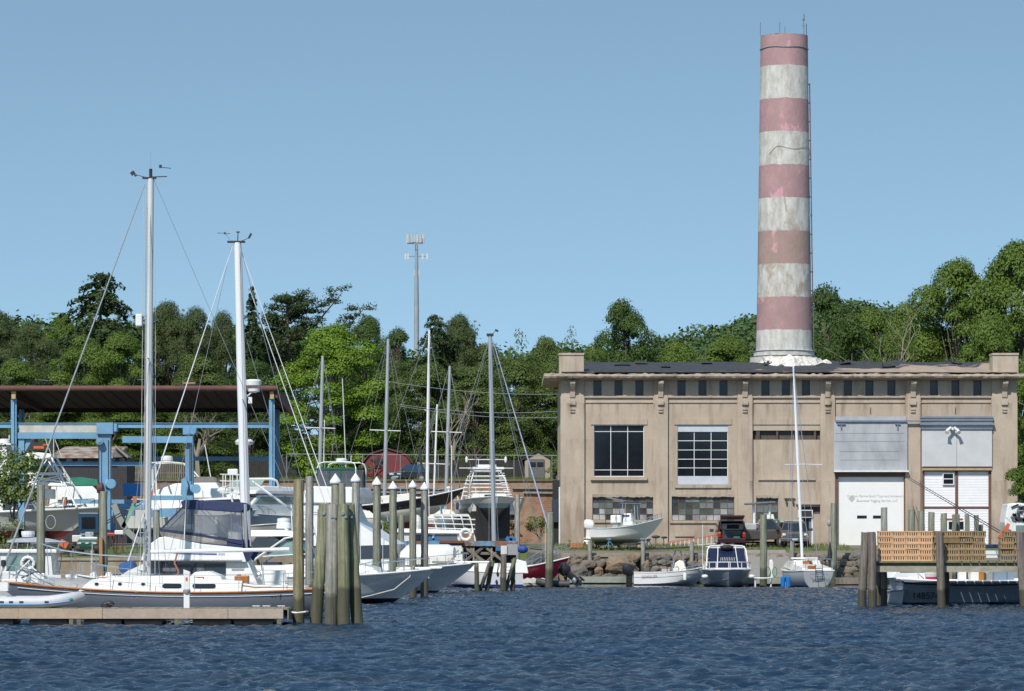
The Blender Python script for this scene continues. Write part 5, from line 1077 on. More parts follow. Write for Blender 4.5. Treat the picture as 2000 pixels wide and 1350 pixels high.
mb=MB();cc=Vector((S(514),.1,Zs(1131)));mb.tube([cc+Vector((.05*math.sin(a),.5*math.cos(a),.5*math.sin(a)))for a in[2*math.pi*k/20 for k in range(20)]],.016,5,closed=True)
for k in range(3):a=k*1.05;mb.tube([cc-Vector((0,.5*math.cos(a),.5*math.sin(a))),cc+Vector((0,.5*math.cos(a),.5*math.sin(a)))],.009,4)
mb.tube([cc+Vector((.12,0,0)),cc+Vector((.12,0,-.75))],.06,8);mb.ell(cc+Vector((.15,0,.15)),(.12,.14,.14));mb.build('steering_wheel',steel,b.r)
x0,x1=S(172),S(52);mb=MB();rings=[]
for i in range(13):
 t=i/12;x=x0+(x1-x0)*t;wv=.62*max(.03,math.sin(math.pi*min(.99,.28+t*.72)))**.6;tz=Zs(1137)+(Zs(1122)-Zs(1137))*t**.8 if t<.97 else Zs(1123);zb_=1.12+.1*t
 rings.append([Vector((x,-wv,zb_)),Vector((x,-wv*.9,zb_+(tz-zb_)*.75)),Vector((x,0,tz)),Vector((x,wv*.9,zb_+(tz-zb_)*.75)),Vector((x,wv,zb_))])
mb.loft(rings);mb.build('covered_dinghy',greycanvas,b.r,smooth=True)
b.bowrail(.82,.62,.017,4,.08,name='pulpit',mid=True)
mb=MB();hh=.62
for sg in(1,-1):
 for z_ in(hh,hh*.52):mb.tube([(b.pt(t,1)[0],sg*(b.pt(t,1)[1]-.08),b.pt(t,1)[2]+z_)for t in[i/16*.82 for i in range(17)]],.007,4)
mb.build('lifeline',wirem,b.r)
mb=MB()
for sg in(1,-1):
 for t in(.03,.14,.27,.40,.53,.65,.77):x,y,z=b.pt(t,1);mb.tube([(x,sg*(y-.08),z),(x,sg*(y-.08),z+hh)],.014,5)
mb.build('stanchion',steel,b.r)
mb=MB();q=Vector((S(28),0,1.45));mb.box(q,(.9,.35,.12));mb.box(q+Vector((.3,.0,.2)),(.25,.3,.28));mb.box(q+Vector((-.9,.2,.1)),(.5,.3,.35));mb.bar(q+Vector((.1,.1,.1)),q+Vector((-.6,.2,.75)),.06,.06);mb.bar(q+Vector((-1.3,0,.0)),q+Vector((-.5,.1,.6)),.05,.05);mb.box(q+Vector((-1.4,-.2,.05)),(.5,.4,.3),rz=.4);mb.build('windlass',gel,b.r,bevel=.02)
mb=MB();mb.tube([q+Vector((-.3,.3,.1)),q+Vector((-.9,.35,.35)),q+Vector((-1.3,.3,.05)),q+Vector((-1.5,.3,-.2))],.03,5);mb.build('anchor_line',darkrope,b.r)
mx_=S(288);zt=Zs(349);b.mast(mx_,1.4,zt,.13,alu,.125,rakex=-.12,oval=1.25)
mb=MB();mb.tube([(mx_+.14,.12,1.6),(mx_+.02,.12,zt-1)],.012,4);mb.tube([(mx_+.16,-.08,1.6),(mx_+.06,-.08,zt-.3)],.01,4);mb.tube([(mx_-.3,0,zt-3),(mx_-.28,.02,1.7)],.01,4);mb.tube([(mx_+.26,.1,1.5),(mx_+.12,.1,zt-.6)],.01,4);mb.build('halyard',rope,b.r)
mb=MB();rg_=random.Random(2)
for k in range(9):z_=1.9+k*.22;mb.box((mx_+rg_.uniform(-.04,.1),.17,z_),(.08,.06,.12));mb.tube([(mx_+.1,.18,z_),(mx_+rg_.uniform(-.02,.14),.19,z_-.4)],.012,4)
mb.build('mast_fitting',wirem,b.r)
mb=MB();mb.tube([(mx_-.12,0,Zs(1078)),(S(565),0,Zs(1073))],.075,10);mb.build('boom',whitemast,b.r,smooth=True);mb=MB();mb.tube([(mx_-1.1,0,Zs(1080)),(mx_-1.0,0,Zs(1100)),(mx_-1.15,0,Zs(1117)),(mx_-1.1,0,1.62)],.035,6);mb.build('vang',mat('faded_red_tackle',(.33,.13,.10),.8),b.r)
mb=MB();q=Vector((S(272),.12,Zs(626)));mb.bx(q.x-.13,q.x+.12,q.y-.13,q.y+.13,q.z-.23,q.z+.23);mb.build('radar_reflector',gel,b.r,bevel=.05)
mb=MB();top=Vector((mx_-.12,0,zt));mb.box(top+Vector((.05,0,.02)),(.5,.2,.06));mb.tube([top,top+Vector((0,0,.36))],.06,8);mb.tube([top+Vector((.2,0,.05)),top+Vector((.62,0,.16))],.012,4);mb.box(top+Vector((.66,0,.20)),(.16,.05,.14),ry=.6);mb.ell(top+Vector((.56,0,.12)),(.05,.05,.05),6,4);mb.tube([top+Vector((-.05,0,.06)),top+Vector((-.6,0,.08))],.02,5);mb.tube([top+Vector((-.35,0,.42)),top+Vector((-.75,0,.38))],.012,4);mb.box(top+Vector((-.36,0,.45)),(.1,.04,.12));mb.build('masthead_instruments',blk,b.r)
mb=MB();mb.tube([top+Vector((0,0,.36)),top+Vector((0,0,1.0))],.006,3);mb.build('whip_aerial',wirem,b.r)
bow=Vector(b.pt(1,1));st_=Vector((b.pt(0,1)[0]+.1,0,b.pt(0,1)[2]));zsp=Zs(700)
b.wires([(top+Vector((-.1,0,0)),st_)]+[(top+Vector((0,0,-.1)),(mx_-.15,sg*1.35,1.2))for sg in(1,-1)]+[(Vector((mx_-.08,sg*.1,zsp)),(mx_+dx,sg*1.4,1.2))for sg in(1,-1)for dx in(.55,-.6)],.009,name='shroud')
mb=MB();mb.tube([top+Vector((.22,0,-.2)),bow+Vector((-.1,0,.1))],[.022,.04],6);mb.build('furled_forestay',greymast,b.r);mb=MB();mb.lathe(bow+Vector((-.25,0,.55)),[(.06,0),(.1,.02),(.1,.22),(.06,.24)],10);mb.build('furling_drum',blk,b.r)
b.spread(mx_-.05,zsp,.9)
text('SALTY',.16,blk,b.r,(S(536),b.near*(b.pt(.15,.93)[1]+.03),Zs(1165.5)),rot=(R(84),0,math.pi),sx=1.6)
for dx,n_ in((S(100),'a'),):
 mb=MB();mb.ell((dx,.3,1.52),(.001,.001,.001),4,3)
fnd=T('fender','black fender squeezed between the grey sailboat and dock','fender',P(212,1185,130.2));mb=MB();mb.ell((0,0,.1),(.22,.12,.12));mb.build('body',blk,fnd)
b=Boat('inflatable_dinghy','pale grey inflatable dinghy with a light blue stripe at the left end of the dock','dinghy',123.1,-110,157,z=.62);S=b.lx;Zs=b.lz
pvc=mat('pale_grey_pvc',(.55,.55,.57),.55,c2=(.46,.46,.48),scale=2)
mb=MB();L_=b.L
def tb(t):return 0 if t<.72 else.17*((t-.72)/.28)**1.3
path=[(L_*t,.62*(1 if t<.8 else math.sqrt(max(0,1-((t-.8)/.2)**2))),.22+tb(t))for t in[i/16 for i in range(17)]];path=path+[(x,-y,z)for x,y,z in path[::-1]]
mb.tube(path,.2,12);mb.build('tube',pvc,b.r,smooth=True)
mb=MB();mb.tube([(x+(0.06 if x>L_*.8 else 0),y*1.0-.19 if y<0 else y+.19,z-.07)for x,y,z in path if True][:],.02,4);mb.build('rubbing_band',mat('light_blue_band',(.16,.38,.68),.5),b.r)
mb=MB();mb.bx(.1,L_*.85,-.5,.5,.12,.18);mb.bx(.0,.08,-.5,.5,.1,.62);mb.build('floor',pvc,b.r);mb=MB()
for px in(10,28,48,97):mb.box((S(px),b.near*.82,Zs(1175)),(.14,.02,.06))
mb.build('grab_handle',blk,b.r);mb=MB();mb.box((S(143),b.near*.4,Zs(1170.5)),(.10,.04,.09));mb.ell((S(143),b.near*.66,Zs(1170)),(.07,.05,.06),8,5);mb.build('green_patch',mat('green_patch',(.02,.30,.20),.5),b.r)
mb=MB();mb.box((S(8),0,.75),(.3,.35,.3));mb.build('seat',gel,b.r)
#  motor yacht with navy flybridge canvas
b=Boat('motor_yacht','white motor yacht with navy canvas flybridge enclosure behind the grey sailboat','motor yacht',136.5,560,150);S=b.lx;Zs=b.lz
b.hull(3.4,1.2,1.2,1.6,hull_mat('yacht_paint',(.74,.74,.73),(.02,.02,.03),.1),rake=1.0,rail=gel)
b.cab('cabin',gel,[(S(512),1.1),(S(489),Zs(1097)),(S(300),Zs(1095)),(S(255),1.75),(S(225),1.35)],1.45,1.35);wf=b.wf
b.win('side_window',darkglass,[(S(447),Zs(1124)),(S(447),Zs(1098)),(S(302),Zs(1096)),(S(294),Zs(1102)),(S(290),Zs(1124))],wf=wf)
mb=MB();
for a in(351,388):mb.bx(S(a+1.5),S(a),b.near*(wf(1.9)+.01),b.near*(wf(1.9)+.03),Zs(1124),Zs(1097))
mb.build('window_frame',blk,b.r)
for qa,qb in((350,325),(405,390)):mb=MB();mb.bx(S(qa),S(qb),b.near*1.38,b.near*(wf(1.8)+.016),Zs(1122),Zs(1100));mb.build('pale_curtain',mat('grey_curtain',(.14,.145,.16),.8),b.r)
b.cab('flybridge',gel,[(S(487),Zs(1097)),(S(481),Zs(1079)),(S(480),Zs(1070)),(S(400),Zs(1062)),(S(330),Zs(1048)),(S(318),Zs(1050)),(S(290),Zs(1070)),(S(284),Zs(1094))],1.6,1.5,bevel=.02);wf2=b.wf
mb=MB();mb.bx(S(478),S(286),-1.66,1.66,Zs(1094),Zs(1092));mb.build('trim_strip',gel2,b.r)
b.win('blue_stripe',mat('blue_stripe',(.04,.05,.28),.4),[(S(430),Zs(1083.5)),(S(430),Zs(1080.5)),(S(340),Zs(1079.8)),(S(360),Zs(1082))],wf=wf2)
mb=MB()
for k in range(6):xx=S(433.5+k*2.2);mb.bx(xx-.02,xx,b.near*(wf2(Zs(1082))+.005),b.near*(wf2(Zs(1082))+.014),Zs(1084.5),Zs(1080))
mb.build('air_vent',wirem,b.r);mb=MB();mb.tube([(S(329),b.near*1.56,Zs(1071)),(S(329),b.near*1.6,Zs(1073)),(S(350),b.near*1.6,Zs(1073)),(S(350),b.near*1.56,Zs(1071))],.015,4);mb.build('grab_rail',steel,b.r)
roof=[(S(484),Zs(995)),(S(484),Zs(986)),(S(478),Zs(982)),(S(420),Zs(978.5)),(S(368),Zs(976.5)),(S(358),Zs(980)),(S(364),Zs(995)),(S(420),Zs(998)),(S(474),Zs(1002))]
b.cab('canopy',navy,roof,1.3,1.2,bevel=.05)
cv=clear('clear_vinyl',(.15,.17,.21),.48)
wfc=lambda z:1.46+(1.22-1.46)*(z-Zs(1060))/(Zs(985)-Zs(1060))
side=[(S(478),Zs(1055)),(S(474),Zs(996)),(S(420),Zs(992)),(S(364),Zs(988)),(S(319),Zs(1034))]
mb=MB();n=len(side)
for sg in(1,-1):mb.add([(x,sg*wfc(z),z)for x,z in side],[tuple(range(n))])
mb.add([(S(474),-wfc(Zs(996)),Zs(996)),(S(474),wfc(Zs(996)),Zs(996)),(S(478),wfc(Zs(1055)),Zs(1055)),(S(478),-wfc(Zs(1055)),Zs(1055))],[(0,1,2,3)])
mb.add([(S(362),-1.2,Zs(988)),(S(362),1.2,Zs(988)),(S(319),wfc(Zs(1034)),Zs(1034)),(S(319),-wfc(Zs(1034)),Zs(1034))],[(0,3,2,1)]);mb.build('vinyl_window',cv,b.r)
side2=[(S(450),Zs(1064)),(S(448),Zs(1055)),(S(319),Zs(1038)),(S(322),Zs(1049)),(S(400),Zs(1062))];n=len(side2)
for sg in(1,-1):mb=MB();mb.add([(x,sg*(wfc(z)+.02),z)for x,z in side2],[tuple(range(n))]);mb.build('lower_vinyl',clear('dusty_vinyl',(.34,.31,.26),.5),b.r)
def edge(pts,wd,nm='canvas_edge'):
 for sg in(1,-1):
  mb=MB()
  for(xa,za),(xb_,zb_)in zip(pts[:-1],pts[1:]):mb.bar((xa,sg*(wfc(za)+.012),za),(xb_,sg*(wfc(zb_)+.012),zb_),.03,wd)
  mb.build(nm,navy,b.r)
edge([(S(481),Zs(1061)),(S(400),Zs(1046)),(S(318),Zs(1035))],.10);edge([(S(481),Zs(1069)),(S(450),Zs(1067)),(S(400),Zs(1062)),(S(320),Zs(1049))],.08);edge([(S(369),Zs(990)),(S(367),Zs(1054))],.13);edge([(S(480),Zs(1066)),(S(476),Zs(995))],.08);edge([(S(320),Zs(1035)),(S(364),Zs(990))],.05)
for sg in(1,-1):mb=MB();mb.add([(S(483),sg*1.45,Zs(1072)),(S(482),sg*1.45,Zs(1055)),(S(447),sg*1.44,Zs(1051)),(S(452),sg*1.46,Zs(1068))],[(0,1,2,3)]);mb.add([(S(489),sg*1.4,Zs(1098)),(S(500),sg*1.4,Zs(1080)),(S(482),sg*1.4,Zs(1066)),(S(477),sg*1.4,Zs(1075))],[(0,1,2,3)]);mb.build('canvas_skirt',navy,b.r)
mb=MB();mb.box((S(460),.3,Zs(1045)),(.5,.5,.5));mb.box((S(462),.3,Zs(1033)),(.2,.45,.55));mb.box((S(400),0,Zs(1052)),(.9,1.4,.3));mb.build('helm_seat',gel,b.r,bevel=.08)
mb=MB();
for sg in(1,-1):mb.tube([(S(390),sg*1.1,Zs(990)),(S(455),sg*1.2,Zs(1050))],.015,5);mb.tube([(S(455),sg*1.1,Zs(990)),(S(458),sg*1.2,Zs(1050))],.015,5)
mb.build('canopy_frame',steel,b.r)
mb=MB();mb.tube([(S(487),b.near*1.3,1.2),(S(484),b.near*1.25,Zs(985))],.065,8);mb.build('bridge_post',greymast,b.r)
b.win('name_plate',MC['grey_plastic'],[(S(482),Zs(1114)),(S(482),Zs(1110)),(S(458),Zs(1110)),(S(458),Zs(1114))],wf=wf)
for q in(368,381):
 pass
mb=MB();mb.tube([(S(366),b.near*1.5,Zs(1072)),(S(372),b.near*1.5,Zs(952))],.022,5);mb.build('whip_aerial',gel,b.r);mb=MB();mb.tube([(S(378),b.near*1.2,Zs(1075)),(S(381),b.near*1.2,Zs(1024))],.012,4);mb.build('short_aerial',gel,b.r)
mb=MB();mb.box((S(250),0,1.9),(.6,1.2,.42),ry=.3);mb.build('blue_cover',mat('royal_blue_canvas',(.02,.10,.32),.8,c2=(.03,.05,.12),scale=2),b.r,bevel=.15)
b.bowrail(.55,.5)
#  sailboat with the white mast, hull mostly hidden
b=Boat('sailboat','sailboat with a thick white furling mast carrying a white radar, behind the motor yacht','sailboat',143,690,238);S=b.lx;Zs=b.lz
b.hull(3.4,1.2,1.05,1.4,hull_mat('white_sail_paint',(.72,.72,.71),(.02,.04,.12),.1),rake=1.6,kind='sail',trans=.6,p=2.0,aft=.7,rail=gel)
b.cab('cabin_trunk',gel,[(S(560),1.1),(S(555),1.7),(S(400),1.75),(S(360),1.1)],1.1,.95)
mx_=S(482);zt=Zs(474);b.mast(mx_,1.5,zt,.20,whitemast,.16,rakex=.37,oval=1.2);top=Vector((mx_+.37,0,zt))
mb=MB();mb.tube([(mx_-.2,.17,1.7),(mx_+.22,.15,zt-.2)],.03,6);mb.build('mast_groove',greymast,b.r);
mb=MB();q=Vector((mx_-.35+.1,0,Zs(748)));mb.lathe(q,[(.1,-.14),(.32,-.1),(.33,.08),(.28,.13),(.02,.15)],14);mb.lathe(q+Vector((-.03,0,-.3)),[(.08,-.1),(.24,-.04),(.25,.06),(.05,.12)],12);mb.bar(q+Vector((.3,0,-.25)),q+Vector((-.1,0,-.2)),.06,.05);mb.tube([q+Vector((.3,.1,-.6)),q+Vector((-.05,.1,-.3))],.03,5);mb.box(q+Vector((.1,.2,-.7)),(.15,.12,.25));mb.build('radar_unit',gel,b.r,smooth=True)
mb=MB();mb.box(top+Vector((.05,0,.03)),(.7,.25,.07));mb.tube([top,top+Vector((-.02,0,.4))],.02,5);mb.box(top+Vector((-.02,0,.42)),(.14,.05,.05));mb.tube([top,top+Vector((-.5,0,.2))],.012,4);mb.box(top+Vector((-.5,0,.27)),(.08,.05,.22),ry=-.5);mb.tube([top+Vector((.3,0,.36)),top+Vector((.55,0,.34))],.012,4);mb.box(top+Vector((.5,0,.38)),(.06,.04,.08));mb.tube([top+Vector((.5,0,.38)),top+Vector((.82,0,.38))],.01,4);mb.tube([top+Vector((.3,0,.1)),top+Vector((.5,0,.38))],.006,3);mb.build('masthead_instruments',blk,b.r)
bow=Vector(b.pt(1,1));st_=Vector(b.pt(0,1))
mb=MB();mb.tube([top+Vector((.18,0,-.1)),bow+Vector((-.1,0,.2))],[.015,.032],6);mb.tube([top+Vector((-.1,.0,-.2)),Vector((S(650),0,Zs(985)))],[.012,.02],5);mb.tube([Vector((S(486),0,Zs(560))),Vector((S(636),0,Zs(985)))],[.012,.025],5);mb.build('furled_forestay',whitemast,b.r)
b.wires([(top+Vector((.25,0,-.15)),bow+Vector((-1.4,0,.1))),(top+Vector((-.1,0,-.1)),Vector((S(640),.6,1.4))),(top+Vector((-.1,0,-3)),Vector((S(618),-.6,1.4)))]+[(top+Vector((-.1,sg*.1,-.3)),(mx_-.1,sg*1.4,1.2))for sg in(1,-1)],.010,name='stay')
mb=MB();mb.tube([(mx_-.2,0,Zs(640+300)),(S(610),0,Zs(1025))],.05,6);mb.build('vang_strut',whitemast,b.r)
b.spread(mx_+.15,Zs(780),.75)
b=Boat('sailboat','white sailboat with a long stainless bow rail just behind the bow of the grey sailboat','sailboat',146,420,72);S=b.lx;Zs=b.lz
b.hull(2.8,1.15,1.0,1.35,hull_mat('white_sail_paint',(.72,.72,.71),(.02,.04,.12),.1),rake=1.4,kind='sail',trans=.6,p=2.0,aft=.6,rail=gel,railr=.03)
b.cab('cabin_trunk',gel,[(S(330),1.0),(S(330),1.5),(S(200),1.45),(S(165),1.1)],.9,.8);b.win('blue_stripe',MC['blue_stripe'],[(S(300),1.42),(S(300),1.38),(S(170),1.16),(S(170),1.2)])
for px,w_ in((185,12),(215,14)):mb=MB();mb.lathe((S(px),.4,1.3),[(.14,0),(.16,.2),(.1,.3),(.02,.32)],10);mb.build('vent_cowl',gel,b.r,smooth=True)
mb=MB();
for sg in(1,-1):
 mb.tube([(S(80),sg*.25,Zs(1062)),(S(120),sg*.7,Zs(1075)),(S(190),sg*1.0,Zs(1084)),(S(300),sg*1.2,Zs(1090))],.02,5)
 for px,z_ in((95,1065),(142,1078),(190,1083)):mb.tube([(S(px),sg*.6,Zs(z_)),(S(px+6),sg*.7,1.1)],.018,5)
mb.tube([(S(80),.25,Zs(1062)),(S(76),0,Zs(1061)),(S(80),-.25,Zs(1062))],.02,5);mb.build('bow_rail',steel,b.r);gear(b,6,8,.2,.9,kinds='vsrcva')
#  pilothouse boat on the far left
b=Boat('pilothouse_boat','white pilothouse workboat with life ring and green windows at the left edge','workboat',156,-140,250);S=b.lx;Zs=b.lz
b.hull(3.0,.9,.95,1.25,hull_mat('white_work_paint',(.70,.70,.68),(.03,.05,.12),.1),rake=1.0,rail=gel2)
b.cab('pilothouse',gel,[(S(-110),.9),(S(-110),Zs(1075)),(S(105),Zs(1075)),(S(112),.95)],1.2,1.15);b.win('side_window',smokeglass,[(S(20),Zs(1115)),(S(20),Zs(1086)),(S(88),Zs(1086)),(S(92),Zs(1115))]);b.win('side_window',smokeglass,[(S(-60),Zs(1115)),(S(-60),Zs(1086)),(S(8),Zs(1086)),(S(8),Zs(1115))])
mb=MB();mb.bx(S(-112),S(118),-1.3,1.3,Zs(1080),Zs(1073));mb.build('roof',gel,b.r,bevel=.03)
mb=MB();rr=[Vector((S(20),0,Zs(1052))),Vector((S(75),0,Zs(1050))),Vector((S(125),0,Zs(1054)))]
mb.loft([[Vector((S(18)+(S(130)-S(18))*t,y,Zs(1060)+.22*(1-(y/.9)**2)*math.sin(math.pi*min(.98,.15+t*.85))+.02))for y in(-.9,-.5,0,.5,.9)]+[Vector((S(18)+(S(130)-S(18))*t,0,Zs(1060)))]for t in[i/8 for i in range(9)]]);mb.build('bimini',mat('pale_blue_canvas',(.36,.38,.43),.7,c2=(.3,.32,.37),scale=3),b.r)
mb=MB()
for px in(30,60,92,120):
 for sg in(1,-1):mb.tube([(S(px),sg*.8,Zs(1059)),(S(px-12),sg*1.1,1.2)],.02,5)
mb.build('bimini_frame',steel,b.r)
rd_=MB();q=Vector((S(55),0,Zs(1044)));rd_.lathe(q,[(.26,-.12),(.3,0),(.3,.14),(.02,.16)],14);rd_.build('radar_dome',gel,b.r);mb=MB();mb.lathe(q+Vector((0,0,-.2)),[(.27,0),(.27,.08)],14);mb.build('radar_base',navy,b.r)
ring_buoy(b.r,(S(62),-1.28,Zs(1100)),.26,.075)
mb=MB();mb.tube([(S(35),-1.2,1.1),(S(70),-1.2,Zs(1068)),(S(85),-1.2,Zs(1078))],.03,5);mb.tube([(S(5),-1.25,1.0),(S(45),-1.25,Zs(1072))],.02,5);mb.build('davit',steel,b.r);gear(b,5,8,.5,.98)
#  express cruiser whose bow passes behind the leaning piles
b=Boat('express_cruiser','white express cruiser with green tinted windshield, its bow just right of the leaning piles','cruiser',158,470,852,rz=-9);S=b.lx;Zs=b.lz
b.r.location=(X(470,158),158.7,0)
hmA=hull_mat('cruiser_grey_white',(.60,.61,.62),(.012,.012,.014),.32,(.62,.62,.62),.05,rough=.2,upper=(.64,.65,.66),zs2=1.2)
b.hull(3.3,1.35,1.3,1.62,hmA,rake=2.3,draft=.3,rail=gel,railr=.05,flare=1.7,p=2.4)
b.cab('cabin_top',gel,[(S(560),1.3),(S(560),1.8),(S(640),1.92),(S(700),1.86),(S(735),1.68),(S(752),1.42)],1.15,.8,bevel=.06)
b.cab('deckhouse',gel,[(S(475),1.2),(S(475),1.75),(S(585),1.78),(S(640),1.5),(S(640),1.2)],1.4,1.3)
wfx=lambda z:1.33-.12*(z-1.7)
b.win('side_glass',smokeglass,[(S(530),Zs(1085)),(S(585),Zs(1082)),(S(596),Zs(1056)),(S(566),Zs(1055))],wf=wfx);b.win('aft_glass',darkglass,[(S(492),Zs(1080)),(S(525),Zs(1084)),(S(560),Zs(1057)),(S(548),Zs(1050)),(S(510),Zs(1049))],wf=wfx)
b.shield('windshield',smokeglass,S(612),Zs(1083),1.25,S(590),Zs(1056),1.1)
mb=MB()
for sg in(1,-1):mb.tube([(S(500),sg*1.4,Zs(1100)),(S(535),sg*1.38,Zs(1075)),(S(568),sg*1.34,Zs(1052)),(S(600),sg*1.3,Zs(1045))],.05,6);mb.tube([(S(525),sg*1.36,Zs(1087)),(S(590),sg*1.36,Zs(1083)),(S(612),sg*1.3,Zs(1082))],.03,5)
mb.build('window_frame',gel,b.r)
b.cab('hardtop',gel,[(S(480),Zs(1048)),(S(482),Zs(1036)),(S(560),Zs(1035)),(S(605),Zs(1041)),(S(600),Zs(1047)),(S(540),Zs(1048))],1.3,1.15,bevel=.04)
mb=MB();q=Vector((S(553),0,Zs(1020)));mb.lathe(q,[(.34,-.28),(.32,-.05),(.28,0),(.3,.06),(.28,.16),(.05,.2)],14);mb.build('radar_pedestal',gel,b.r,smooth=True)
mb=MB();mb.tube([(S(562),.8,Zs(1035)),(S(560),.8,Zs(985))],.03,5);mb.build('aerial_post',gel,b.r)
gear(b,1,8,.05,.9);b.bowrail(.55,.5,t1=.97);mb=MB();bw0=b.pt(1,1);mb.prism([(bw0[0]-.9,bw0[2]-.03),(bw0[0]+.28,bw0[2]+.0),(bw0[0]+.3,bw0[2]+.07),(bw0[0]-.9,bw0[2]+.06)],-.22,.22);mb.build('bow_pulpit',gel,b.r,bevel=.02)
mb=MB();mb.tube([(bw0[0]-.9,-.5,bw0[2]+.12),(bw0[0]-1.05,-.62,bw0[2]-.35),(bw0[0]-1.7,-.85,bw0[2]-.9),(bw0[0]-2.7,-1.1,.45),(bw0[0]-3.4,-1.3,.3)],.025,5);mb.build('mooring_line',rope,b.r)
mb=MB();mb.box((S(540),-.9,1.85),(.7,.7,.1));mb.tube([(S(530),-1.1,1.3),(S(530),-1.1,2.0)],.015,4);mb.tube([(S(520),-1.1,1.3),(S(520),-1.1,1.9)],.015,4);mb.build('cockpit_table',navy,b.r)
#  convertible with green enclosure, large grey flared bow
b=Boat('sportfishing_boat','large convertible with green framed flybridge enclosure and grey flared bow with orange flag','sportfishing boat',184,590,928,rz=-10);S=b.lx;Zs=b.lz
b.r.location=(X(590,184),185,0)
hmB=hull_mat('convertible_grey_white',(.60,.61,.63),(.03,.05,.05),.22,(.60,.60,.60),.04,rough=.2)
b.hull(4.0,1.15,1.25,1.62,hmB,rake=2.4,draft=.3,rail=gel,railr=.05,flare=1.8,p=2.4)
b.cab('deckhouse',gel,[(S(600),1.1),(S(600),Zs(985)),(S(690),Zs(985)),(S(705),Zs(1018)),(S(778),Zs(1063)),(S(778),1.2)],1.75,1.55)
b.win('side_window',darkglass,[(S(705),Zs(1092)),(S(705),Zs(1066)),(S(778),Zs(1064)),(S(782),Zs(1090))],proud=.03);b.win('side_window',darkglass,[(S(604),Zs(1090)),(S(604),Zs(1066)),(S(650),Zs(1066)),(S(650),Zs(1090))],proud=.03)
b.win('cabin_door',smokeglass,[(S(632),Zs(1055)),(S(632),Zs(995)),(S(644),Zs(995)),(S(644),Zs(1055))],proud=.03)
b.cab('flybridge',gel,[(S(600),Zs(984)),(S(602),Zs(962)),(S(618),Zs(950)),(S(710),Zs(952)),(S(716),Zs(970)),(S(712),Zs(984))],1.7,1.6,bevel=.08)
grc=mat('dark_green_canvas',(.01,.10,.07),.8);vc=clear('bridge_vinyl',(.10,.10,.12),.7)
y_=1.2;mb=MB();mb.bx(S(628),S(701),-y_,y_,Zs(958),Zs(917));mb.build('enclosure_vinyl',vc,b.r)
mb=MB()
for a in(628,652,674,701):
 for sg in(1,-1):mb.bar((S(a),sg*(y_+.01),Zs(958)),(S(a),sg*(y_+.01),Zs(915)),.06,.05)
for zz in(916,957):
 for sg in(1,-1):mb.bar((S(626),sg*(y_+.01),Zs(zz)),(S(702),sg*(y_+.01),Zs(zz)),.08,.09)
mb.bx(S(626),S(702),-y_,y_,Zs(916),Zs(914));mb.build('enclosure_frame',grc,b.r)
mb=MB()
for sg in(1,-1):mb.tube([(S(704),sg*1.2,Zs(950)),(S(704),sg*1.2,Zs(915)),(S(701),sg*1.15,Zs(906)),(S(693),sg*1.1,Zs(903)),(S(640),sg*1.1,Zs(903)),(S(631),sg*1.15,Zs(906)),(S(628),sg*1.2,Zs(915)),(S(626),sg*1.2,Zs(925))],.035,6)
mb.tube([(S(660),-1.1,Zs(903)),(S(660),1.1,Zs(903))],.03,5);mb.build('radar_arch',gel,b.r);radome(b,S(666),0,Zs(902),.3,.2)
mb=MB()
for px,t_,x2 in((639,760,641),(684,680,676),(693,830,693)):mb.tube([(S(px),-1.0,Zs(945 if px==684 else 905)),(S(x2),-1.0,Zs(t_+60))],.022,4)
mb.build('whip_aerial',gel,b.r)
mb=MB()
for sg in(1,-1):mb.tube([(S(672),sg*1.5,Zs(984)),(S(684),sg*1.5,Zs(968)),(S(696),sg*1.5,Zs(984))],.03,5)
mb.build('ladder_brace',blk,b.r)
mb=MB();mb.tube([(S(616),-1.6,Zs(990)),(S(616),-1.6,Zs(1050))],.04,5);mb.tube([(S(603),-1.7,Zs(1000)),(S(650),-1.7,Zs(1002))],.02,4);mb.build('flybridge_post',steel,b.r)
mb=MB();rings=[]
for i in range(9):t=i/8;hw=.85*math.sin(math.pi*min(.999,.18+t*.74))**.5;rings.append([Vector((S(786)+(S(888)-S(786))*t,hw*math.cos(a)*1.1,Zs(1089)+(Zs(1063)-Zs(1089))*(max(1e-4,math.sin(a))**.6)*(1-max(0,.12-t)*4)*(1 if t<.9 else.8)))for a in[math.pi*k/8 for k in range(9)]])
mb.loft(rings);mb.build('foredeck_cabin',gel,b.r,smooth=True)
mb=MB();mb.box((S(788),-.5,Zs(1083)),(.25,.3,.12),ry=-.6);mb.build('orange_cushion',orange,b.r)
bw0=b.pt(1,1);mb=MB();mb.prism([(bw0[0]-2.2,bw0[2]+.0),(bw0[0]+.75,bw0[2]+.02),(bw0[0]+.8,bw0[2]+.1),(bw0[0]-2.2,bw0[2]+.10)],-.24,.24);mb.build('bow_pulpit',gel,b.r,bevel=.02);b.bowrail(.35,.55,t1=.95,n=6);gear(b,2,9,.05,.8)
mb=MB();q=Vector((S(836),-1.25,Zs(1092)));mb.add([q,q+Vector((.32,0,.02)),q+Vector((.14,0,.42)),q+Vector((0,.03,0)),q+Vector((.32,.03,.02)),q+Vector((.14,.03,.42))],[(0,1,2),(5,4,3),(0,3,4,1),(1,4,5,2),(2,5,3,0)]);mb.build('pennant',mat('bright_orange_cloth',(.85,.16,.02),.6),b.r)
mb=MB();mb.tube([(S(598),-1.2,Zs(1000)),(S(608),-1.2,Zs(928))],.02,4);mb.build('flag_staff',steel,b.r);mb=MB();mb.loft([[Vector((S(606)+dx,-1.2+.06*math.sin(k),Zs(932)-k*.19))for dx in(0,.14+.04*math.sin(k*1.7),.26)]+[Vector((S(606)+.13,-1.12,Zs(932)-k*.19))]for k in range(5)]);mb.build('ensign',mat('faded_pink_flag',(.55,.12,.16),.7),b.r)
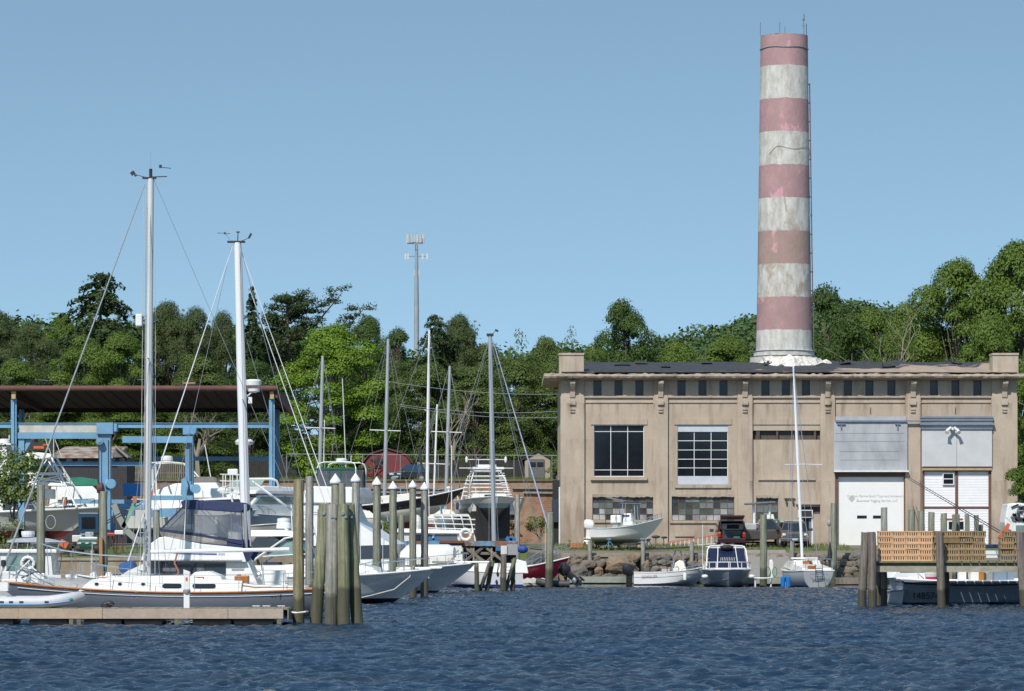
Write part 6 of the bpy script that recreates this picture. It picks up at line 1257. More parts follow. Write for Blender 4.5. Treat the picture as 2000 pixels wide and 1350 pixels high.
#  small white boat seen by its side, stern right
b=Boat('motorboat','small white motorboat with navy boot stripe among the old posts under the staging','motorboat',200,1021,860);S=b.lx;Zs=b.lz
b.hull(2.6,.95,1.0,1.2,hull_mat('white_navy_boot',(.60,.61,.64),(.02,.02,.03),.16,(.02,.035,.14),.14),rake=1.0,rail=gel2,cf=.15,c0=1.0,flare=1.0);gear(b,8,5,.1,.8,kinds='srfca');b.cab('cabin_top',gel,[(S(1032),.9),(S(1028),Zs(1097)),(S(1005),Zs(1091)),(S(940),Zs(1089)),(S(918),Zs(1103)),(S(900),.95)],1.0,.85,bevel=.05);b.win('hatch_panel',gel2,[(S(985),Zs(1100)),(S(985),Zs(1095)),(S(965),Zs(1095)),(S(965),Zs(1100))])
mb=MB()
for px in(972,970):mb.ell((S(px),b.near*1.34,Zs(1120 if px==972 else 1136)),(.07,.04,.13),6,5)
mb.build('fender',blk,b.r)
b=Boat('sailboat','dark red sailboat with the silver mast whose forestay runs down to the right','sailboat',207,830,1112);S=b.lx;Zs=b.lz
b.hull(2.6,1.0,1.0,1.75,hull_mat('dark_red_paint',(.16,.012,.025),(.25,.25,.24),.22,rough=.2),rake=1.5,kind='sail',trans=.6,p=2.0,aft=.7,rail=gel,railr=.045);b.bowrail(.68,.75,.02,5,mid=True);b.cab('sail_cover',blk,[(S(1028),1.35),(S(1030),2.0),(S(1062),1.9),(S(1072),1.45)],.5,.3)
mx_=S(966);zt=Zs(657);b.mast(mx_,1.3,zt,.12,greymast,.10,rakex=-.26);top=Vector((mx_-.26,0,zt));mb=MB();mb.tube([top+Vector((.15,0,-.2)),Vector((S(1066),0,Zs(1014))),Vector((S(1082),0,Zs(1080)))],[.02,.05,.05],6);mb.build('furled_forestay',mat('blue_white_furled_sail',(.50,.53,.65),.6,c2=(.22,.25,.45),scale=8,streak=.3),b.r)
b.wires([(top,(S(1062),1.0,Zs(1070))),(top,(S(1052),-1.0,Zs(1066))),(top,(S(885),0,Zs(880))),(top,(S(868),0,Zs(1000))),(top,(S(975),1.3,1.2)),(top,(S(955),-1.3,1.2))],.012,name='shroud');b.spread(mx_-.1,Zs(860),1.0);gear(b,3,6,.1,.9)
mb=MB();mb.box(top+Vector((0,0,.08)),(.4,.2,.16));mb.tube([top,top+Vector((.3,0,.3))],.015,4);mb.box(top+Vector((.38,0,.33)),(.2,.05,.12),ry=.5);mb.build('masthead_instruments',blk,b.r)
mb=MB();rg_=random.Random(5);mb.loft([[Vector((S(1018+k*6),-1.6+.35*math.cos(a)+rg_.uniform(-.05,.05),.3+(.18+rg_.uniform(0,.12))*math.sin(a)))for a in[2*math.pi*j/8 for j in range(8)]]for k in range(11)]);tp=mb.build('crumpled_cover',mat('dirty_white_cover',(.5,.48,.44),.9,c2=(.35,.33,.3),scale=4),b.r)
ou=Boat('inflatable_dinghy','dark inflatable tender with a black outboard beside the dark red boat','dinghy',204.5,1112,1050);S=ou.lx;mb=MB();
for sg in(1,-1):mb.tube([(0,sg*.5,.25),(ou.L*.7,sg*.5,.27),(ou.L,sg*.1,.4)],.2,10)
mb.build('tube',mat('grey_black_pvc',(.05,.05,.055),.6),ou.r,smooth=True);mb=MB();mb.bx(0,ou.L*.8,-.4,.4,.1,.16);mb.bx(0,.06,-.4,.4,.1,.5);mb.build('floor',blk,ou.r);ou.outboard(x=.1,z=.85,c=mat('black_cowling',(.02,.02,.022),.25),sc_=1.1,tilt=.9);mb=MB();mb.ell((.0,0,.95),(.1,.12,.22));mb.build('red_fuel_hose',redp,ou.r);mb=MB();mb.ell((-.28,.1,.42),(.14,.12,.2));mb.build('propeller_guard',steel,ou.r)
#  workboat with hoops and life ring
b=Boat('workboat','white hoop framed workboat with a life ring on its rail behind the blue staging','workboat',210,775,945);S=b.lx;Zs=b.lz
b.hull(2.9,1.3,1.4,1.9,hull_mat('grey_work_paint',(.5,.51,.53),(.02,.03,.08),.2),rake=1.0,rail=gel2);
b.cab('hardtop',gel,[(S(776),Zs(1040)),(S(778),Zs(1032)),(S(850),Zs(1034)),(S(925),Zs(1037)),(S(925),Zs(1042)),(S(850),Zs(1042))],1.3,1.2,bevel=.03);b.cab('wheelhouse',gel2,[(S(782),1.3),(S(782),Zs(1041)),(S(900),Zs(1042)),(S(905),1.3)],1.15,1.1);b.win('side_window',mat('grey_window',(.12,.13,.15),.2),[(S(850),Zs(1058)),(S(850),Zs(1044)),(S(893),Zs(1044)),(S(895),Zs(1058))]);b.win('side_window',darkglass,[(S(800),Zs(1058)),(S(800),Zs(1044)),(S(845),Zs(1044)),(S(845),Zs(1058))])
mb=MB()
for px in(830,848,866,884,902,918):mb.tube([(S(px+6),-1.1,Zs(1040)),(S(px),-1.0,Zs(1012)),(S(px-3),-.5,Zs(1006)),(S(px-3),.5,Zs(1006)),(S(px),1.0,Zs(1012)),(S(px+6),1.1,Zs(1040))],.04,6)
for zz,sg in((1012,-1.03),(1022,-1.07),(1012,1.03),(1031,-1.1)):mb.tube([(S(826),sg,Zs(zz)),(S(928),sg,Zs(zz+3))],.035,5)
mb.tube([(S(930),-1.2,Zs(1062)),(S(918),-1.0,Zs(1010))],.035,5);mb.build('hoop_frame',gel,b.r);mb=MB();mb.bx(S(845),S(915),-.6,.6,Zs(1009),Zs(1004));mb.ell((S(846),-.2,Zs(1014)),(.35,.4,.3));mb.ell((S(815),-.3,Zs(1022)),(.28,.4,.5));mb.build('canvas_top',gel2,b.r);gear(b,4,7,.1,.9)
ring_buoy(b.r,(S(910),-1.32,Zs(1044)),.30,.085);mb=MB();mb.tube([(S(882),0,Zs(1010)),(S(882),0,Zs(870))],.03,5);mb.tube([(S(838),.5,Zs(1010)),(S(836),.5,Zs(900))],.022,5);mb.build('whip_aerial',gel,b.r);b.bowrail(.6,.6,.02)
#  boats near the boulders on the right
b=Boat('centre_console_boat','long low white centre console boat with black outboard and folded dark top','centre console boat',216,1237,1392);S=b.lx;Zs=b.lz;b.L=X(1392,216)-X(1237,216)
b.hull(2.5,.78,.82,1.2,hull_mat('cc_white',(.72,.73,.74),(.66,.67,.68),.05,(.3,.31,.32),.02),rake=1.3,draft=.3,rail=gel2,railr=.03,flare=1.0,cf=.08,c0=1.0);mb=MB()
for sg in(1,-1):mb.tube([(b.pt(t,.75)[0],sg*(b.pt(t,.75)[1]+.012),b.pt(t,.75)[2])for t in[i/12*.95 for i in range(13)]],.012,4)
mb.build('chine_line',MC['grey_plastic'],b.r)
b.cab('console',gel,[(S(1315),.7),(S(1318),Zs(1100)),(S(1327),Zs(1094)),(S(1335),Zs(1096)),(S(1340),.8)],.45,.35,bevel=.04);mb=MB();mb.lathe((0,0,0),[(.001,0)],3)if False else None
mb.tube([(S(1322),-.48,Zs(1109)),(S(1322),-.42,Zs(1109))],.12,12);mb.build('badge',mat('tan_badge',(.5,.38,.2),.5),b.r)
mb=MB()
for sg in(.42,-.42):mb.tube([(S(1312),sg,.8),(S(1316),sg,Zs(1088)),(S(1320),sg,Zs(1075))],.035,6);mb.tube([(S(1340),sg,.9),(S(1333),sg,Zs(1090)),(S(1329),sg,Zs(1075))],.035,6)
mb.build('top_frame',steel,b.r);mb=MB();mb.loft([[Vector((S(1280)+(S(1345)-S(1280))*t,y_,Zs(1072)+(Zs(1068.5)-Zs(1072))*t+.03*(1-(y_/.9)**2)))for y_ in(-.9,-.4,0,.4,.9)]+[Vector((S(1280)+(S(1345)-S(1280))*t,0,Zs(1073.5)+.1*t))]for t in(0,.33,.66,1)]);mb.build('top_canvas',navy,b.r)
b.outboard(x=-.25,z=.62,c=mat('black_cowling',(.02,.02,.022),.25),sc_=1.15);text('ANGLER',.2,MC['grey_plastic'],b.r,(S(1267),-1.275,Zs(1127)),rot=(R(84),0,0),sx=1.3);b.bowrail(.6,.22,.018,5);gear(b,7,6,.15,.8,kinds='rsrcfs');mb=MB();mb.box((S(1300),0,Zs(1117)),(.5,.9,.35));mb.build('seat',cushion,b.r,bevel=.05)
b=Boat('walkaround_boat','grey hulled cabin boat seen bow-on with white rails and navy enclosure','cabin boat',207.5,1417,1418,rz=-90);b.L=6.4;b.r.location=(X(1417,211),213.4,0);b.D=208
b.M=None;hwp=1.42;sZ=lambda py:Z(py,208)
b.hull(2.85,.95,1.0,1.05,hull_mat('cabin_grey',(.33,.35,.37),(.18,.19,.20),.10,rough=.3),rake=1.0,draft=.3,rail=gel,railr=.05,flare=1.25,p=4.5,trans=.95)
b.cab('cabin',gel,[(1.2,.9),(1.2,1.15),(4.9,1.12),(5.5,.98)],1.15,1.0,bevel=.03)
b.shield('windshield',navy if False else mat('blue_dark_enclosure',(.015,.02,.06),.2,c2=(.01,.012,.02),scale=2),4.6,1.14,1.13,3.4,sZ(1072),.98);mb=MB();mb.bx(.9,3.4,-1.1,1.1,sZ(1072),sZ(1067));mb.build('hardtop',gel,b.r,bevel=.06)
mb=MB();mb.bx(1.0,3.38,-1.04,-1.0,1.1,sZ(1072));mb.build('side_curtain',navy,b.r);mb=MB();mb.bx(1.0,3.38,1.0,1.04,1.1,sZ(1072));mb.build('side_curtain',navy,b.r)
mb=MB()
for sg in(1,-1):mb.tube([(4.2,sg*1.22,.98),(3.9,sg*1.18,1.6),(3.5,sg*1.12,sZ(1074)),(3.4,sg*.95,sZ(1067)),(3.4,0,sZ(1065))],.045,6);mb.tube([(4.75,sg*.62,1.0),(3.5,sg*.5,sZ(1068))],.03,5)
for z_,x_ in((1.75,3.85),):mb.tube([(x_+.1,-1.1,z_-.1),(x_+.1,1.1,z_-.1)],.012,4)
mb.build('hardtop_frame',gel,b.r);mb=MB();mb.ell((3.6,0,sZ(1069)),(.25,.42,.15));mb.build('spare_cover',blk,b.r)
mb=MB();
for k in range(9):mb.tube([(4.22,-.4+k*.1,1.50),(4.12,-.36+k*.1,1.72)],.012,4)
mb.build('rod_rack',gel,b.r);b.bowrail(.45,.42,.028,6,m=gel)
for i,sg in enumerate((1,-1)):mb=MB();mb.ell((5.1,sg*1.36,.62),(.14,.2,.12));mb.build('fender',gel,b.r)
mb=MB()
for sg in(1,-1):mb.tube([(b.pt(t,.35)[0]+.01,sg*(b.pt(t,.35)[1]+.01),b.pt(t,.35)[2]+.02)for t in[.55+i/12*.44 for i in range(13)]],.016,4)
mb.build('spray_strake',MC['grey_plastic'],b.r);mb=MB();mb.tube([(.6,-1.25,1.0),(.6,-1.25,sZ(1025))],.02,4);mb.build('whip_aerial',gel,b.r)
b=Boat('sailboat','small sailboat seen from its stern with a wooden cockpit and thin white mast','sailboat',207,1590,1591,rz=98);b.L=7.4;b.r.location=(X(1599,206.6),206.6,0);sZ=lambda py:Z(py,208)
b.hull(2.75,.98,.95,1.25,hull_mat('white_blue_boot_sail',(.50,.53,.57),(.06,.13,.26),.12,rough=.25),rake=1.2,kind='sail',trans=.66,p=2.0,aft=.55,rail=gel,railr=.04)
b.cab('cockpit_coaming',gel,[(.3,.95),(.3,1.12),(3.0,1.35),(3.2,1.0)],.95,.8,bevel=.03);b.cab('cabin_trunk',gel,[(3.0,.95),(3.0,1.55),(5.0,1.5),(5.8,1.15)],.95,.75,bevel=.05)
mb=MB();mb.bx(2.9,2.97,-.28,.28,1.0,1.52);mb.build('companionway',teak,b.r);mb=MB();mb.box((.32,.35,1.16),(.06,.45,.2));mb.build('teak_seat',teak,b.r)
mb=MB();n_=12;pts=[Vector((.02-.0,0,0))]
rg=[(b.pt(0.0,i/10)[0]-.03,b.pt(0,i/10)[1]*.96,b.pt(0,i/10)[2])for i in range(11)];v=[Vector(q)for q in rg]+[Vector((q[0],-q[1],q[2]))for q in rg[::-1]];n_=len(v);mb.add(v+[q+Vector((.02,0,0))for q in v],[tuple(range(n_)),tuple(range(2*n_-1,n_-1,-1))]+[(i,i+n_,(i+1)%n_+n_,(i+1)%n_)for i in range(n_)]);mb.build('transom',gel,b.r)
mb=MB()
for yy in(-.2,.2):mb.tube([(-.1,yy,1.35),(-.12,yy,.35)],.02,5)
for zz in(.37,.62,.87,1.1):mb.tube([(-.12,-.2,zz),(-.12,.2,zz)],.02,5)
mb.build('boarding_ladder',blk,b.r)
mb=MB()
for sg in(1,-1):
 mb.tube([(.05,sg*.75,1.0),(.05,sg*.75,1.65),(.5,sg*.95,1.62),(1.2,sg*1.1,1.6)],.02,5);mb.tube([(1.2,sg*1.1,1.6),(1.2,sg*1.1,1.0)],.02,5)
mb.tube([(.05,-.75,1.65),(.05,.75,1.65)],.018,5);mb.build('stern_rail',steel,b.r)
xm=4.3;zt=sZ(712);b.mast(xm,1.5,zt,.085,whitemast,.05,rakex=-.3,rakey=.6,oval=1.0);top=Vector((xm-.3,.6,zt))
b.wires([(top,(.1,.0,1.3)),(top+Vector((0,0,-.4)),(xm-.2,.95,1.1)),(top+Vector((0,0,-.4)),(xm-.2,-.95,1.1)),(top,(7.2,0,1.3)),(top+Vector((0,0,-4)),(xm-.6,.9,1.1)),(top,(.3,.5,1.4))],.012,name='shroud');b.spread(xm-.15,sZ(905),1.12,.1)
mb=MB();mb.tube([(xm-.1,0,sZ(1093)),(1.0,-.1,sZ(1093))],.07,8);mb.box((xm-.5,0,sZ(1091)),(.3,1.6,.1));mb.build('boom',gel,b.r);text('Second Wind',.17,mat('blue_grey_lettering',(.18,.22,.38),.6),b.r,(-.055,0,.72),rot=(R(90),0,R(-90)),sx=1.15)
for i,px in enumerate((1529,1539)):t_=T('fender',['left blue cylindrical fender on the sailboat with wooden cockpit','right blue cylindrical fender on the sailboat with wooden cockpit'][i],'fender',(X(px,206),205.9-.1*i,.35),group='blue fenders');mb=MB();mb.lathe((0,0,-.35),[(.03,0),(.13,.06),(.13,.6),(.03,.68)],12);mb.build('body',mat('blue_fender_vinyl',(.01,.16,.48),.3),t_,smooth=True)
kb=T('kayak','dark blade shaped kayak standing on end beside the dark green pile','kayak',P(1621,1083,213));mb=MB();mb.loft([[Vector((r_*.8*math.cos(a),r_*.4*math.sin(a),z_))for a in[2*math.pi*k/8 for k in range(8)]]for r_,z_ in((.03,-.8),(.16,-.3),(.17,.1),(.03,.75))]);mb.build('hull',blk,kb)
#  rust roofed open shed
YZ=2.3
sh=T('open_boat_shed','open shed with a sagging rust brown roof on blue steel posts over the left yard','shed',(X(260,222),222,YZ));rustr=mat('rust_brown_roof_sheet',(.135,.055,.045),.8,c2=(.085,.038,.035),scale=1.5,dirt=.4,dcol=(.2,.11,.06));und=mat('shaded_underside',(.022,.012,.011),.9)  # underside colour made extra dark to hold the shade below the roof
F0,F1=216,229;xl,xr=X(-120,F0),X(541,F0)
mb=MB(sh);zf,zr=Z(757,F0),Z(795,F1)
mb.add([(xl,F0,zf),(xr,F0,zf),(xr+.2,F1,zr),(xl,F1,zr),(xl,F0,zf-.1),(xr,F0,zf-.1),(xr+.2,F1,zr-.1),(xl,F1,zr-.1)],[(0,1,2,3),(7,6,5,4),(0,4,5,1),(1,5,6,2),(2,6,7,3),(3,7,4,0)]);mb.build('roof',rustr,sh)
mb=MB(sh)
mb.tube([(xl,F0-.05,zf-.05),(xr,F0-.05,zf-.05)],.17,10);mb.build('gutter',rustr,sh,smooth=True)
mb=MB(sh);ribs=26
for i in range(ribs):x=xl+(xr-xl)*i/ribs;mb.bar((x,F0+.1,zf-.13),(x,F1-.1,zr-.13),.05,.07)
mb.bx(xl,xr,F1-.2,F1-.05,zr-.35,zr-.12);mb.build('purlin',und,sh);mb=MB(sh);mb.add([(xl,F0+.03,zf-.104),(xr,F0+.03,zf-.104),(xr,F1-.03,zr-.104),(xl,F1-.03,zr-.104),(xl,F0+.03,zf-.12),(xr,F0+.03,zf-.12),(xr,F1-.03,zr-.12),(xl,F1-.03,zr-.12)],[(0,1,2,3),(7,6,5,4),(0,4,5,1),(1,5,6,2),(2,6,7,3),(3,7,4,0)]);mb.build('underside_shade_panel',und,sh)  # dark panel added so the roof underside reads as shaded
mb=MB(sh);mb.bar((xr-.05,F0+.1,zf-.35),(xr+.12,F1,zr-.35),.12,.5);mb.build('gable_beam',rustr,sh)
cream=mat('cream_beam_end',(.45,.34,.14),.8,c2=(.3,.2,.1),scale=4)
for px in(26,531):mb=MB(sh);mb.bx(X(px-4,F0),X(px+4,F0),F0+.05,F0+.35,Z(779,F0),Z(764,F0));mb.build('beam_end',cream,sh);mb=MB(sh);mb.bar((X(px,F0),F0+.4,Z(772,F0)),(X(px,F0)+.1,F1,Z(800,F1)),.2,.4);mb.build('roof_beam',und,sh)
for px,D_ in((27,F0+.4),(531,F0+.4),(42,F1-1),(541,F1-1),(-80,F0+.4),(296,F1-1)):
 mb=MB(sh);w_=.17;x=X(px,D_);mb.bx(x-w_,x+w_,D_-.04,D_+.04,YZ-.2,Z(778,D_)if D_<220 else Z(800,D_));mb.bx(x-.04,x+.04,D_-w_,D_+w_,YZ-.2,Z(778,D_)if D_<220 else Z(800,D_));mb.build('post',blueste,sh)
def ibeam(px0,px1,py0,py1,D_,nm,par):mb=MB(par);mb.bx(X(px0,D_),X(px1,D_),D_-.12,D_+.12,Z(py0+1,D_),Z(py0,D_));mb.bx(X(px0,D_),X(px1,D_),D_-.03,D_+.03,Z(py1,D_),Z(py0,D_));mb.bx(X(px0,D_),X(px1,D_),D_-.12,D_+.12,Z(py1,D_),Z(py1-1,D_));return mb.build(nm,blueste,par)
ibeam(-120,531,826,836,F0+.6,'girt',sh);ibeam(290,531,892,900,F1-1.2,'girt',sh)
ibeam(60,310,902,910,F0+4,'girt',sh)
mb=MB(sh);mb.tube([P(470,900,224),P(530,790,222)],.04,5);mb.build('cable',wirem,sh)
#  travel lift
tl=T('travel_lift','blue travel lift gantry with a white weathered top beam and hanging slings','travel lift',(X(210,200),200,YZ));TD=200;
def TB(x0,x1,y0,y1,d0,d1,m=blueste,nm='beam',par=tl):mb=MB(par);mb.bx(X(x0,TD),X(x1,TD),TD+d0,TD+d1,Z(y1,TD),Z(y0,TD));return mb.build(nm,m,par)
TB(195,216,848,1065,-.2,.45,nm='leg');TB(190,222,826,848,-.4,.55,nm='corner_bracket');TB(218,229,828,843,-.3,.5,nm='bracket')
TB(35,194,845,857,-.1,.5,nm='top_beam');TB(38,190,829,844.8,-.05,.45,mat('flaking_white_beam',(.50,.50,.47),.7,c2=(.40,.40,.38),scale=2,dirt=.8,dcol=(.28,.15,.07)),'weathered_beam');TB(38,190,828,829.2,-.1,.5,nm='flange')
TB(36,47,857,1062,0,.5,nm='leg')
for(a,b_)in(((46,858),(56,880)),):mb=MB(tl);mb.bar(P(47,880,TD+.2),P(60,858,TD+.2),.2,.2);mb.build('knee_brace',blueste,tl)
TB(222,362,848,861,4.5,5,nm='side_beam');mb=MB(tl);
mb=MB(tl);D2=209;mb.bx(X(362,D2),X(378,D2),D2-.2,D2+.3,YZ,Z(850,D2));mb.build('leg',blueste,tl);mb=MB(tl);mb.bx(X(358,D2),X(384,D2),D2-.3,D2+.4,Z(849,D2),Z(836,D2));mb.tube([P(376,842,D2-.45),P(376,842,D2-.3)],.2,12);mb.build('corner_bracket',blueste,tl)
for(px,py,D_)in((362,860,208.7),(195,862,199.6)):
 mb=MB(tl);q=P(px,py,D_);mb.tube([q,q+Vector((0,-.2,0))],.2,14);mb.tube([q+Vector((0,-.2,0)),q+Vector((0,-.25,0))],.1,8);mb.build('sheave',blueste,tl)
for(px,py,D_,m_)in((383,955,208.5,blueste),(218,945,199.6,blueste)):mb=MB(tl);q=P(px,py,D_);mb.tube([q+Vector((-.35,.2,0)),q+Vector((-.1,.2,0))],.26,14);mb.tube([q,q+Vector((0,-.35,0))],.27,16);mb.build('winch_drum',m_,tl)
mb=MB(tl);q=P(190,953,199.7);mb.tube([q,q+Vector((.3,0,0))],.3,14);mb.build('cable_reel',rustr,tl)
mb=MB(tl);q=P(362,950,208.6);mb.prism([(q.x-.25,q.z-.5),(q.x+.05,q.z-.6),(q.x+.2,q.z),(q.x+.05,q.z+.55),(q.x-.2,q.z+.4)],208.3,208.6);mb.build('cheek_plate',blueste,tl)
mb=MB(tl)
for px,a,b_,D_ in((371,862,940,208.6),(374,862,940,208.6),(193,866,1000,199.5),(212,860,950,199.5)):mb.tube([P(px,a,D_),P(px,b_,D_)],.03,4)
mb.build('hoist_cable',darkrope,tl)
mb=MB(tl);mb.bx(X(240,203),X(276,203),203,204.4,Z(969,203),Z(944,203));mb.build('engine_box',mat('bright_blue_box',(.015,.17,.45),.4),tl,bevel=.03)
TB(100,275,975,983,3,3.4,nm='lower_beam');mb=MB(tl);mb.bx(X(290,206),X(376,206),206,206.4,Z(977,206),Z(968,206));mb.build('lower_beam',blueste,tl);mb=MB(tl);mb.bx(X(283,203),X(345,203),202.6,203.4,Z(1010,203),Z(993,203));mb.build('lower_beam',blueste,tl);mb=MB(tl);mb.bx(X(215,202),X(262,202),201.8,202.4,Z(1008,202),Z(996,202));mb.bx(X(234,202.5),X(282,202.5),202.2,203.0,Z(994,202.5),Z(985,202.5));mb.build('lower_beam',blueste,tl)
mb=MB(tl);mb.bx(X(210,201),X(222,201),200.8,201.2,Z(1045,201),Z(1010,201));mb.box(P(218,1030,200.6),(.5,.3,.5));mb.build('drive_unit',blueste,tl)
sling=mat('green_webbing_sling',(.10,.32,.22),.8,c2=(.30,.36,.33),scale=3)
for i,pts in enumerate((((262,985),(250,1010),(240,1030),(244,1045)),((348,968),(352,985),(350,992)),((222,985),(232,1010),(246,1035),(262,1050),(275,1058)))):
 mb=MB(tl);pp=[P(a,b_,199.3 if i!=1 else 205.6)for a,b_ in pts]
 for a,b_ in zip(pp[:-1],pp[1:]):mb.bar(a,b_,.03,.22 if i<2 else.34)
 mb.build('sling',sling if i<2 else mat('grey_webbing_sling',(.27,.28,.27),.8),tl)
mb=MB(tl);mb.box(P(263,976,199.2),(.2,.2,.36));mb.build('orange_hook',mat('rust_orange_block',(.42,.16,.05),.7),tl)
mb=MB(tl);mb.tube([P(275,978,200),P(205,1020,198),P(110,1075,196)],.03,4);mb.tube([P(275,984,200),P(205,1025,198),P(112,1081,196)],.03,4);mb.build('tow_cable',darkrope,tl)
for px,D_ in((205,200),(42,200.3),(370,209)):
 mb=MB(tl);q=Vector((X(px,D_),D_,YZ+.55));mb.tube([q+Vector((0,-.3,0)),q+Vector((0,.3,0))],.55,18);mb.build('wheel',blk,tl)
#  boats on land, left yard
def landboat(name,lab,cat,D,p0,p1,keelz,**k):return Boat(name,lab,cat,D,p0,p1,z=keelz,**k)
b=landboat('sportfishing_boat','white tower sportfisher with dull red bottom hanging in the blue lift on the left','sportfishing boat',203,-160,190,3.25,rz=-6);S=b.lx;Zs=b.lz
b.r.location.y=204
b.hull(3.6,1.0,1.1,1.35,hull_mat('tower_boat_white',(.52,.51,.50),(.12,.02,.022),.02,rough=.3),rake=1.9,draft=.75,rail=gel,railr=.07,flare=1.8,p=2.3)
b.cab('deckhouse',gel2,[(S(-60),.9),(S(-60),Zs(975)),(S(60),Zs(972)),(S(80),.95)],1.3,1.2);b.win('side_window',darkglass,[(S(14),Zs(998)),(S(14),Zs(970)),(S(66),Zs(972)),(S(76),Zs(994))],proud=.04)
b.cab('hardtop',gel,[(S(62),Zs(949)),(S(64),Zs(944)),(S(100),Zs(942)),(S(136),Zs(946)),(S(136),Zs(949))],1.1,1.0,bevel=.03);b.cab('tower_platform',gel,[(S(50),Zs(892)),(S(48),Zs(886)),(S(80),Zs(884)),(S(106),Zs(887)),(S(104),Zs(894)),(S(80),Zs(898))],.75,.7,bevel=.03)
mb=MB()
for sg in(1,-1):
 mb.tube([(S(104),sg*.6,Zs(893)),(S(160),sg*1.3,Zs(992))],.06,6);mb.tube([(S(97),sg*.6,Zs(896)),(S(32),sg*1.3,Zs(995))],.04,6);mb.tube([(S(52),sg*.6,Zs(893)),(S(48),sg*1.2,Zs(1000))],.05,6);mb.tube([(S(97),sg*.5,Zs(900)),(S(130),sg*1.1,Zs(945))],.03,5)
 mb.tube([(S(56),sg*.9,Zs(926)),(S(123),sg*.9,Zs(925))],.06,5);mb.tube([(S(55),sg*.9,Zs(930)),(S(134),sg*.9,Zs(944))],.03,5);mb.tube([(S(122),sg*.9,Zs(930)),(S(60),sg*.9,Zs(944))],.03,5);mb.tube([(S(110),sg*1.2,Zs(892)),(S(97),sg*1.2,Zs(858)),(S(112),sg*1.2,Zs(845))],.02,4);mb.tube([(S(138),sg*1.0,Zs(948)),(S(131),sg*1.2,Zs(991))],.03,5)
mb.build('tower_frame',gel,b.r);mb=MB();mb.tube([(S(112),-1,Zs(920)),(S(112),-1,Zs(845))],.025,4);mb.build('outrigger',gel,b.r)
mb=MB();mb.box((S(78),0,Zs(872)),(1.6,.8,.45));mb.ell((S(65),0,Zs(862)),(.25,.3,.45));mb.build('tower_cushion',blk,b.r);mb=MB();mb.box((S(78),-.3,Zs(874)),(.6,.25,.15));mb.box((S(92),-.3,Zs(869)),(.35,.25,.08));mb.build('orange_jacket',orange,b.r);b.bowrail(.72,.5,.022,4);gear(b,9,9,.4,.95)
mb=MB();mb.box((S(88),0,Zs(965)),(.9,1.2,.55));mb.build('helm_station',gel,b.r,bevel=.05);mb=MB();mb.tube([(S(109)+.28*math.cos(a),-1.35+.0*a,Zs(1020)+.38*math.sin(a))for a in[2*math.pi*k/16 for k in range(16)]],.018,4,closed=True);mb.build('looped_rope',rope,b.r);mb=MB();mb.box((S(128),-.3,Zs(979)),(.25,.25,.45));mb.build('orange_float',mat('dull_orange_float',(.35,.10,.04),.6),b.r)
b=landboat('motorboat','small white cabin boat stored at the far left edge behind the leafy shrub','motorboat',205,-140,32,3.4);S=b.lx;Zs=b.lz;b.hull(2.6,.8,.85,1.0,hull_mat('stored_white',(.62,.62,.60),(.03,.05,.12),.05),rake=1,rail=gel2);b.cab('cabin',gel,[(S(-80),.7),(S(-80),Zs(978)),(S(0),Zs(975)),(S(26),Zs(996)),(S(28),.7)],1.0,.8,bevel=.05)
b=landboat('motor_yacht','white upper deck with radome of a yacht behind the lift at the far left','motor yacht',212,-220,40,5.2);S=b.lx;Zs=b.lz;b.hull(3.4,1.3,1.3,1.5,hull_mat('stored_blue',(.06,.14,.24),(.02,.02,.03),.0),rake=1.2,rail=gel2);b.cab('deckhouse',gel,[(S(-160),1.1),(S(-160),Zs(872)),(S(18),Zs(872)),(S(20),Zs(905)),(S(30),1.2)],1.3,1.2);b.win('side_window',darkglass,[(S(-60),Zs(905)),(S(-60),Zs(882)),(S(8),Zs(882)),(S(10),Zs(905))]);radome(b,S(8),0,Zs(867),.35,.3);mb=MB();mb.bx(S(-165),S(27),-1.35,1.35,Zs(870),Zs(867));mb.build('roof',gel,b.r);mb=MB();mb.tube([(S(18),0,Zs(866)),(S(18),0,Zs(850))],.03,4);mb.build('whip_aerial',gel,b.r)
b=landboat('cabin_cruiser','white cabin cruiser with a dark green cover stored behind the tower boat','cruiser',216,60,205,3.7);S=b.lx;Zs=b.lz;b.hull(3.0,1.0,1.05,1.3,hull_mat('stored_white',(.62,.62,.60),(.03,.05,.12),.05),rake=1.2,rail=gel2);b.cab('cabin',gel,[(S(100),.9),(S(104),Zs(951)),(S(185),Zs(950)),(S(200),Zs(966)),(S(200),.9)],1.2,1.0,bevel=.05);b.cab('green_cover',mat('dark_green_cover',(.01,.16,.10),.8,c2=(.008,.11,.07),scale=2),[(S(128),Zs(950)),(S(134),Zs(934)),(S(160),Zs(932)),(S(194),Zs(937)),(S(196),Zs(950))],1.0,.8,bevel=.05)
b=landboat('motor_yacht','white flybridge yacht with long dark brown windows stored right of the lift leg','motor yacht',214,250,478,3.3);S=b.lx;Zs=b.lz;b.hull(3.6,1.3,1.35,1.7,hull_mat('stored_white',(.62,.62,.60),(.03,.05,.12),.05),rake=1.4,rail=gel2)
b.cab('deckhouse',gel,[(S(262),1.2),(S(262),Zs(975)),(S(440),Zs(975)),(S(470),Zs(992)),(S(470),1.3)],1.6,1.45);b.win('side_window',mat('brown_tinted_glass',(.05,.04,.035),.12),[(S(385),Zs(990)),(S(378),Zs(976)),(S(440),Zs(977)),(S(462),Zs(989))],proud=.02)
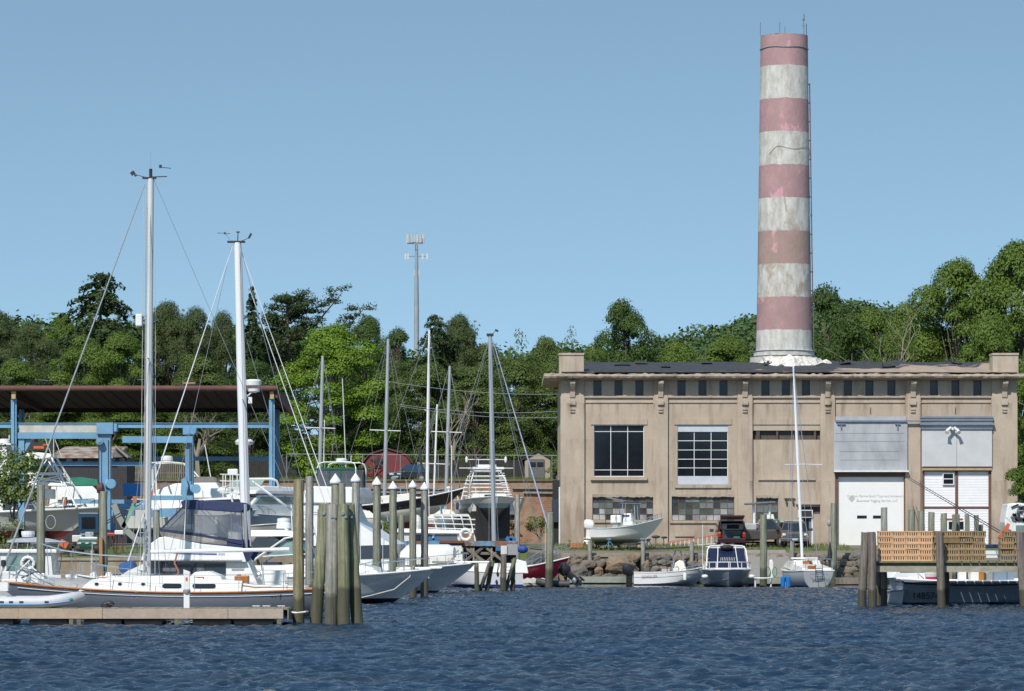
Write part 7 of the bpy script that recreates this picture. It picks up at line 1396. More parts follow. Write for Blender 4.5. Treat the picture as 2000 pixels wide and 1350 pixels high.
b.cab('flybridge',gel,[(S(300),Zs(974)),(S(310),Zs(958)),(S(345),Zs(945)),(S(378),Zs(943)),(S(425),Zs(942)),(S(438),Zs(962)),(S(475),Zs(968)),(S(475),Zs(974))],1.5,1.3,bevel=.08);b.win('spray_curtain',mat('taupe_vinyl',(.16,.15,.14),.6),[(S(378),Zs(942)),(S(378),Zs(932)),(S(420),Zs(932)),(S(425),Zs(942))],proud=.02)
mb=MB()
for sg in(1,-1):mb.tube([(S(296),sg*1.3,Zs(975)),(S(294),sg*1.3,Zs(915)),(S(300),sg*1.3,Zs(905)),(S(330),sg*1.3,Zs(903)),(S(362),sg*1.3,Zs(906)),(S(385),sg*1.3,Zs(932))],.05,6);mb.tube([(S(302),sg*1.1,Zs(965)),(S(300),sg*1.1,Zs(910))],.05,6)
mb.build('radar_arch',gel,b.r,smooth=True);radome(b,S(326),0,Zs(900),.36,.3);mb=MB();mb.tube([(S(412),0,Zs(935)),(S(400),0,Zs(868))],.03,4);mb.build('whip_aerial',gel,b.r);mb=MB();mb.bar((S(315),-1.4,Zs(968)),(S(322),-1.4,Zs(945)),.1,.1);mb.bar((S(322),-1.4,Zs(945)),(S(332),-1.4,Zs(945)),.1,.1);mb.bar((S(332),-1.4,Zs(945)),(S(340),-1.4,Zs(968)),.1,.1);mb.build('bridge_frame',darks,b.r);mb=MB();mb.tube([(S(302),-1.45,Zs(975)),(S(302),-1.45,Zs(950))],.05,5);mb.build('orange_pole',orange,b.r);stands(b,3,-.2,1,6,1.4,YZ-b.z);gear(b,10,9,.1,.95)
b=landboat('cabin_cruiser','white cruiser with railed flybridge and small radar left of the blue shed post','cruiser',208,385,500,2.9);S=b.lx;Zs=b.lz;b.hull(3.2,1.3,1.3,1.6,hull_mat('stored_white',(.62,.62,.60),(.03,.05,.12),.05),rake=1.2,rail=gel2);b.cab('deckhouse',gel,[(S(390),1.2),(S(392),Zs(975)),(S(470),Zs(970)),(S(486),Zs(980)),(S(490),1.3)],1.4,1.2);b.win('side_window',darkglass,[(S(395),Zs(990)),(S(395),Zs(978)),(S(470),Zs(975)),(S(480),Zs(988))]);mb=MB()
for px in(438,452,466):
 for sg in(1,-1):mb.tube([(S(px),sg*.9,Zs(972)),(S(px),sg*.9,Zs(927))],.03,5)
for zz in(927,940,962):
 for sg in(1,-1):mb.tube([(S(432),sg*.9,Zs(zz)),(S(484),sg*.9,Zs(zz+1))],.03,5)
for sg in(1,-1):mb.tube([(S(455),sg*1.4,Zs(968)),(S(462),sg*1.4,Zs(1000))],.06,5);mb.tube([(S(395),sg*1.4,Zs(975)),(S(460),sg*1.4,Zs(998))],.03,5)
mb.build('rail',gel,b.r);mb=MB();mb.box((S(455),0,Zs(922)),(.6,.5,.35));mb.ell((S(440),0,Zs(958)),(.5,.7,.25));mb.build('radar_unit',gel,b.r,bevel=.06)
mb=MB();mb.lathe((S(478),-.4,Zs(865)),[(.15,-.2),(.5,-.1),(.55,.06),(.4,.2),(.05,.22)],14);mb.tube([(S(482),-.4,Zs(868)),(S(482),-.4,Zs(960))],.06,6);mb.build('radar_mast',gel,b.r);gear(b,11,8,.1,.95)
b=landboat('cabin_cruiser','white sedan cruiser with tinted wraparound windows left of the brown end pile','cruiser',212,620,498,2.7,rz=-118);b.r.location=(X(552,212),218.5,2.7);b.L=9;b.D=212;sZ=lambda py:Z(py,212)-b.z
b.hull(3.7,1.5,1.5,1.8,hull_mat('stored_white',(.62,.62,.60),(.03,.05,.12),.05),rake=1.5,rail=gel2,flare=1.3);b.cab('deckhouse',gel,[(1,1.4),(1,sZ(966)),(5.8,sZ(966)),(7.0,sZ(990)),(7.2,1.4)],1.6,1.45,bevel=.06);b.win('side_window',smokeglass,[(1.4,sZ(984)),(1.4,sZ(970)),(5.6,sZ(970)),(6.4,sZ(984))]);b.shield('windscreen',mat('grey_tinted_glass',(.10,.11,.12),.1),6.9,sZ(985),1.3,6.0,sZ(970),1.35);b.cab('bridge_coaming',gel,[(1.5,sZ(965)),(1.5,sZ(950)),(5,sZ(948)),(6.2,sZ(958)),(6.4,sZ(965))],1.55,1.35,bevel=.08);b.shield('bridge_screen',mat('pale_green_screen',(.30,.40,.36),.15),5.2,sZ(949),1.2,4.5,sZ(937),1.05);mb=MB();mb.tube([(3.4,-1.35,sZ(950)),(3.6,-1.3,sZ(938)),(3.8,-1.1,sZ(934)),(3.8,1.1,sZ(934)),(3.6,1.3,sZ(938)),(3.4,1.35,sZ(950))],.07,8);mb.build('radar_arch',gel,b.r,smooth=True);b.bowrail(.5,.5,.03);b.win('blue_stripe',MC['blue_stripe'],[(1.5,sZ(960)),(1.5,sZ(959)),(6,sZ(960)),(6,sZ(961))],wf=lambda z:1.56);b.shield('lower_screen',darkglass,7.15,sZ(997),1.25,6.95,sZ(989),1.3);gear(b,12,10,.3,.95)
b=landboat('skiff','cream square bowed skiff propped behind the navy canvas','skiff',196,480,545,2.55,rz=-40);S=b.lx;Zs=b.lz;b.hull(1.7,.95,1.0,1.1,hull_mat('cream_skiff',(.46,.43,.38),(.2,.2,.19),.05,rough=.5),rake=.5,rail=gel2,trans=.9,p=4);mb=MB()
for k in range(4):mb.tube([(b.L+.3,0,1.0),(b.L+1.8,.2*k-.3,.2)],.03,4)
mb.build('trailer_strut',gel,b.r)
b=landboat('sailboat','black hulled sailboat on stands, white striped, its bow rising to the right','sailboat',228,712,912,2.9,pitch=-R(7.0));S=b.lx;b.r.location.z=Z(1013,228);
blkh=hull_mat('black_white_stripe',(.012,.012,.014),(.50,.47,.42),.10,(.62,.6,.56),.16,rough=.15);b.hull(2.4,.85,.85,1.15,blkh,rake=1.9,kind='sail',trans=.55,p=1.9,aft=1.0,rail=gel,railr=.05,draft=.65)
b.cab('cabin_trunk',gel2,[(.9,.8),(.9,1.3),(3.0,1.25),(3.6,.9)],.8,.7,bevel=.05);b.mast(4.1,.9,11.4,.085,whitemast,.06,rakex=1.45);b.spread(4.95,6.4,1.0,.3);b.wires([((5.5,0,11.3),(6.3,0,1.2)),((5.5,0,11.3),(.1,0,.9)),((5.5,0,11.1),(4.2,.9,.9)),((5.5,0,11.1),(4.2,-.9,.9))],.012,name='shroud');mb=MB()
for k in range(3):mb.tube([(2.0+.25*k,-.5,1.0),(2.0+.25*k,-.5,1.7)],.04,5)
mb.box((2.2,-.5,1.7),(1.2,.1,.06));mb.build('wheel_frame',steel,b.r);mb=MB();mb.box((.1,0,1.0),(.9,.8,.8),ry=.5);mb.build('engine_cover',navy,b.r,bevel=.06);mb=MB();mb.box((4.0,0,3.5),(.18,.18,1.2));mb.build('sail_cover',blk,b.r);gear(b,13,8,.1,.9,kinds='svrasr')
mb=MB()
for x in(1.5,3.2,4.9):
 for sg in(1,-1):mb.tube([(x,sg*1.1,.2),(x,sg*1.3,YZ-b.r.location.z)],.05,5)
mb.build('jack_stand',blueste,b.r);mb=MB();mb.prism([(1.5,-.3),(4.5,-.3),(4.2,-1.3),(2.2,-1.3)],-.12,.12);mb.build('keel',redbottom,b.r)
for i,(pm,top,sp,p0,p1,zs_,m_,lab)in enumerate(((622,695,835,530,680,4.5,greymast,'laid up sailboat with a dark grey mast, nearest the bright maple'),(750,662,840,640,840,4.2,greymast,'laid up sailboat with the tall grey mast in front of the red barn'),(870,715,843,790,940,4.3,greymast,'laid up sailboat with the shorter grey mast right of the white one'),(846,790,905,770,900,4.0,whitemast,'laid up sailboat with a short stub mast beside the tall white one'))):
 b=landboat('sailboat',lab,'sailboat',236+i*3,p0,p1,3.2+.1*i,group='laid up sailboats in the back yard');S=b.lx;Zs=b.lz
 b.hull(2.7,.9,.85,1.2,hull_mat('laid_up_paint%s'%'abcd'[i],[(.5,.5,.5),(.62,.62,.6),(.45,.46,.5),(.55,.53,.48)][i],(.05,.07,.15),.1),rake=1.4,kind='sail',trans=.6,p=2.0,aft=.7,rail=gel2);b.cab('cabin_trunk',gel2,[(b.L*.3,.8),(b.L*.3,1.35),(b.L*.6,1.3),(b.L*.7,.9)],.85,.7)
 xm=S(pm);rk=-.35;b.mast(xm,.9,Zs(top),.11 if i<3 else.06,m_,.08 if i<3 else.05,rakex=.28 if i!=2 else.3);b.spread(xm+.15,Zs(sp),.95,m=gel);b.M=None
 mb=MB();mb.tube([(xm-.95,0,Zs(sp)),(xm+1.1,0,Zs(sp+2))],.035,5);mb.build('crosstree',gel,b.r)
 tp_=(xm+.28,0,Zs(top));b.wires([(tp_,(b.L-.1,0,1.2)),(tp_,(.1,0,.9)),(tp_,(xm-.95,0,Zs(sp))),(tp_,(xm+1.1,0,Zs(sp+2))),((xm-.95,0,Zs(sp)),(xm-.3,.9,.9)),((xm+1.1,0,Zs(sp+2)),(xm+.3,-.9,.9))],.01,name='shroud');stands(b,3,-.1,1.5,b.L-2,1.1,YZ-b.z)
b=landboat('sportfishing_boat','white tuna tower boat seen end on with a towering ladder frame before the brick wall','sportfishing boat',232,940,941,3.2,rz=-80);b.L=8.5;b.r.location=(X(930,236),239,4.2);sZ=lambda py:Z(py,234)-4.2
b.hull(3.4,1.1,1.1,1.3,hull_mat('tower_hull',(.6,.6,.58),(.02,.02,.022),.55,(.16,.27,.34),.3,rough=.4),rake=1.2,draft=1.4,rail=gel2,flare=1.3,trans=.92,p=4);b.cab('deckhouse',gel,[(2,.9),(2,sZ(978)),(5.5,sZ(976)),(6.3,sZ(1000)),(6.4,.9)],1.45,1.25,bevel=.05);b.shield('windscreen',darkglass,6.15,sZ(994),.8,5.75,sZ(985),.75)
b.cab('flybridge',gel,[(2.5,sZ(976)),(2.5,sZ(966)),(5.0,sZ(964)),(5.4,sZ(976))],1.2,1.1,bevel=.05)
mb=MB()
for sg in(1,-1):
 for x_ in(2.6,4.8):mb.tube([(x_,sg*1.45,sZ(975)),(x_*.9+.4,sg*1.1,sZ(935)),(3.8,sg*.75,sZ(912))],.045,6)
 mb.tube([(2.5,sg*1.5,sZ(1005)),(2.6,sg*1.75,sZ(960))],.035,5)
for zz,hw in((968,1.4),(960,1.4),(952,1.35),(945,1.3),(938,1.2),(930,1.1),(920,.9)):
 for x_ in(2.8,4.6):mb.tube([(x_,-hw,sZ(zz)),(x_,hw,sZ(zz))],.04,5)
for k in range(12):mb.tube([(5.0-.05*k,1.3-.045*k-.15,sZ(975-4.6*k)),(5.0-.05*k,1.3-.045*k+.3,sZ(975-4.6*k))],.03,4)
mb.build('tower_frame',gel,b.r);mb=MB();mb.bx(3.2,4.4,-1.1,1.1,sZ(916),sZ(912));mb.bx(3.4,4.2,-.6,.6,sZ(912),sZ(907));mb.tube([(3.8,-1.8,sZ(914)),(3.8,1.8,sZ(914))],.03,4);mb.tube([(3.8,-1.3,sZ(897)),(3.8,1.3,sZ(897))],.03,4);mb.ell((3.8,-1.3,sZ(897)),(.1,.1,.22),6,5);mb.ell((3.8,1.3,sZ(897)),(.1,.1,.22),6,5);mb.tube([(3.8,-.5,sZ(907)),(3.8,-.5,sZ(896))],.02,4);mb.build('tower_top',gel,b.r);mb=MB();mb.box((6.5,0,sZ(1030)),(.1,2.2,3.0));mb.build('black_tarpaulin',mat('black_tarp',(.012,.012,.014),.6),b.r);gear(b,14,8,.1,.9)
b=landboat('sailboat','slim white sailboat stern leaning beside the tuna tower boat','sailboat',238,968,1003,3.0,rz=-70);b.L=4;b.r.location=(X(980,242),243,4.3);b.hull(1.3,1.0,.9,1.2,hull_mat('stored_white',(.62,.62,.60),(.03,.05,.12),.05),rake=1.2,kind='sail',trans=.6,rail=gel2)
b=landboat('centre_console_boat','white centre console boat with a grey T-top on a trailer behind the parked cars','centre console boat',236.5,1402,1548,2.98);S=b.lx;Zs=b.lz;b.hull(2.3,.75,.75,.95,hull_mat('stored_white',(.62,.62,.60),(.03,.05,.12),.05),rake=1.0,rail=gel2,flare=1.2);mb=MB()
for sg in(.5,-.5):mb.tube([(S(1472),sg,.7),(S(1472),sg,Zs(986))],.07,6);mb.tube([(S(1501),sg,.7),(S(1503),sg,Zs(986))],.07,6)
mb.build('top_frame',gel,b.r);mb=MB();mb.loft([[Vector((S(1455)+(S(1513)-S(1455))*t,y_,Zs(985)+(Zs(981.5)-Zs(985))*t+.08*(1-(y_/1.1)**2)))for y_ in(-1.1,-.4,0,.4,1.1)]+[Vector((S(1455)+(S(1513)-S(1455))*t,0,Zs(987)+.14*t))]for t in(0,.33,.66,1)]);mb.build('top_canvas',mat('slate_canvas',(.15,.16,.2),.7),b.r);b.cab('console',gel,[(S(1490),.6),(S(1492),Zs(1004)),(S(1510),Zs(1004)),(S(1514),.6)],.45,.4,bevel=.04);mb=MB();mb.tube([(S(1514)+.2*math.cos(a),-.9,Zs(1021)+.2*math.sin(a))for a in[i*.5 for i in range(26)]],.06,6);mb.build('green_rope',mat('green_hose',(.01,.22,.10),.5),b.r);mb=MB();mb.box((S(1556),0,.55),(.9,1.2,.55));mb.build('black_motor_cover',blk,b.r,bevel=.1)
mb=MB();mb.bar((.2,0,-.45),(b.L+1,0,-.5),.12,.12)
for sg in(1,-1):mb.tube([(1.4,sg*.9,-.35),(1.4,sg*1.1,-.35)],.33,14)
mb.build('trailer',blk,b.r)
b=landboat('centre_console_boat','white centre console boat on blue stands with a white outboard before the factory windows','centre console boat',231,1160,1294,2.78,rz=-14);S=b.lx;Zs=b.lz
b.hull(2.45,.66,.76,1.32,hull_mat('stored_cc_paint',(.70,.71,.71),(.30,.30,.25),-.05,rough=.25),rake=1.2,draft=.36,rail=mat('seafoam_rail',(.42,.55,.54),.4),railr=.035,flare=1.5,p=2.2);mb=MB();mb.prism([(.1,-.30),(b.L-1.2,-.26),(b.L-1.8,-.42),(.2,-.42)],-.5,.5);mb.build('black_keel_block',blackbottom,b.r);b.outboard(x=-.3,z=.62,sc_=1.05,tilt=.12)  # black block along the bottom of the hull
b.cab('console',gel,[(S(1218),.8),(S(1220),Zs(1003)),(S(1234),Zs(1003)),(S(1240),.9)],.45,.38,bevel=.04);mb=MB()
for sg in(.45,-.45):mb.tube([(S(1215),sg,.8),(S(1219),sg,Zs(982))],.04,6);mb.tube([(S(1243),sg,.9),(S(1241),sg,Zs(986))],.04,6)
for px in(1206,1224,1236):mb.tube([(S(px),-.6,Zs(1018)),(S(px)+.02,-.6,Zs(994))],.02,4)
mb.build('top_frame',steel,b.r);mb=MB();mb.bar((S(1188),0,Zs(972)),(S(1222),0,Zs(980)),1.5,.05);mb.bar((S(1215),0,Zs(983)),(S(1256),0,Zs(984)),1.4,.05);mb.build('top_canvas',MC['slate_canvas'],b.r);mb=MB();mb.box((S(1223),0,Zs(1012)),(.7,.8,.5));mb.build('seat',navy,b.r,bevel=.08);mb=MB();mb.box((S(1205),0,Zs(1014)),(.7,.9,.5));mb.build('leaning_post',gel,b.r,bevel=.06);stands(b,2,-.1,1.2,3.4,.85,YZ-.1-b.z);b.bowrail(.7,.3,.02,4);gear(b,15,6,.1,.7,kinds='rscrsr')
text('SeaPro',.22,mat('teal_lettering',(.10,.25,.28),.5),b.r,(S(1236),-1.235,.62),rot=(R(75),0,R(3)),sx=1.2)if False else None
mb=MB()
for k in range(7):mb.bx(S(1227)+k*.13,S(1227)+k*.13+.07,-1.245,-1.225,.64,.76+.03*(k%2))
mb.build('faded_lettering',mat('teal_lettering',(.10,.25,.28),.5),b.r)if False else None
#  sheds, barn, garage, fences
def gable(name,lab,px0,px1,zbase,eave,ridge,D,depth,wm,rm,gambrel=False,ridge_x=.5,cat='shed',over=.15):
 t_=T(name,lab,cat,((X(px0,D)+X(px1,D))/2,D,zbase));x0,x1=X(px0,D),X(px1,D);ze,zr=Z(eave,D),Z(ridge,D);xm=x0+(x1-x0)*ridge_x
 prof=[(x0,ze),(xm,zr),(x1,ze)]if not gambrel else[(x0,ze),(x0+(x1-x0)*.12,ze+(zr-ze)*.62),(xm,zr),(x1-(x1-x0)*.12,ze+(zr-ze)*.62),(x1,ze)]
 mb=MB(t_);mb.prism([(x0,zbase)]+prof+[(x1,zbase)],D,D+depth);mb.build('wall',wm,t_)
 mb=MB(t_);o_=over;pr=[(prof[0][0]-o_,prof[0][1]-o_*.5)]+prof[1:-1]+[(prof[-1][0]+o_,prof[-1][1]-o_*.5)]
 up=[(a,z+.12)for a,z in pr];lo_=[(a,z+.02)for a,z in pr];n=len(pr);v=[(a,D-.15,z)for a,z in up]+[(a,D-.15,z)for a,z in lo_]+[(a,D+depth+.15,z)for a,z in up]+[(a,D+depth+.15,z)for a,z in lo_]
 f=[]
 for i in range(n-1):f+=[(i,i+1,2*n+i+1,2*n+i),(n+i,3*n+i,3*n+i+1,n+i+1),(i,n+i,n+i+1,i+1),(2*n+i,2*n+i+1,3*n+i+1,3*n+i)]
 f+=[(0,2*n,3*n,n),(n-1,2*n-1,4*n-1,3*n-1)];mb.add(v,f);mb.build('roof',rm,t_);return t_
redw=mat('barn_red_board',(.17,.036,.042),.8,c2=(.13,.028,.032),scale=1.5);shg=mat('dark_shingle',(.04,.04,.042),.9,c2=(.065,.06,.06),scale=5)
LZ=Z(933,263);bn=gable('red_barn','dark red barn with a gambrel roof and a black star behind the yard',711,802,LZ-.6,905,878,264.5,6,redw,mat('brown_shingle',(.10,.05,.045),.9),True,.5,'barn')
mb=MB(bn);c=P(739,902,264.4);st=[(c.x+r_*math.sin(a),c.z+r_*math.cos(a))for k in range(10)for a,r_ in((k*math.pi/5,.62 if k%2==0 else.22),)];mb.prism(st,264.38,264.44);mb.build('star',blk,bn)
mb=MB(bn)
for a,b_,c_,d in((728,913,750,913.8),(728,913,728.8,932),(749.4,913,750.2,932)):mb.bx(X(a,264.4),X(c_,264.4),264.4,264.47,Z(d,264.4),Z(b_,264.4))
mb.bar(P(728,914,264.42),P(749,932,264.42),.03,.06);mb.bar(P(749,914,264.43),P(728,932,264.43),.03,.06);mb.build('door_trim',redw,bn)
beige=mat('beige_clapboard',(.36,.31,.24),.8,c2=(.31,.27,.21),scale=3,streak=6);gs=gable('garden_shed','beige garden shed with grey double doors left of the works',1025,1075,LZ-.6,897,882,265,4,beige,shg,over=.3)
mb=MB(gs);mb.bx(X(1032,264.9),X(1063,264.9),264.9,264.97,LZ-.4,Z(897,265));mb.build('door',mat('grey_shed_door',(.13,.135,.13),.8,c2=(.1,.105,.1),scale=3),gs);mb=MB(gs);mb.bx(X(1034,264.8),X(1046,264.8),264.84,264.89,Z(911,265),Z(903,265));mb.bx(X(1049,264.8),X(1061,264.8),264.84,264.89,Z(911,265),Z(903,265));mb.build('door_window',darkglass,gs)
cb=T('low_workshop','low dark workshop with a rusty corrugated roof behind the lift on the left','workshop',(X(170,245),245,YZ));mb=MB(cb);mb.bx(X(95,245),X(248,245),245,250,YZ-.2,Z(893,245));mb.build('wall',mat('charcoal_cladding',(.055,.052,.06),.8,c2=(.045,.043,.05),scale=2),cb)
cor=mat('rusty_corrugated_roof',(.55,.50,.44),.7,c2=(.30,.17,.10),scale=1.2,lo=.42,hi=.62,streak=.5);mb=MB(cb);xa,xb_=X(98,245),X(222,245);n_=60;rg=[]
for i in range(n_*2+1):x=xa+(xb_-xa)*i/(n_*2);d=.05*(i%2);rg.append([Vector((x,244.4,Z(892,245)-d)),Vector((x+.6,248.5,Z(874,245)+.15-d)),Vector((x+.6,248.5,Z(874,245)+.05-d)),Vector((x,244.4,Z(892,245)-d-.08))])
mb.loft(rg);mb.build('roof',cor,cb);mb=MB(cb);mb.prism([(X(218,245),Z(894,245)),(X(228,245),Z(873,245)),(X(247,245),Z(893,245))],244.6,249);mb.build('gable',mat('grey_gable',(.15,.15,.155),.8),cb);mb=MB(cb);mb.bar((X(224,244),244.4,Z(871,244)),(X(249,244),244.4,Z(893,244)),.3,.12);mb.build('verge',concrete,cb)
mb=MB(cb)
for a in(138,160,222,240):mb.bx(X(a-8,245),X(a+4,245),244.9,245.02,Z(902,245),Z(895,245))
mb.build('high_window',darkglass,cb);mb=MB(cb)
for i in range(50):x=X(100,245)+i*.105;mb.bx(x,x+.02,244.96,245.0,YZ,Z(905,245))
mb.build('cladding_rib',MC['charcoal_cladding'],cb)
mb_h=T('brick_chimney','small brick chimney of a hidden house above the rust roof','chimney',P(370,760,275));mb=MB(mb_h);c=P(370,770,275);mb.bx(c.x-.4,c.x+.4,274.6,275.4,Z(935,275),Z(748,275));mb.bx(c.x-.5,c.x+.5,274.5,275.5,Z(751,275),Z(747,275));mb.build('stack',MC['stained_brick'],mb_h)
def fence(lab,px0,px1,top,D,m,zb_=None,gap=.0,bw=.14):
 x0,x1=X(px0,D),X(px1,D);zb_=zb_ or LZ-.1;t_=T('board_fence',lab,'fence',((x0+x1)/2,D,zb_),group='board fences on the lawn');mb=MB(t_);x=x0;rr=random.Random(int(px0))
 while x<x1:mb.bx(x,x+bw-gap,D,D+.03,zb_,Z(top,D)+rr.uniform(-.04,.04));x+=bw+.012
 mb.bx(x0,x1,D+.031,D+.08,zb_+.4,zb_+.5);mb.build('boards',m,t_);mb=MB(t_);x=x0
 while x<x1:mb.bx(x,x+.1,D+.081,D+.18,zb_-.3,Z(top,D));x+=2.2
 mb.build('post',m,t_)
wf_=mat('weathered_fence_board',(.20,.175,.145),.9,c2=(.13,.115,.095),scale=3,streak=.2);bf_=mat('dark_stained_fence',(.025,.024,.023),.9,c2=(.04,.038,.034),scale=3)
fence('weathered picket fence seen between the yacht radar arch and the lift',248,368,904,262.8,wf_,gap=.04);fence('short grey board fence right of the black car',815,838,903,263.5,wf_);fence('dark board fence behind the row of bare masts',836,1028,898,266.5,bf_);fence('grey board fence between beige shed and works',1076,1100,898,266,wf_);fence('long dark board fence under the trees behind the shed posts',380,712,893,268,bf_)
wr=T('chain_link_fence','thin chain link fence rail along the top of the brick wall','fence',(X(850,262.4),262.4,LZ));mb=MB(wr);mb.tube([(X(560,262.4),262.4,Z(887,262.4)),(X(1088,262.4),262.4,Z(890,262.4))],.025,4)
for px in range(560,1090,74):mb.tube([(X(px,262.4),262.4,LZ-.3),(X(px,262.4),262.4,Z(888,262.4))],.025,4)
mb.build('rail',greymast,wr)
#  cell tower
ctw=T('cell_tower','grey cell phone monopole with two antenna rings above the trees','cell tower',(X(813.5,420),420,12));mb=MB(ctw);mb.tube([(X(813.5,420),420,12),P(813.5,600,420),P(813.5,478,420)],[.33,.29,.17],14);mb.build('pole',mat('galvanised_pole',(.30,.33,.37),.5,.1,c2=(.25,.28,.31),scale=1),ctw,smooth=True)
def ant(q,d,a=0):mb=MB(ctw);mb.box(q,d,rz=a);mb.build('panel_antenna',mat('pale_antenna',(.55,.55,.54),.6),ctw)
for k in range(12):
 a=2*math.pi*k/12+.2;ant(P(811,467,420)+Vector((.98*math.cos(a),.98*math.sin(a),0)),(.16,.1,.95+.1*(k%2)),a)
for px in(792,797,825.5,834):ant(P(px,501.5,420),(.2,.12,.7))
for px in(809.5,818):ant(P(px,533,420),(.08,.1,.7))
mb=MB(ctw)
for k in range(3):a=2*math.pi*k/3;q=P(812,474,420);mb.bar(q,q+Vector((.98*math.cos(a),.98*math.sin(a),0)),.08,.08)
mb.bar(P(794,501,420),P(834,501,420),.08,.08);mb.tube([P(811,475,420)+Vector((.95*math.cos(a),.95*math.sin(a),0))for a in[2*math.pi*k/12 for k in range(12)]],.04,4,closed=True);mb.tube([P(813.5,478,420),P(813.5,455,420)],.03,4);mb.build('antenna_mount',darks,ctw)
for i,(a,b_,py0,py1,D_)in enumerate(((740,1095,742,770,268),(780,1095,790,803,268),(780,1095,793,815,270),(1986,2040,700,705,250),(1986,2040,783,784,250),(-20,300,733,740,285))):
 w_=T('overhead_wire',['highest power line crossing to the left corner of the works','upper of the two lower lines at the left corner of the works','lowest power line at the left corner of the works','bright wire leaving the right parapet block','wire at the right edge level with the windows','thin wire across the dark pines on the left'][i],'wire',P(a,py0,D_),group='overhead wires');mb=MB(w_);p0,p1=P(a,py0,D_),P(b_,py1,D_);mb.tube([p0+(p1-p0)*t+Vector((0,0,-.35*4*t*(1-t)))for t in[k/8 for k in range(9)]],.018,4);mb.build('cable',greymast,w_)
#  vehicles
def car(name,lab,cat,x,y,z,rz,L_,Wd,prof,paint,glasscut,wheels,wr=.36):
 """prof: side outline (x, z) of the body with the cabin; local x forward"""
 t_=T(name,lab,cat,(x,y,z),R(rz));body,cabin=prof;mb=MB();hw=Wd/2
 def sec(outl,w0,w1,z0,z1):
  n=len(outl);f_=lambda zz:w0+(w1-w0)*max(0,min(1,(zz-z0)/(z1-z0)));v=[(a,f_(b_),b_)for a,b_ in outl]+[(a,-f_(b_),b_)for a,b_ in outl];mb.add(v,[tuple(range(n)),tuple(range(2*n-1,n-1,-1))]+[(i,i+n,(i+1)%n+n,(i+1)%n)for i in range(n)])
 sec(body,hw,hw*.97,.3,1.1);sec(cabin,hw*.95,hw*.78,cabin[0][1],max(q[1]for q in cabin));mb.build('body',paint,t_,bevel=.05)
 return t_
carpaint=lambda nm,c:mat(nm,c,.25,.2,c2=tuple(q*.85 for q in c),scale=1,coat=.8,dirt=.15,dcol=(.15,.13,.1))
def wheel(t_,x,y,r=.36):
 mb=MB();mb.tube([(x,y-.11,r),(x,y+.11,r)],r,18);w_=mb.build('wheel',blk,t_);mb=MB();mb.tube([(x,y-.125,r),(x,y+.125,r)],r*.58,14);q=mb.build('rim',wirem,None);q.parent=w_
def sidewin(t_,pts,yy,nm='window',m=darkglass):
 n=len(pts)
 for sg in(1,-1):
  mb=MB();v=[(a,sg*(yy(b_)+.012),b_)for a,b_ in pts]+[(a,sg*(yy(b_)-.03),b_)for a,b_ in pts];mb.add(v,[tuple(range(n)),tuple(range(2*n-1,n-1,-1))]+[(i,i+n,(i+1)%n+n,(i+1)%n)for i in range(n)]);mb.build(nm,m,t_)
chrome=mat('chrome',(.55,.55,.56),.15,.9);headl=mat('headlamp_glass',(.55,.57,.6),.1);taill=mat('tail_lamp_red',(.4,.01,.01),.2);amber=mat('amber_lamp',(.55,.2,.02),.3);plate=mat('number_plate',(.35,.5,.62),.5);plastic=mat('bumper_plastic',(.03,.03,.033),.6)
D_=233.5;gzc=float(gz(np.array([14.]),np.array([D_]))[0]);sv=T('minivan','maroon black minivan seen from behind with its tailgate raised and load space open','minivan',(X(1429,D_),D_,gzc));sv.rotation_euler=(0,0,R(90));mar=carpaint('dark_maroon_paint',(.045,.012,.018))
hw=.94;Ht=1.78;mb=MB()
outl=lambda s_:[(-hw*s_,.35),(-hw*s_,.95),(-hw*s_*.88,Ht-.15),(-hw*s_*.8,Ht)]
def vring(x,s_,top):return[Vector((x,y_,z_))for y_,z_ in((-hw*s_,.35),(-hw*s_,1.0),(-hw*s_*.86,top-.12),(-hw*s_*.76,top),(hw*s_*.76,top),(hw*s_*.86,top-.12),(hw*s_,1.0),(hw*s_,.35))]
mb.loft([vring(0,.98,Ht),vring(.6,1,Ht+.02),vring(2.6,1,Ht+.03)],caps=False,close=False);mb.loft([vring(2.6,1,Ht+.03),vring(3.5,.98,1.15),vring(4.6,.94,1.0),vring(4.75,.9,.8)],caps=True,close=False)
mb.bx(-.03,.03,-hw*.98,-hw*.74,.36,1.02);mb.bx(-.03,.03,hw*.74,hw*.98,.36,1.02);mb.bx(-.03,.04,-hw*.8,hw*.8,Ht-.1,Ht-.01);mb.bar((0,-hw*.92,1.0),(0,-hw*.8,Ht-.1),.06,.16);mb.bar((0,hw*.92,1.0),(0,hw*.8,Ht-.1),.06,.16);mb.build('body',mar,sv)
mb=MB();mb.bx(.0,4,-hw*.93,hw*.93,.36,.42);mb.bx(1.9,1.95,-hw*.8,hw*.8,.42,1.0);mb.bx(.3,.8,-.7,.1,.43,.85);mb.build('load_floor',plastic,sv);mb=MB()
for y_ in(-.45,.45):mb.box((1.6,y_,1.0),(.15,.5,.7));mb.box((1.6,y_,1.45),(.12,.26,.2))
mb.build('rear_seat',blk,sv,bevel=.05);mb=MB();mb.box((.4,-.35,.6),(.5,.45,.35));mb.build('green_bag',mat('green_bag',(.02,.14,.10),.7),sv,bevel=.05);mb=MB();mb.box((.5,.1,.75),(.5,.6,.45));mb.build('grey_bag',mat('slate_bag',(.07,.08,.12),.8),sv,bevel=.1)
mb=MB();mb.bx(-.14,.02,-hw*.97,hw*.97,.30,.62);mb.build('bumper',mar,sv,bevel=.05);mb=MB();mb.bx(2.55,2.57,-hw*.72,hw*.72,1.12,Ht-.14);mb.build('windscreen',clear('windscreen_glass',(.5,.55,.55),.6),sv)
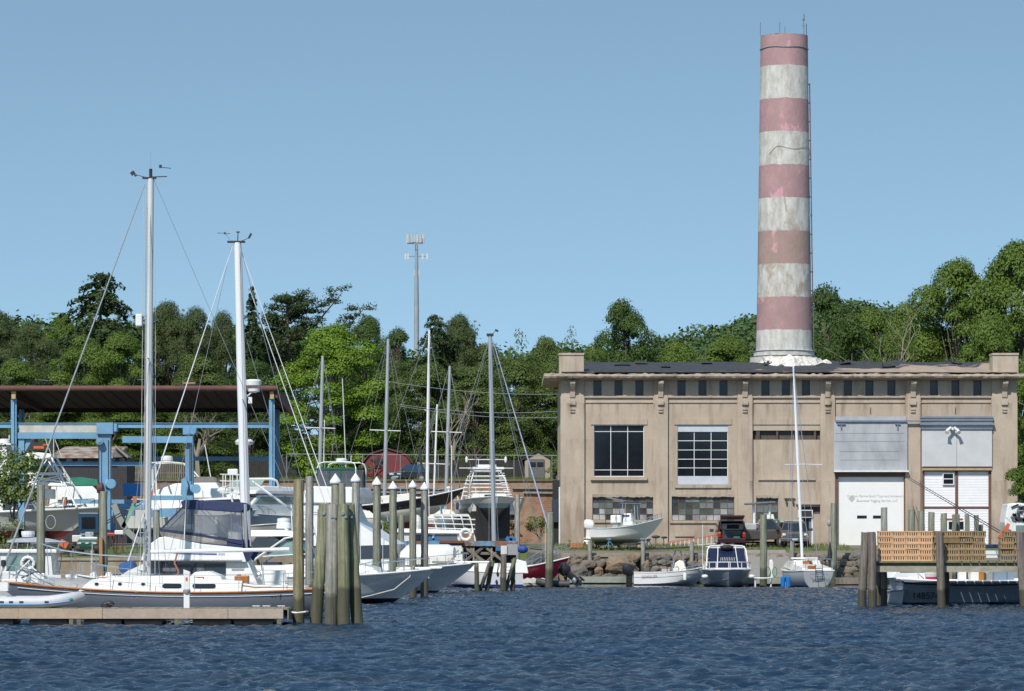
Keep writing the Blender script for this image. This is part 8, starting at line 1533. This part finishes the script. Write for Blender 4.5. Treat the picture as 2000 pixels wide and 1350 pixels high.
tg=MB();tg.add([(-.02,-hw*.8,Ht+.02),(-.02,hw*.8,Ht+.02),(-1.0,hw*.84,Ht+.18),(-1.0,-hw*.84,Ht+.18),(-.02,-hw*.8,Ht+.10),(-.02,hw*.8,Ht+.10),(-1.0,hw*.84,Ht+.34),(-1.0,-hw*.84,Ht+.34)],[(0,3,2,1),(4,5,6,7),(0,1,5,4),(1,2,6,5),(2,3,7,6),(3,0,4,7)]);tg.build('tailgate',mar,sv,bevel=.04)
mb=MB()
for sg in(1,-1):mb.bar((-.05,sg*hw*.78,Ht-.5),(-.55,sg*hw*.8,Ht+.08),.02,.02)
mb.build('gas_strut',chrome,sv)
for sg in(1,-1):
 mb=MB();mb.bx(-.06,-.02,sg*hw*.86-.09,sg*hw*.86+.09,.68,.92);l_=mb.build('tail_lamp',taill,sv);mb=MB();mb.bx(-.06,-.02,sg*hw*.86-.08,sg*hw*.86+.08,.925,1.02);mb.build('indicator',amber,sv);mb=MB();mb.box((3.3,sg*1.12,1.12),(.12,.26,.2));mb.build('mirror',plastic,sv,bevel=.03)
 wheel(sv,.75,sg*.82,.34);wheel(sv,3.75,sg*.82,.34)
D_=233;gj=float(gz(np.array([18.]),np.array([D_]))[0]);tan=carpaint('khaki_grey_paint',(.115,.10,.09));jp=T('offroad_car','khaki grey four wheel drive facing the water with its slotted chrome grille','car',(X(1552,D_),D_-.2,gj),R(-93));hw=.93
def jring(x,w_,z0,z1):return[Vector((x,y_,z_))for y_,z_ in((-w_,z0),(-w_,z1-.08),(-w_*.93,z1),(w_*.93,z1),(w_,z1-.08),(w_,z0))]
mb=MB();mb.loft([jring(0.05,hw*.93,.45,.98),jring(-.1,hw,.40,1.05),jring(-1.1,hw,.4,1.12),jring(-1.25,hw,.4,1.12),jring(-4.3,hw,.4,1.1),jring(-4.45,hw*.9,.45,1.05)]);mb.build('body',tan,jp,bevel=.04)
mb=MB()
def cring(x,w0,w1,z0,z1):return[Vector(q)for q in((x[0],-w0,z0),(x[1],-w1,z1),(x[1],w1,z1),(x[0],w0,z0))]
mb.loft([cring((-1.15,-1.75),hw*.93,hw*.74,1.1,1.74),cring((-4.3,-4.2),hw*.93,hw*.74,1.08,1.72)]);mb.build('cabin',tan,jp,bevel=.03)
mb=MB();mb.add([(-1.16,-.8,1.16),(-1.16,.8,1.16),(-1.70,.66,1.68),(-1.70,-.66,1.68),(-1.2,-.8,1.16),(-1.2,.8,1.16),(-1.74,.66,1.68),(-1.74,-.66,1.68)],[(0,1,2,3),(7,6,5,4),(0,4,5,1),(1,5,6,2),(2,6,7,3),(3,7,4,0)]);mb.build('windscreen',darkglass,jp);sidewin(jp,[(-1.5,1.16),(-1.95,1.66),(-4.1,1.66),(-4.2,1.16)],lambda z:hw*(.93-.19*(z-1.1)/.64))
mb=MB();mb.bx(.04,.10,-.52,.52,.72,.98);mb.build('grille_surround',chrome,jp,bevel=.01);mb=MB()
for k in range(7):y_=-.42+k*.14;mb.bx(.09,.115,y_-.045,y_+.045,.75,.95)
mb.build('grille_slot',blk,jp)
for sg in(1,-1):
 mb=MB();mb.ell((.02,sg*.70,.86),(.07,.15,.1),12,8);mb.build('headlight',headl,jp);mb=MB();mb.bx(.0,.06,sg*.84-.05,sg*.84+.05,.70,.80);mb.build('indicator',amber,jp);mb=MB();mb.box((-1.35,sg*1.08,1.2),(.12,.24,.18));mb.build('mirror',plastic,jp,bevel=.03)
 for x in(-.75,-3.55):wheel(jp,x,sg*.82,.37)
 mb=MB();mb.tube([(-.05,sg*.55,.5),(.09,sg*.55,.5)],.08,10);mb.build('fog_lamp',headl,jp)
mb=MB();mb.bx(-.02,.13,-hw,hw,.42,.66);mb.build('bumper',tan,jp,bevel=.05);mb=MB();mb.bx(.132,.145,-.17,.17,.50,.62);mb.build('number_plate',plate,jp);mb=MB();mb.bx(-1.9,-3.9,-.62,.62,1.745,1.78)if False else mb.box((-2.9,0,1.80),(1.8,1.2,.06));mb.build('roof_panel',mat('pale_roof',(.45,.44,.42),.4),jp)
D_=234.8;pk=T('pickup_truck','dark brown pickup truck side on behind the green pile with its load bay dark','pickup truck',(X(1463,D_),D_,gj+.05));brn=carpaint('dark_brown_paint',(.085,.07,.06));hw=.95;s=29.8
lx=lambda px:X(px,D_)-X(1463,D_);mb=MB();mb.bx(lx(1404),lx(1542),-hw,hw,.5,1.12);mb.build('body',brn,pk,bevel=.06)
mb=MB();n_=[(lx(1478),1.1),(lx(1484),1.85),(lx(1508),1.87),(lx(1528),1.12)];v=[(a,-hw*.95+(z_-1.1)*.18,z_)for a,z_ in n_]+[(a,hw*.95-(z_-1.1)*.18,z_)for a,z_ in n_];mb.add(v,[(0,1,2,3),(7,6,5,4),(0,4,5,1),(1,5,6,2),(2,6,7,3),(3,7,4,0)]);mb.build('cab',brn,pk,bevel=.03)
mb=MB();pts=[(lx(1486),1.2),(lx(1489),1.76),(lx(1506),1.78),(lx(1521),1.2)];v=[(a,-hw*.95+(z_-1.1)*.18-.015,z_)for a,z_ in pts]+[(a,-hw*.95+(z_-1.1)*.18+.03,z_)for a,z_ in pts];mb.add(v,[(0,1,2,3),(7,6,5,4),(0,4,5,1),(1,5,6,2),(2,6,7,3),(3,7,4,0)]);mb.build('window',darkglass,pk);mb=MB();mb.box((lx(1516),-1.1,1.22),(.2,.2,.22));mb.build('mirror',plastic,pk,bevel=.03)
wheel(pk,lx(1428),-.86,.4);wheel(pk,lx(1526),-.86,.4);wheel(pk,lx(1428),.86,.4);wheel(pk,lx(1526),.86,.4);mb=MB();mb.bx(lx(1406),lx(1476),-hw*.9,hw*.9,1.122,1.55);mb.build('canopy_shell',mat('white_grey_shell',(.4,.41,.42),.4),pk,bevel=.06);mb=MB();mb.bx(lx(1418),lx(1442),-hw*.9-.02,-hw*.9+.02,1.2,1.48);mb.build('shell_window',darkglass,pk)
D_=263.6;bc=T('parked_car','black saloon car parked in front of the red barn','car',(X(784,D_),D_,LZ-.35),R(180));pb=carpaint('black_paint',(.012,.012,.014));mb=MB();mb.loft([[Vector((x,y_,z_))for y_,z_ in((-.85,.3),(-.85,zt_),(.85,zt_),(.85,.3))]for x,zt_ in((1.1,.55),(.9,.72),(-.3,.85),(-2.0,.82),(-2.2,.6))]);mb.build('body',pb,bc,bevel=.05);mb=MB();mb.loft([[Vector((x,-w_,.8)),Vector((x2,-w_*.8,zt_)),Vector((x2,w_*.8,zt_)),Vector((x,w_,.8))]for x,x2,w_,zt_ in((.1,-.4,.8,1.32),(-1.9,-1.5,.8,1.3))]);mb.build('cabin',mat('blue_black_glass',(.02,.05,.09),.1),bc)
for sg in(1,-1):
 for x in(.55,-1.5):wheel(bc,x,sg*.76,.3)
mb=MB();mb.bx(.55,.85,.852,.88,.55,.68);mb.bx(.0,.3,.852,.88,.58,.68);mb.build('headlight',headl,bc);mb=MB();mb.bx(.2,.5,.855,.88,.36,.46);mb.build('number_plate',plate,bc)
D_=184;gc=T('golf_cart','dark green golf cart facing the water on the seawall','golf cart',(X(170,D_),D_,2.1));grn=mat('dark_green_body',(.012,.075,.045),.3,coat=.5);mb=MB();mb.loft([[Vector((-hw_,y_,z0_)),Vector((-hw_*.95,y_,z1_)),Vector((hw_*.95,y_,z1_)),Vector((hw_,y_,z0_))]for hw_,y_,z0_,z1_ in((.5,-.02,.30,.62),(.53,.2,.28,.70),(.5,.6,.28,.78))]);mb.build('cowl',grn,gc,bevel=.04)
mb=MB();mb.bx(-.46,.46,.6,.8,.3,.86);mb.bx(-.5,.5,.8,2.1,.28,.36);mb.build('dash',gel2,gc,bevel=.04);mb=MB();mb.bx(-.32,.12,1.3,1.9,.5,.7);mb.bx(-.32,.12,1.8,1.95,.7,1.12);mb.build('seat',cushion,gc,bevel=.05);mb=MB();mb.bx(-.5,.5,-.10,-.02,.22,.3);mb.build('bumper',blk,gc)
for sg in(1,-1):
 mb=MB();mb.tube([(sg*.46-.09,.15,.24),(sg*.46+.09,.15,.24)],.24,14);mb.build('wheel',blk,gc);mb=MB();mb.tube([(sg*.46-.09,1.8,.24),(sg*.46+.09,1.8,.24)],.24,14);mb.build('wheel',blk,gc);mb=MB();mb.bx(sg*.38-.08,sg*.38+.08,-.05,.0,.50,.58);mb.build('headlight',headl,gc);mb=MB();mb.bx(sg*.49-.03,sg*.49+.03,-.02,.02,.50,.60);mb.build('indicator',amber,gc)
mb=MB();mb.bx(-.08,.08,-.04,-.01,.52,.57);mb.build('badge',gel,gc);mb=MB();mb.tube([(.25,.9,.8),(.22,1.1,1.05)],.02,5);mb.tube([(.22+.16*math.cos(a),1.1+.05*math.sin(a),1.05+.14*math.sin(a))for a in[2*math.pi*k/12 for k in range(12)]],.015,4,closed=True);mb.build('steering_wheel',blk,gc)
D_=190;tr_=T('yard_tractor','teal blue yard tractor with dark windows behind the golf cart','tractor',(X(172,D_),D_,2.0));mb=MB();mb.bx(-.55,.55,.2,1.6,1.1,2.25);mb.build('cab',mat('teal_paint',(.012,.05,.09),.4),tr_,bevel=.06);mb=MB();mb.bx(-.36,.36,.16,.2,1.4,2.0);mb.build('windscreen',darkglass,tr_);mb=MB();mb.bx(-.4,.4,-.8,.2,.6,1.15);mb.build('bonnet',MC['teal_paint'],tr_,bevel=.08)
for sg in(1,-1):mb=MB();mb.tube([(sg*.62-.12,1.1,.6),(sg*.62+.12,1.1,.6)],.6,16);mb.build('wheel',blk,tr_)
for i,(px,py,D_,w_,h_,m_,lab)in enumerate(((215,1044,186,.55,.16,redp,'small red topped sawhorse stand right of the green pile'),(151,1052,187,.5,.35,gel2,'pale battery box beside the golf cart'),(125,1063,183,.45,.35,orange,'yellow orange lift fork lying by the dark trailer'),(233,1040,186,.45,.22,gel,'white toolbox under the green sling'))):
 o_=T('yard_box',lab,'yard gear',P(px,py,D_));mb=MB();mb.box((0,0,0),(w_,.4,h_),ry=(.5 if i==2 else 0));mb.build('case',m_,o_,bevel=.03);mb=MB();zb_=2.0-o_.location.z
 for dx in(-.2,.2):mb.tube([(dx*.5,0,0),(dx,0,zb_)],.02,4);mb.tube([(dx*.5,.15,0),(dx,.3,zb_)],.02,4)
 mb.build('leg',mat('rusty_leg',(.16,.06,.04),.8),o_)
tri=T('boat_trailer','low dark boat trailer beside the golf cart','trailer',(X(120,186),186,2.0));mb=MB();mb.bx(-1.3,1.0,-.5,-.4,.35,.5);mb.bx(-1.3,1.0,.4,.5,.35,.5);mb.bx(-1.0,-.9,-.5,.5,.35,.5);mb.bx(.6,.7,-.5,.5,.35,.5);mb.build('frame',blk,tri)
for sg in(1,-1):mb=MB();mb.tube([(.2,sg*.6-.08,.28),(.2,sg*.6+.08,.28)],.28,14);mb.build('wheel',blk,tri)
ld=T('ladder','red and silver ladder lying propped on its side before the works','ladder',P(1300,1067,236));a0,a1,b0,b1=P(1302,1069,236),P(1303,1061,236),P(1398,1062,236),P(1398,1046,236);mb=MB();mb.bar(a1,b1,.05,.1);mb.build('rail',mat('faded_red_rail',(.45,.12,.08),.6),ld).location=-ld.location;mb=MB();mb.bar(a0,b0,.05,.1);mb.build('rail',alu,ld).location=-ld.location
mb=MB()
for k in range(1,11):t=k/11;mb.bar(a0+(b0-a0)*t,a1+(b1-a1)*t,.06,.06)
mb.build('rung',alu,ld).location=-ld.location
bs_=T('stool','small black bench grinder stand under the stored boat bow','stand',(X(1290,236),236,2.25));mb=MB();mb.ell((-.3,0,.62),(.3,.12,.1));mb.ell((.25,0,.58),(.22,.1,.08));mb.tube([(-.3,0,0),(-.3,0,.6)],.03,5);mb.tube([(.25,0,0),(.2,0,.55)],.03,5);mb.build('wheel_guard',blk,bs_)
pb_=T('brick_stack','small stack of orange bricks at the foot of the works','bricks',(X(1126,232),232,2.2));mb=MB();
for k in range(3):
 for j in range(4):mb.bx(-.42+j*.21,-.22+j*.21,-.2,.2,.0+k*.1,.09+k*.1)
mb.build('bricks',mat('orange_brick',(.40,.16,.08),.9),pb_)
dh=T('drain_cover','dark square cover lying on the pale ground by the brick wall','cover',(X(1045,228),228,2.2));mb=MB();mb.box((0,0,.12),(.8,1.2,.06),rx=.15);mb.build('lid',mat('mossy_lid',(.10,.11,.07),.9),dh)
bg=T('blue_bag','round blue bag on the rocks beside the staging','bag',P(1021,1073,214));mb=MB();mb.ell((0,0,0),(.34,.25,.24));mb.build('sack',mat('deep_blue_bag',(.02,.06,.28),.6),bg)
#  crate wharf
WZ=Z(1096,152);wf3=T('crate_wharf','timber wharf on dark posts carrying stacks of lobster crates','wharf',(X(1840,152),152,0));dkw=mat('mossy_wharf_plank',(.20,.19,.13),.9,c2=(.12,.13,.06),scale=4,bump=.5)
x0,x1=X(1708,152),X(2120,152);mb=MB(wf3);x=x0
while x<x1:mb.bx(x,x+(.315 if x>X(1856,152)else.366),151.75,155.2,WZ-.07,WZ);x+=.37
mb.build('decking',dkw,wf3);mb=MB(wf3)
for yy in(151.95,153.6,155.0):mb.bx(x0+.02,x1,yy,yy+.12,WZ-.21,WZ-.072)
x=x0+.1
mb.build('stringer',dkw,wf3);mb=MB(wf3);mb.bx(x0+.05,x1,151.80,151.94,WZ-.46,WZ-.21);mb.build('beam',mat('bleached_beam',(.36,.34,.28),.85,c2=(.24,.23,.17),scale=3,streak=2,dirt=.4),wf3)
for i,(pt_,pb_,top,w_,D_,lab)in enumerate(((1690,1683,1040,16,151.6,'outermost leaning dark post at the left end of the crate wharf'),(1703,1704,1040,16,151.3,'second dark post hard against the first crates'),(1727,1727,1098,12,153,'short post tucked under the left end of the wharf'),(1835,1839,1040,15.5,151.4,'dark post standing in front of the brown crates'),(1992,2001,1040,17,151.4,'dark post cut by the right edge of the frame'),(1848,1848,1100,12,154.9,'black shaded post behind the middle wharf post'),(1716,1716,1100,11,154.9,'black shaded post behind the left pair'))):
 q=pile(pt_,top,D_,w_,lab,pm_dark,px_bot=pb_,group='posts of the crate wharf')
newc=mat('new_pine_crate',(.62,.39,.23),.8,c2=(.52,.31,.17),scale=5);oldc=[mat('weathered_crate_a',(.34,.235,.13),.9,c2=(.25,.17,.095),scale=5),mat('weathered_crate_b',(.29,.21,.12),.9,c2=(.21,.15,.085),scale=5),mat('grey_crate',(.27,.22,.18),.9,c2=(.18,.15,.125),scale=5),mat('brown_crate',(.24,.155,.075),.9,c2=(.17,.11,.055),scale=5)];gap_shade=mat('crate_gap_shade',(.02,.014,.01),.9)
bits=[mat('bit_red',(.5,.05,.03),.6),mat('bit_blue',(.05,.15,.4),.6),mat('bit_orange',(.65,.2,.04),.6),mat('bit_pale',(.5,.45,.4),.6)]
def crate_mesh(w_,h_,d_,nsl,m_,name,solid=False,seed=0):
 rr=random.Random(seed);mb=MB();t=.018;sw=w_/(nsl+.0)
 mb.bx(-w_/2,w_/2,-d_/2,d_/2,0,t)
 for k in range(nsl):
  xa=-w_/2+k*sw+sw*.13;j=rr.uniform(-.006,.006)
  for y_ in(-d_/2,d_/2-t):mb.bx(xa,xa+sw*(.60 if not solid else.93),y_,y_+t,.0+t,h_)
 for y_ in(-d_/2-.012,d_/2-.0):mb.bx(-w_/2,w_/2,y_,y_+.012,.0,.055);mb.bx(-w_/2,w_/2,y_,y_+.012,h_-.055,h_)
 ns=max(4,int(d_/sw))
 for k in range(ns):
  ya=-d_/2+k*d_/ns+.01
  for x_ in(-w_/2,w_/2-t):mb.bx(x_,x_+t,ya,ya+d_/ns*.7,t,h_)
 for x_ in(-w_/2-.004,w_/2-.008):mb.bx(x_,x_+.012,-d_/2,d_/2,0,.05);mb.bx(x_,x_+.012,-d_/2,d_/2,h_-.05,h_)
 for k in range(nsl):
  xa=-w_/2+k*sw+sw*.1;mb.bx(xa,xa+sw*.8,-d_/2,d_/2,h_-t+.004,h_+.004)
 me=mb.build(name,m_);o_=me;return o_
def crate_thing(w_,h_,d_,nsl,m_,seed,band=False,solid=False,nbits=0):
 t_=T('lobster_crate',None,'lobster crate',(0,-600,0));o_=crate_mesh(w_,h_,d_,nsl,m_,'slats',solid,seed);o_.parent=t_;rr=random.Random(seed)
 mb=MB();mb.bx(-w_/2+.03,w_/2-.03,-d_/2+.16,d_/2-.16,.02,h_-.03);q=mb.build('shaded_inside',gap_shade,t_)  # near-black block puts the shade between the slats into colour
 mb=MB();mb.tube([(w_/2+.01,-.06,h_*.6),(w_/2+.02,0,h_*.45),(w_/2+.01,.06,h_*.6)],.008,4);mb.build('rope_handle',darkrope,t_)
 for k in range(nbits):mb=MB();xx=rr.uniform(-w_*.4,w_*.4);mb.bx(xx,xx+.035,-d_/2-.022,-d_/2-.013,h_*.4,h_*.4+.05);mb.build('tag',rr.choice(bits),t_)
 return t_
ordn=['bottom','second','third','fourth','top']
CW=27.0/FP*152;CH=11.75/FP*152;cd_=.62
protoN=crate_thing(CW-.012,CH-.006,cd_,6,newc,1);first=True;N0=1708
coln=['first','second','third','fourth']
for c_ in range(4):
 px=1716+c_*26.2
 for r_ in range(5):
  nr=2
  rr=random.Random(c_*10+r_);o_=protoN if first else dup(protoN);first=False;o_.location=(X(px+(13 if c_==0 else 13)-1,152.3)+rr.uniform(-.015,.015),152.3+rr.uniform(-.03,.03),WZ+r_*CH+.002);o_.rotation_euler=(0,0,rr.uniform(-.02,.02))
  tag(o_,f'new orange pine crate, {ordn[r_]} layer of the {coln[c_]} column from the left post' if r_ not in(0,4)else f'new orange pine crate at the {ordn[r_]} of the {coln[c_]} column from the left post','lobster crate','new pine lobster crates on the wharf')
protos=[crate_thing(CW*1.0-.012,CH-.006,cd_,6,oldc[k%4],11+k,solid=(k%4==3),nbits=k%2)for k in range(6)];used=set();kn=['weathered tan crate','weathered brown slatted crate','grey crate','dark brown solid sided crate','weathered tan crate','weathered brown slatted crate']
for c_ in range(4):
 for r_ in range(5):
  rr=random.Random(c_*7+r_*31+2);k=rr.choice([0,0,1,4,5,1])if r_!=3 else rr.choice([2,3,5,3]);o_=protos[k]if k not in used else dup(protos[k]);used.add(k);px=1834+c_*25.2
  if r_==4:px+=1
  o_.location=(X(px,152.3)+rr.uniform(-.03,.03),152.3+rr.uniform(-.05,.05),WZ+r_*CH+.002);o_.rotation_euler=(0,0,rr.uniform(-.04,.04));tag(o_,f'{kn[k]} in the {ordn[r_]} layer, {coln[c_]} column right of the middle post' if c_ else f'{kn[k]} in the {ordn[r_]} layer, just behind the middle wharf post','lobster crate','weathered lobster crates on the wharf')
for c_ in range(2):
 for r_ in range(5):
  rr=random.Random(c_*5+r_*17+90);k=rr.choice([0,1,4,5])if r_ else 2;
  if c_==1 and r_==9:continue
  o_=protos[k]if k not in used else dup(protos[k]);used.add(k);px=1965+c_*24+(6 if r_==4 else 0);o_.location=(X(px,152.3)+rr.uniform(-.03,.03),152.3+rr.uniform(-.05,.05),WZ+r_*CH+.002);o_.rotation_euler=(0,0,rr.uniform(-.04,.04));tag(o_,f'{kn[k]} in the {ordn[r_]} layer of the {["left", "right"][c_]} column at the frame edge','lobster crate','lobster crates at the right edge of the wharf')
for i,k in enumerate(protos):
 if i not in used:bpy.data.objects.remove(k)if False else[bpy.data.objects.remove(q)for q in kids(k)]+[bpy.data.objects.remove(k)]
for i,(px,top,w_)in enumerate(((1727,992,13),(1780,995,13.5),(1799,998,14),(1819,1001,13),(1843,1003,12.5),(1864,1005,9),(1871,1005,8),(1889,1005,9.5),(1907,1006,10),(1916,1025,9))):
 m_=pm_grey if i==0 else pm_green;o1=['grey post, leftmost of those rising behind the crates','green post rising behind the crates, first right of the lifting door','green post rising behind the crates, second right of the lifting door','green post at the left end of the brown crates','green post in front of the left clapboard door','left of the two touching green posts behind the crates','right of the two touching green posts behind the crates','green post under the slanting dark ropes, left one','green post under the slanting dark ropes, right one','lowest green post behind the crates, at the right end'][i]
 pile(px,top,176+i*.6,w_,o1,m_,group='posts behind the crate wharf')
cbt=T('boom_cable','pair of dark slanting cables running from the lifting door down to the crates','cable',P(1768,932,238));mb=MB(cbt)
for d in(0,6):mb.tube([P(1768+d,932,238),P(1952+d*.3,1041-d*.6,165)],.022,5)
mb.build('cable',blk,cbt)
#  dark blue lobster boat 148574
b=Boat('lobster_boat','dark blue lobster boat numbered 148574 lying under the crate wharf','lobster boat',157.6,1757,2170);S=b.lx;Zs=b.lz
b.hull(3.2,1.14,1.05,1.4,hull_mat('lobster_blue',(.22,.27,.33),(.012,.012,.016),.16,rough=.35,coat=.2),rake=1.5,draft=.3,trans=.94,rail=None,flare=1.15)  # hull colour lifted above its own tone to offset the wharf's shade
mb=MB()
for sg in(1,-1):mb.tube([(b.pt(t,1)[0],sg*(b.pt(t,1)[1]-.06),b.pt(t,1)[2]+.03)for t in[i/16 for i in range(17)]],.07,6)
mb.build('cap_rail',gel,b.r);mb=MB()
for sg in(1,-1):mb.tube([(b.pt(t,.93)[0],sg*(b.pt(t,.93)[1]+.02),b.pt(t,.93)[2])for t in[i/16 for i in range(17)]],.05,6)
mb.tube([(-.02,-1.5,1.06),(-.02,1.5,1.06)],.06,6);mb.build('rub_rail',mat('black_blue_rail',(.012,.016,.026),.4),b.r)
text('148574',.43,mat('black_number',(.004,.004,.006),.5),b.r,(S(1800),b.near*1.56,Zs(1169)),rot=(R(86),0,0),sx=.93,ext=.01)
mb=MB();mb.bx(S(1936),S(1960),-1.0,.8,Zs(1142),Zs(1107));mb.bx(S(1953),S(1975),-.9,.9,1.1,Zs(1100));mb.build('wheelhouse_bulkhead',mat('pale_blue_bulkhead',(.20,.27,.36),.5),b.r)
mb=MB();mb.bx(S(1893),S(1908),-.6,.4,1.0,Zs(1108));mb.build('white_panel',gel,b.r);mb=MB();mb.bx(S(1908),S(1918),-.8,-.5,1.0,Zs(1104));mb.build('oilskin',mat('ochre_oilskin',(.38,.17,.02),.6),b.r,bevel=.05);mb=MB();mb.bx(S(1919),S(1950),-.4,-.3,1.0,Zs(1118));mb.build('grey_bin',MC['grey_plastic'],b.r);mb=MB();mb.bx(S(1871),S(1886),-.2,.2,1.0,Zs(1108));mb.build('locker',gel,b.r)
for i,(px,c_)in enumerate(((1814,'magenta'),)):
 mb=MB();q=Vector((S(px),-.9,1.12));mb.lathe(q,[(.22,-.25),(.26,.15)],16);tb_=mb.build('bait_tub',mat('magenta_tub',(.55,.02,.13),.4),b.r);mb=MB();mb.lathe(q,[(.265,.15),(.28,.3),(.25,.32),(.27,.42),(.02,.44)],16);lid=mb.build('tub_lid',gel2,None);lid.parent=tb_
mb=MB();mb.box((S(1840),-.9,1.2),(.3,.3,.35));mb.build('blue_basket',mat('blue_basket',(.03,.12,.4),.5),b.r);mb=MB();mb.tube([(S(1945),-.9,1.1),(S(1948),-.9,Zs(1112)),(S(1960),-.9,Zs(1108))],.03,5);mb.tube([(S(1955),-.9,1.1),(S(1958),-.9,Zs(1105))],.03,5);mb.build('pot_hauler',steel,b.r);mb=MB();mb.tube([(S(1790),-.9,1.1),(S(1788),-.9,Zs(1120)),(S(1800),-.9,Zs(1130))],.02,5);mb.build('rail_hoop',darkrope,b.r)
b=Boat('motorboat','white motorboat mostly hidden between the crate wharf posts and the lobster boat','motorboat',166,1830,1722,rz=200);S=b.lx;Zs=b.lz;b.r.location=(X(1842,166),167.5,0)
b.hull(2.6,1.0,1.05,1.2,hull_mat('white_navy_boot',(.60,.61,.64),(.02,.02,.03),.16,(.02,.035,.14),.14),rake=.9,rail=gel2);b.cab('cabin',gel,[(.8,.9),(.8,1.75),(2.4,1.7),(3.0,1.1)],1.0,.85,bevel=.05);b.win('side_window',darkglass,[(1.0,1.35),(1.0,1.6),(2.2,1.58),(2.5,1.35)])
b=Boat('skiff','small white skiff with a dark gunwale at the stern of the lobster boat','skiff',156,1738,1752,rz=-80);b.L=2.6;b.r.location=(X(1744,156),158.3,0);b.hull(.95,.62,.62,.7,hull_mat('skiff_white',(.6,.6,.6),(.35,.3,.25),.08),rake=.4,rail=darks,railr=.03,trans=.8,draft=.15)
tk=T('white_truck','white work truck with its bonnet up at the right edge beyond the crates','truck',(X(1990,200),200,2.0));mb=MB();q0=lambda px:X(px,200)-X(1990,200);zz=lambda py:Z(py,200)-2.0
mb.prism([(q0(1966),zz(1048)),(q0(1962),zz(1020)),(q0(1968),zz(984)),(q0(1990),zz(982)),(q0(2050),zz(990)),(q0(2050),zz(1060)),(q0(1968),zz(1060))],0,2.2);mb.build('body',gel,tk,bevel=.08);mb=MB();mb.bx(q0(1984),q0(2040),-.02,0.01,zz(1045),zz(1026));mb.build('windscreen',smokeglass,tk)
mb=MB();rg_=random.Random(3)
for k in range(16):c=(q0(1980+rg_.random()*30),-.05,zz(988+rg_.random()*30));mb.box(c,(rg_.uniform(.1,.5),.08,rg_.uniform(.05,.2)),ry=rg_.uniform(-.8,.8))
mb.build('engine_clutter',plastic,tk);mb=MB()
for k in range(10):c=(q0(1978+rg_.random()*30),-.09,zz(988+rg_.random()*34));mb.tube([c,(c[0]+rg_.uniform(-.4,.4),-.09,c[2]+rg_.uniform(-.3,.3))],.03,4)
mb.build('hose',wirem,tk);mb=MB();mb.prism([(q0(1945),zz(1052)),(q0(1966),zz(1022)),(q0(1971),zz(1024)),(q0(1962),zz(1052))],-.4,-.3);mb.build('orange_ramp',orange,tk)
for sg in(.3,1.9):mb=MB();mb.tube([(q0(2010),sg-.1,.0),(q0(2010),sg+.1,.0)],.4,14);mb.build('wheel',blk,tk)
rv=T('red_van','pale van with a red roof line half seen between green posts and clapboard door','van',(X(1868,236),236,2.3));mb=MB();q0=lambda px:X(px,236)-X(1868,236);zz=lambda py:Z(py,236)-2.3;mb.prism([(q0(1850),.3),(q0(1850),zz(1016)),(q0(1880),zz(1015)),(q0(1886),.3)],0,4);mb.build('body',gel,rv,bevel=.06);mb=MB();mb.bx(q0(1850),q0(1881),-.02,3.9,zz(1016),zz(1013));mb.build('roof',redp,rv);mb=MB();mb.bx(q0(1853),q0(1882),-.03,0,zz(1034),zz(1019));mb.build('windscreen',darkglass,rv)
for sg in(-.55,.55):mb=MB();mb.tube([(sg-.1,.5,.3),(sg+.1,.5,.3)],.32,12);mb.build('wheel',blk,rv)
b=Boat('motorboat','white open boat with a small radar pod seen between the two crate stacks','motorboat',172,1905,1956,rz=8,z=.6);S=b.lx;Zs=b.lz;b.L=3.4;b.hull(1.8,.95,.95,1.05,hull_mat('stored_white',(.62,.62,.60),(.03,.05,.12),.05),rake=.8,rail=gel2);mb=MB();mb.box((2.2,0,Zs(1058)),(1.4,.9,.3));mb.box((2.7,0,Zs(1045)),(.5,.5,.4));mb.build('console',gel,b.r,bevel=.08);mb=MB();mb.box((1.2,0,Zs(1067)),(1.9,1.3,.18));mb.build('dark_cushion',navy,b.r,bevel=.04);mb=MB();mb.tube([(1.8,0,Zs(1065)),(1.85,0,Zs(1022)),(1.5,0,Zs(1010))],.03,5);mb.tube([(2.9,0,1.0),(2.85,0,Zs(952))],.022,4);mb.build('whip_aerial',gel,b.r);mb=MB();mb.box((1.6,-.92,Zs(1079)),(2.8,.06,.18));mb.box((1.6,-.92,Zs(1087)),(2.8,.06,.12));mb.build('bench_board',gel,b.r)
bpy.context.view_layer.update()
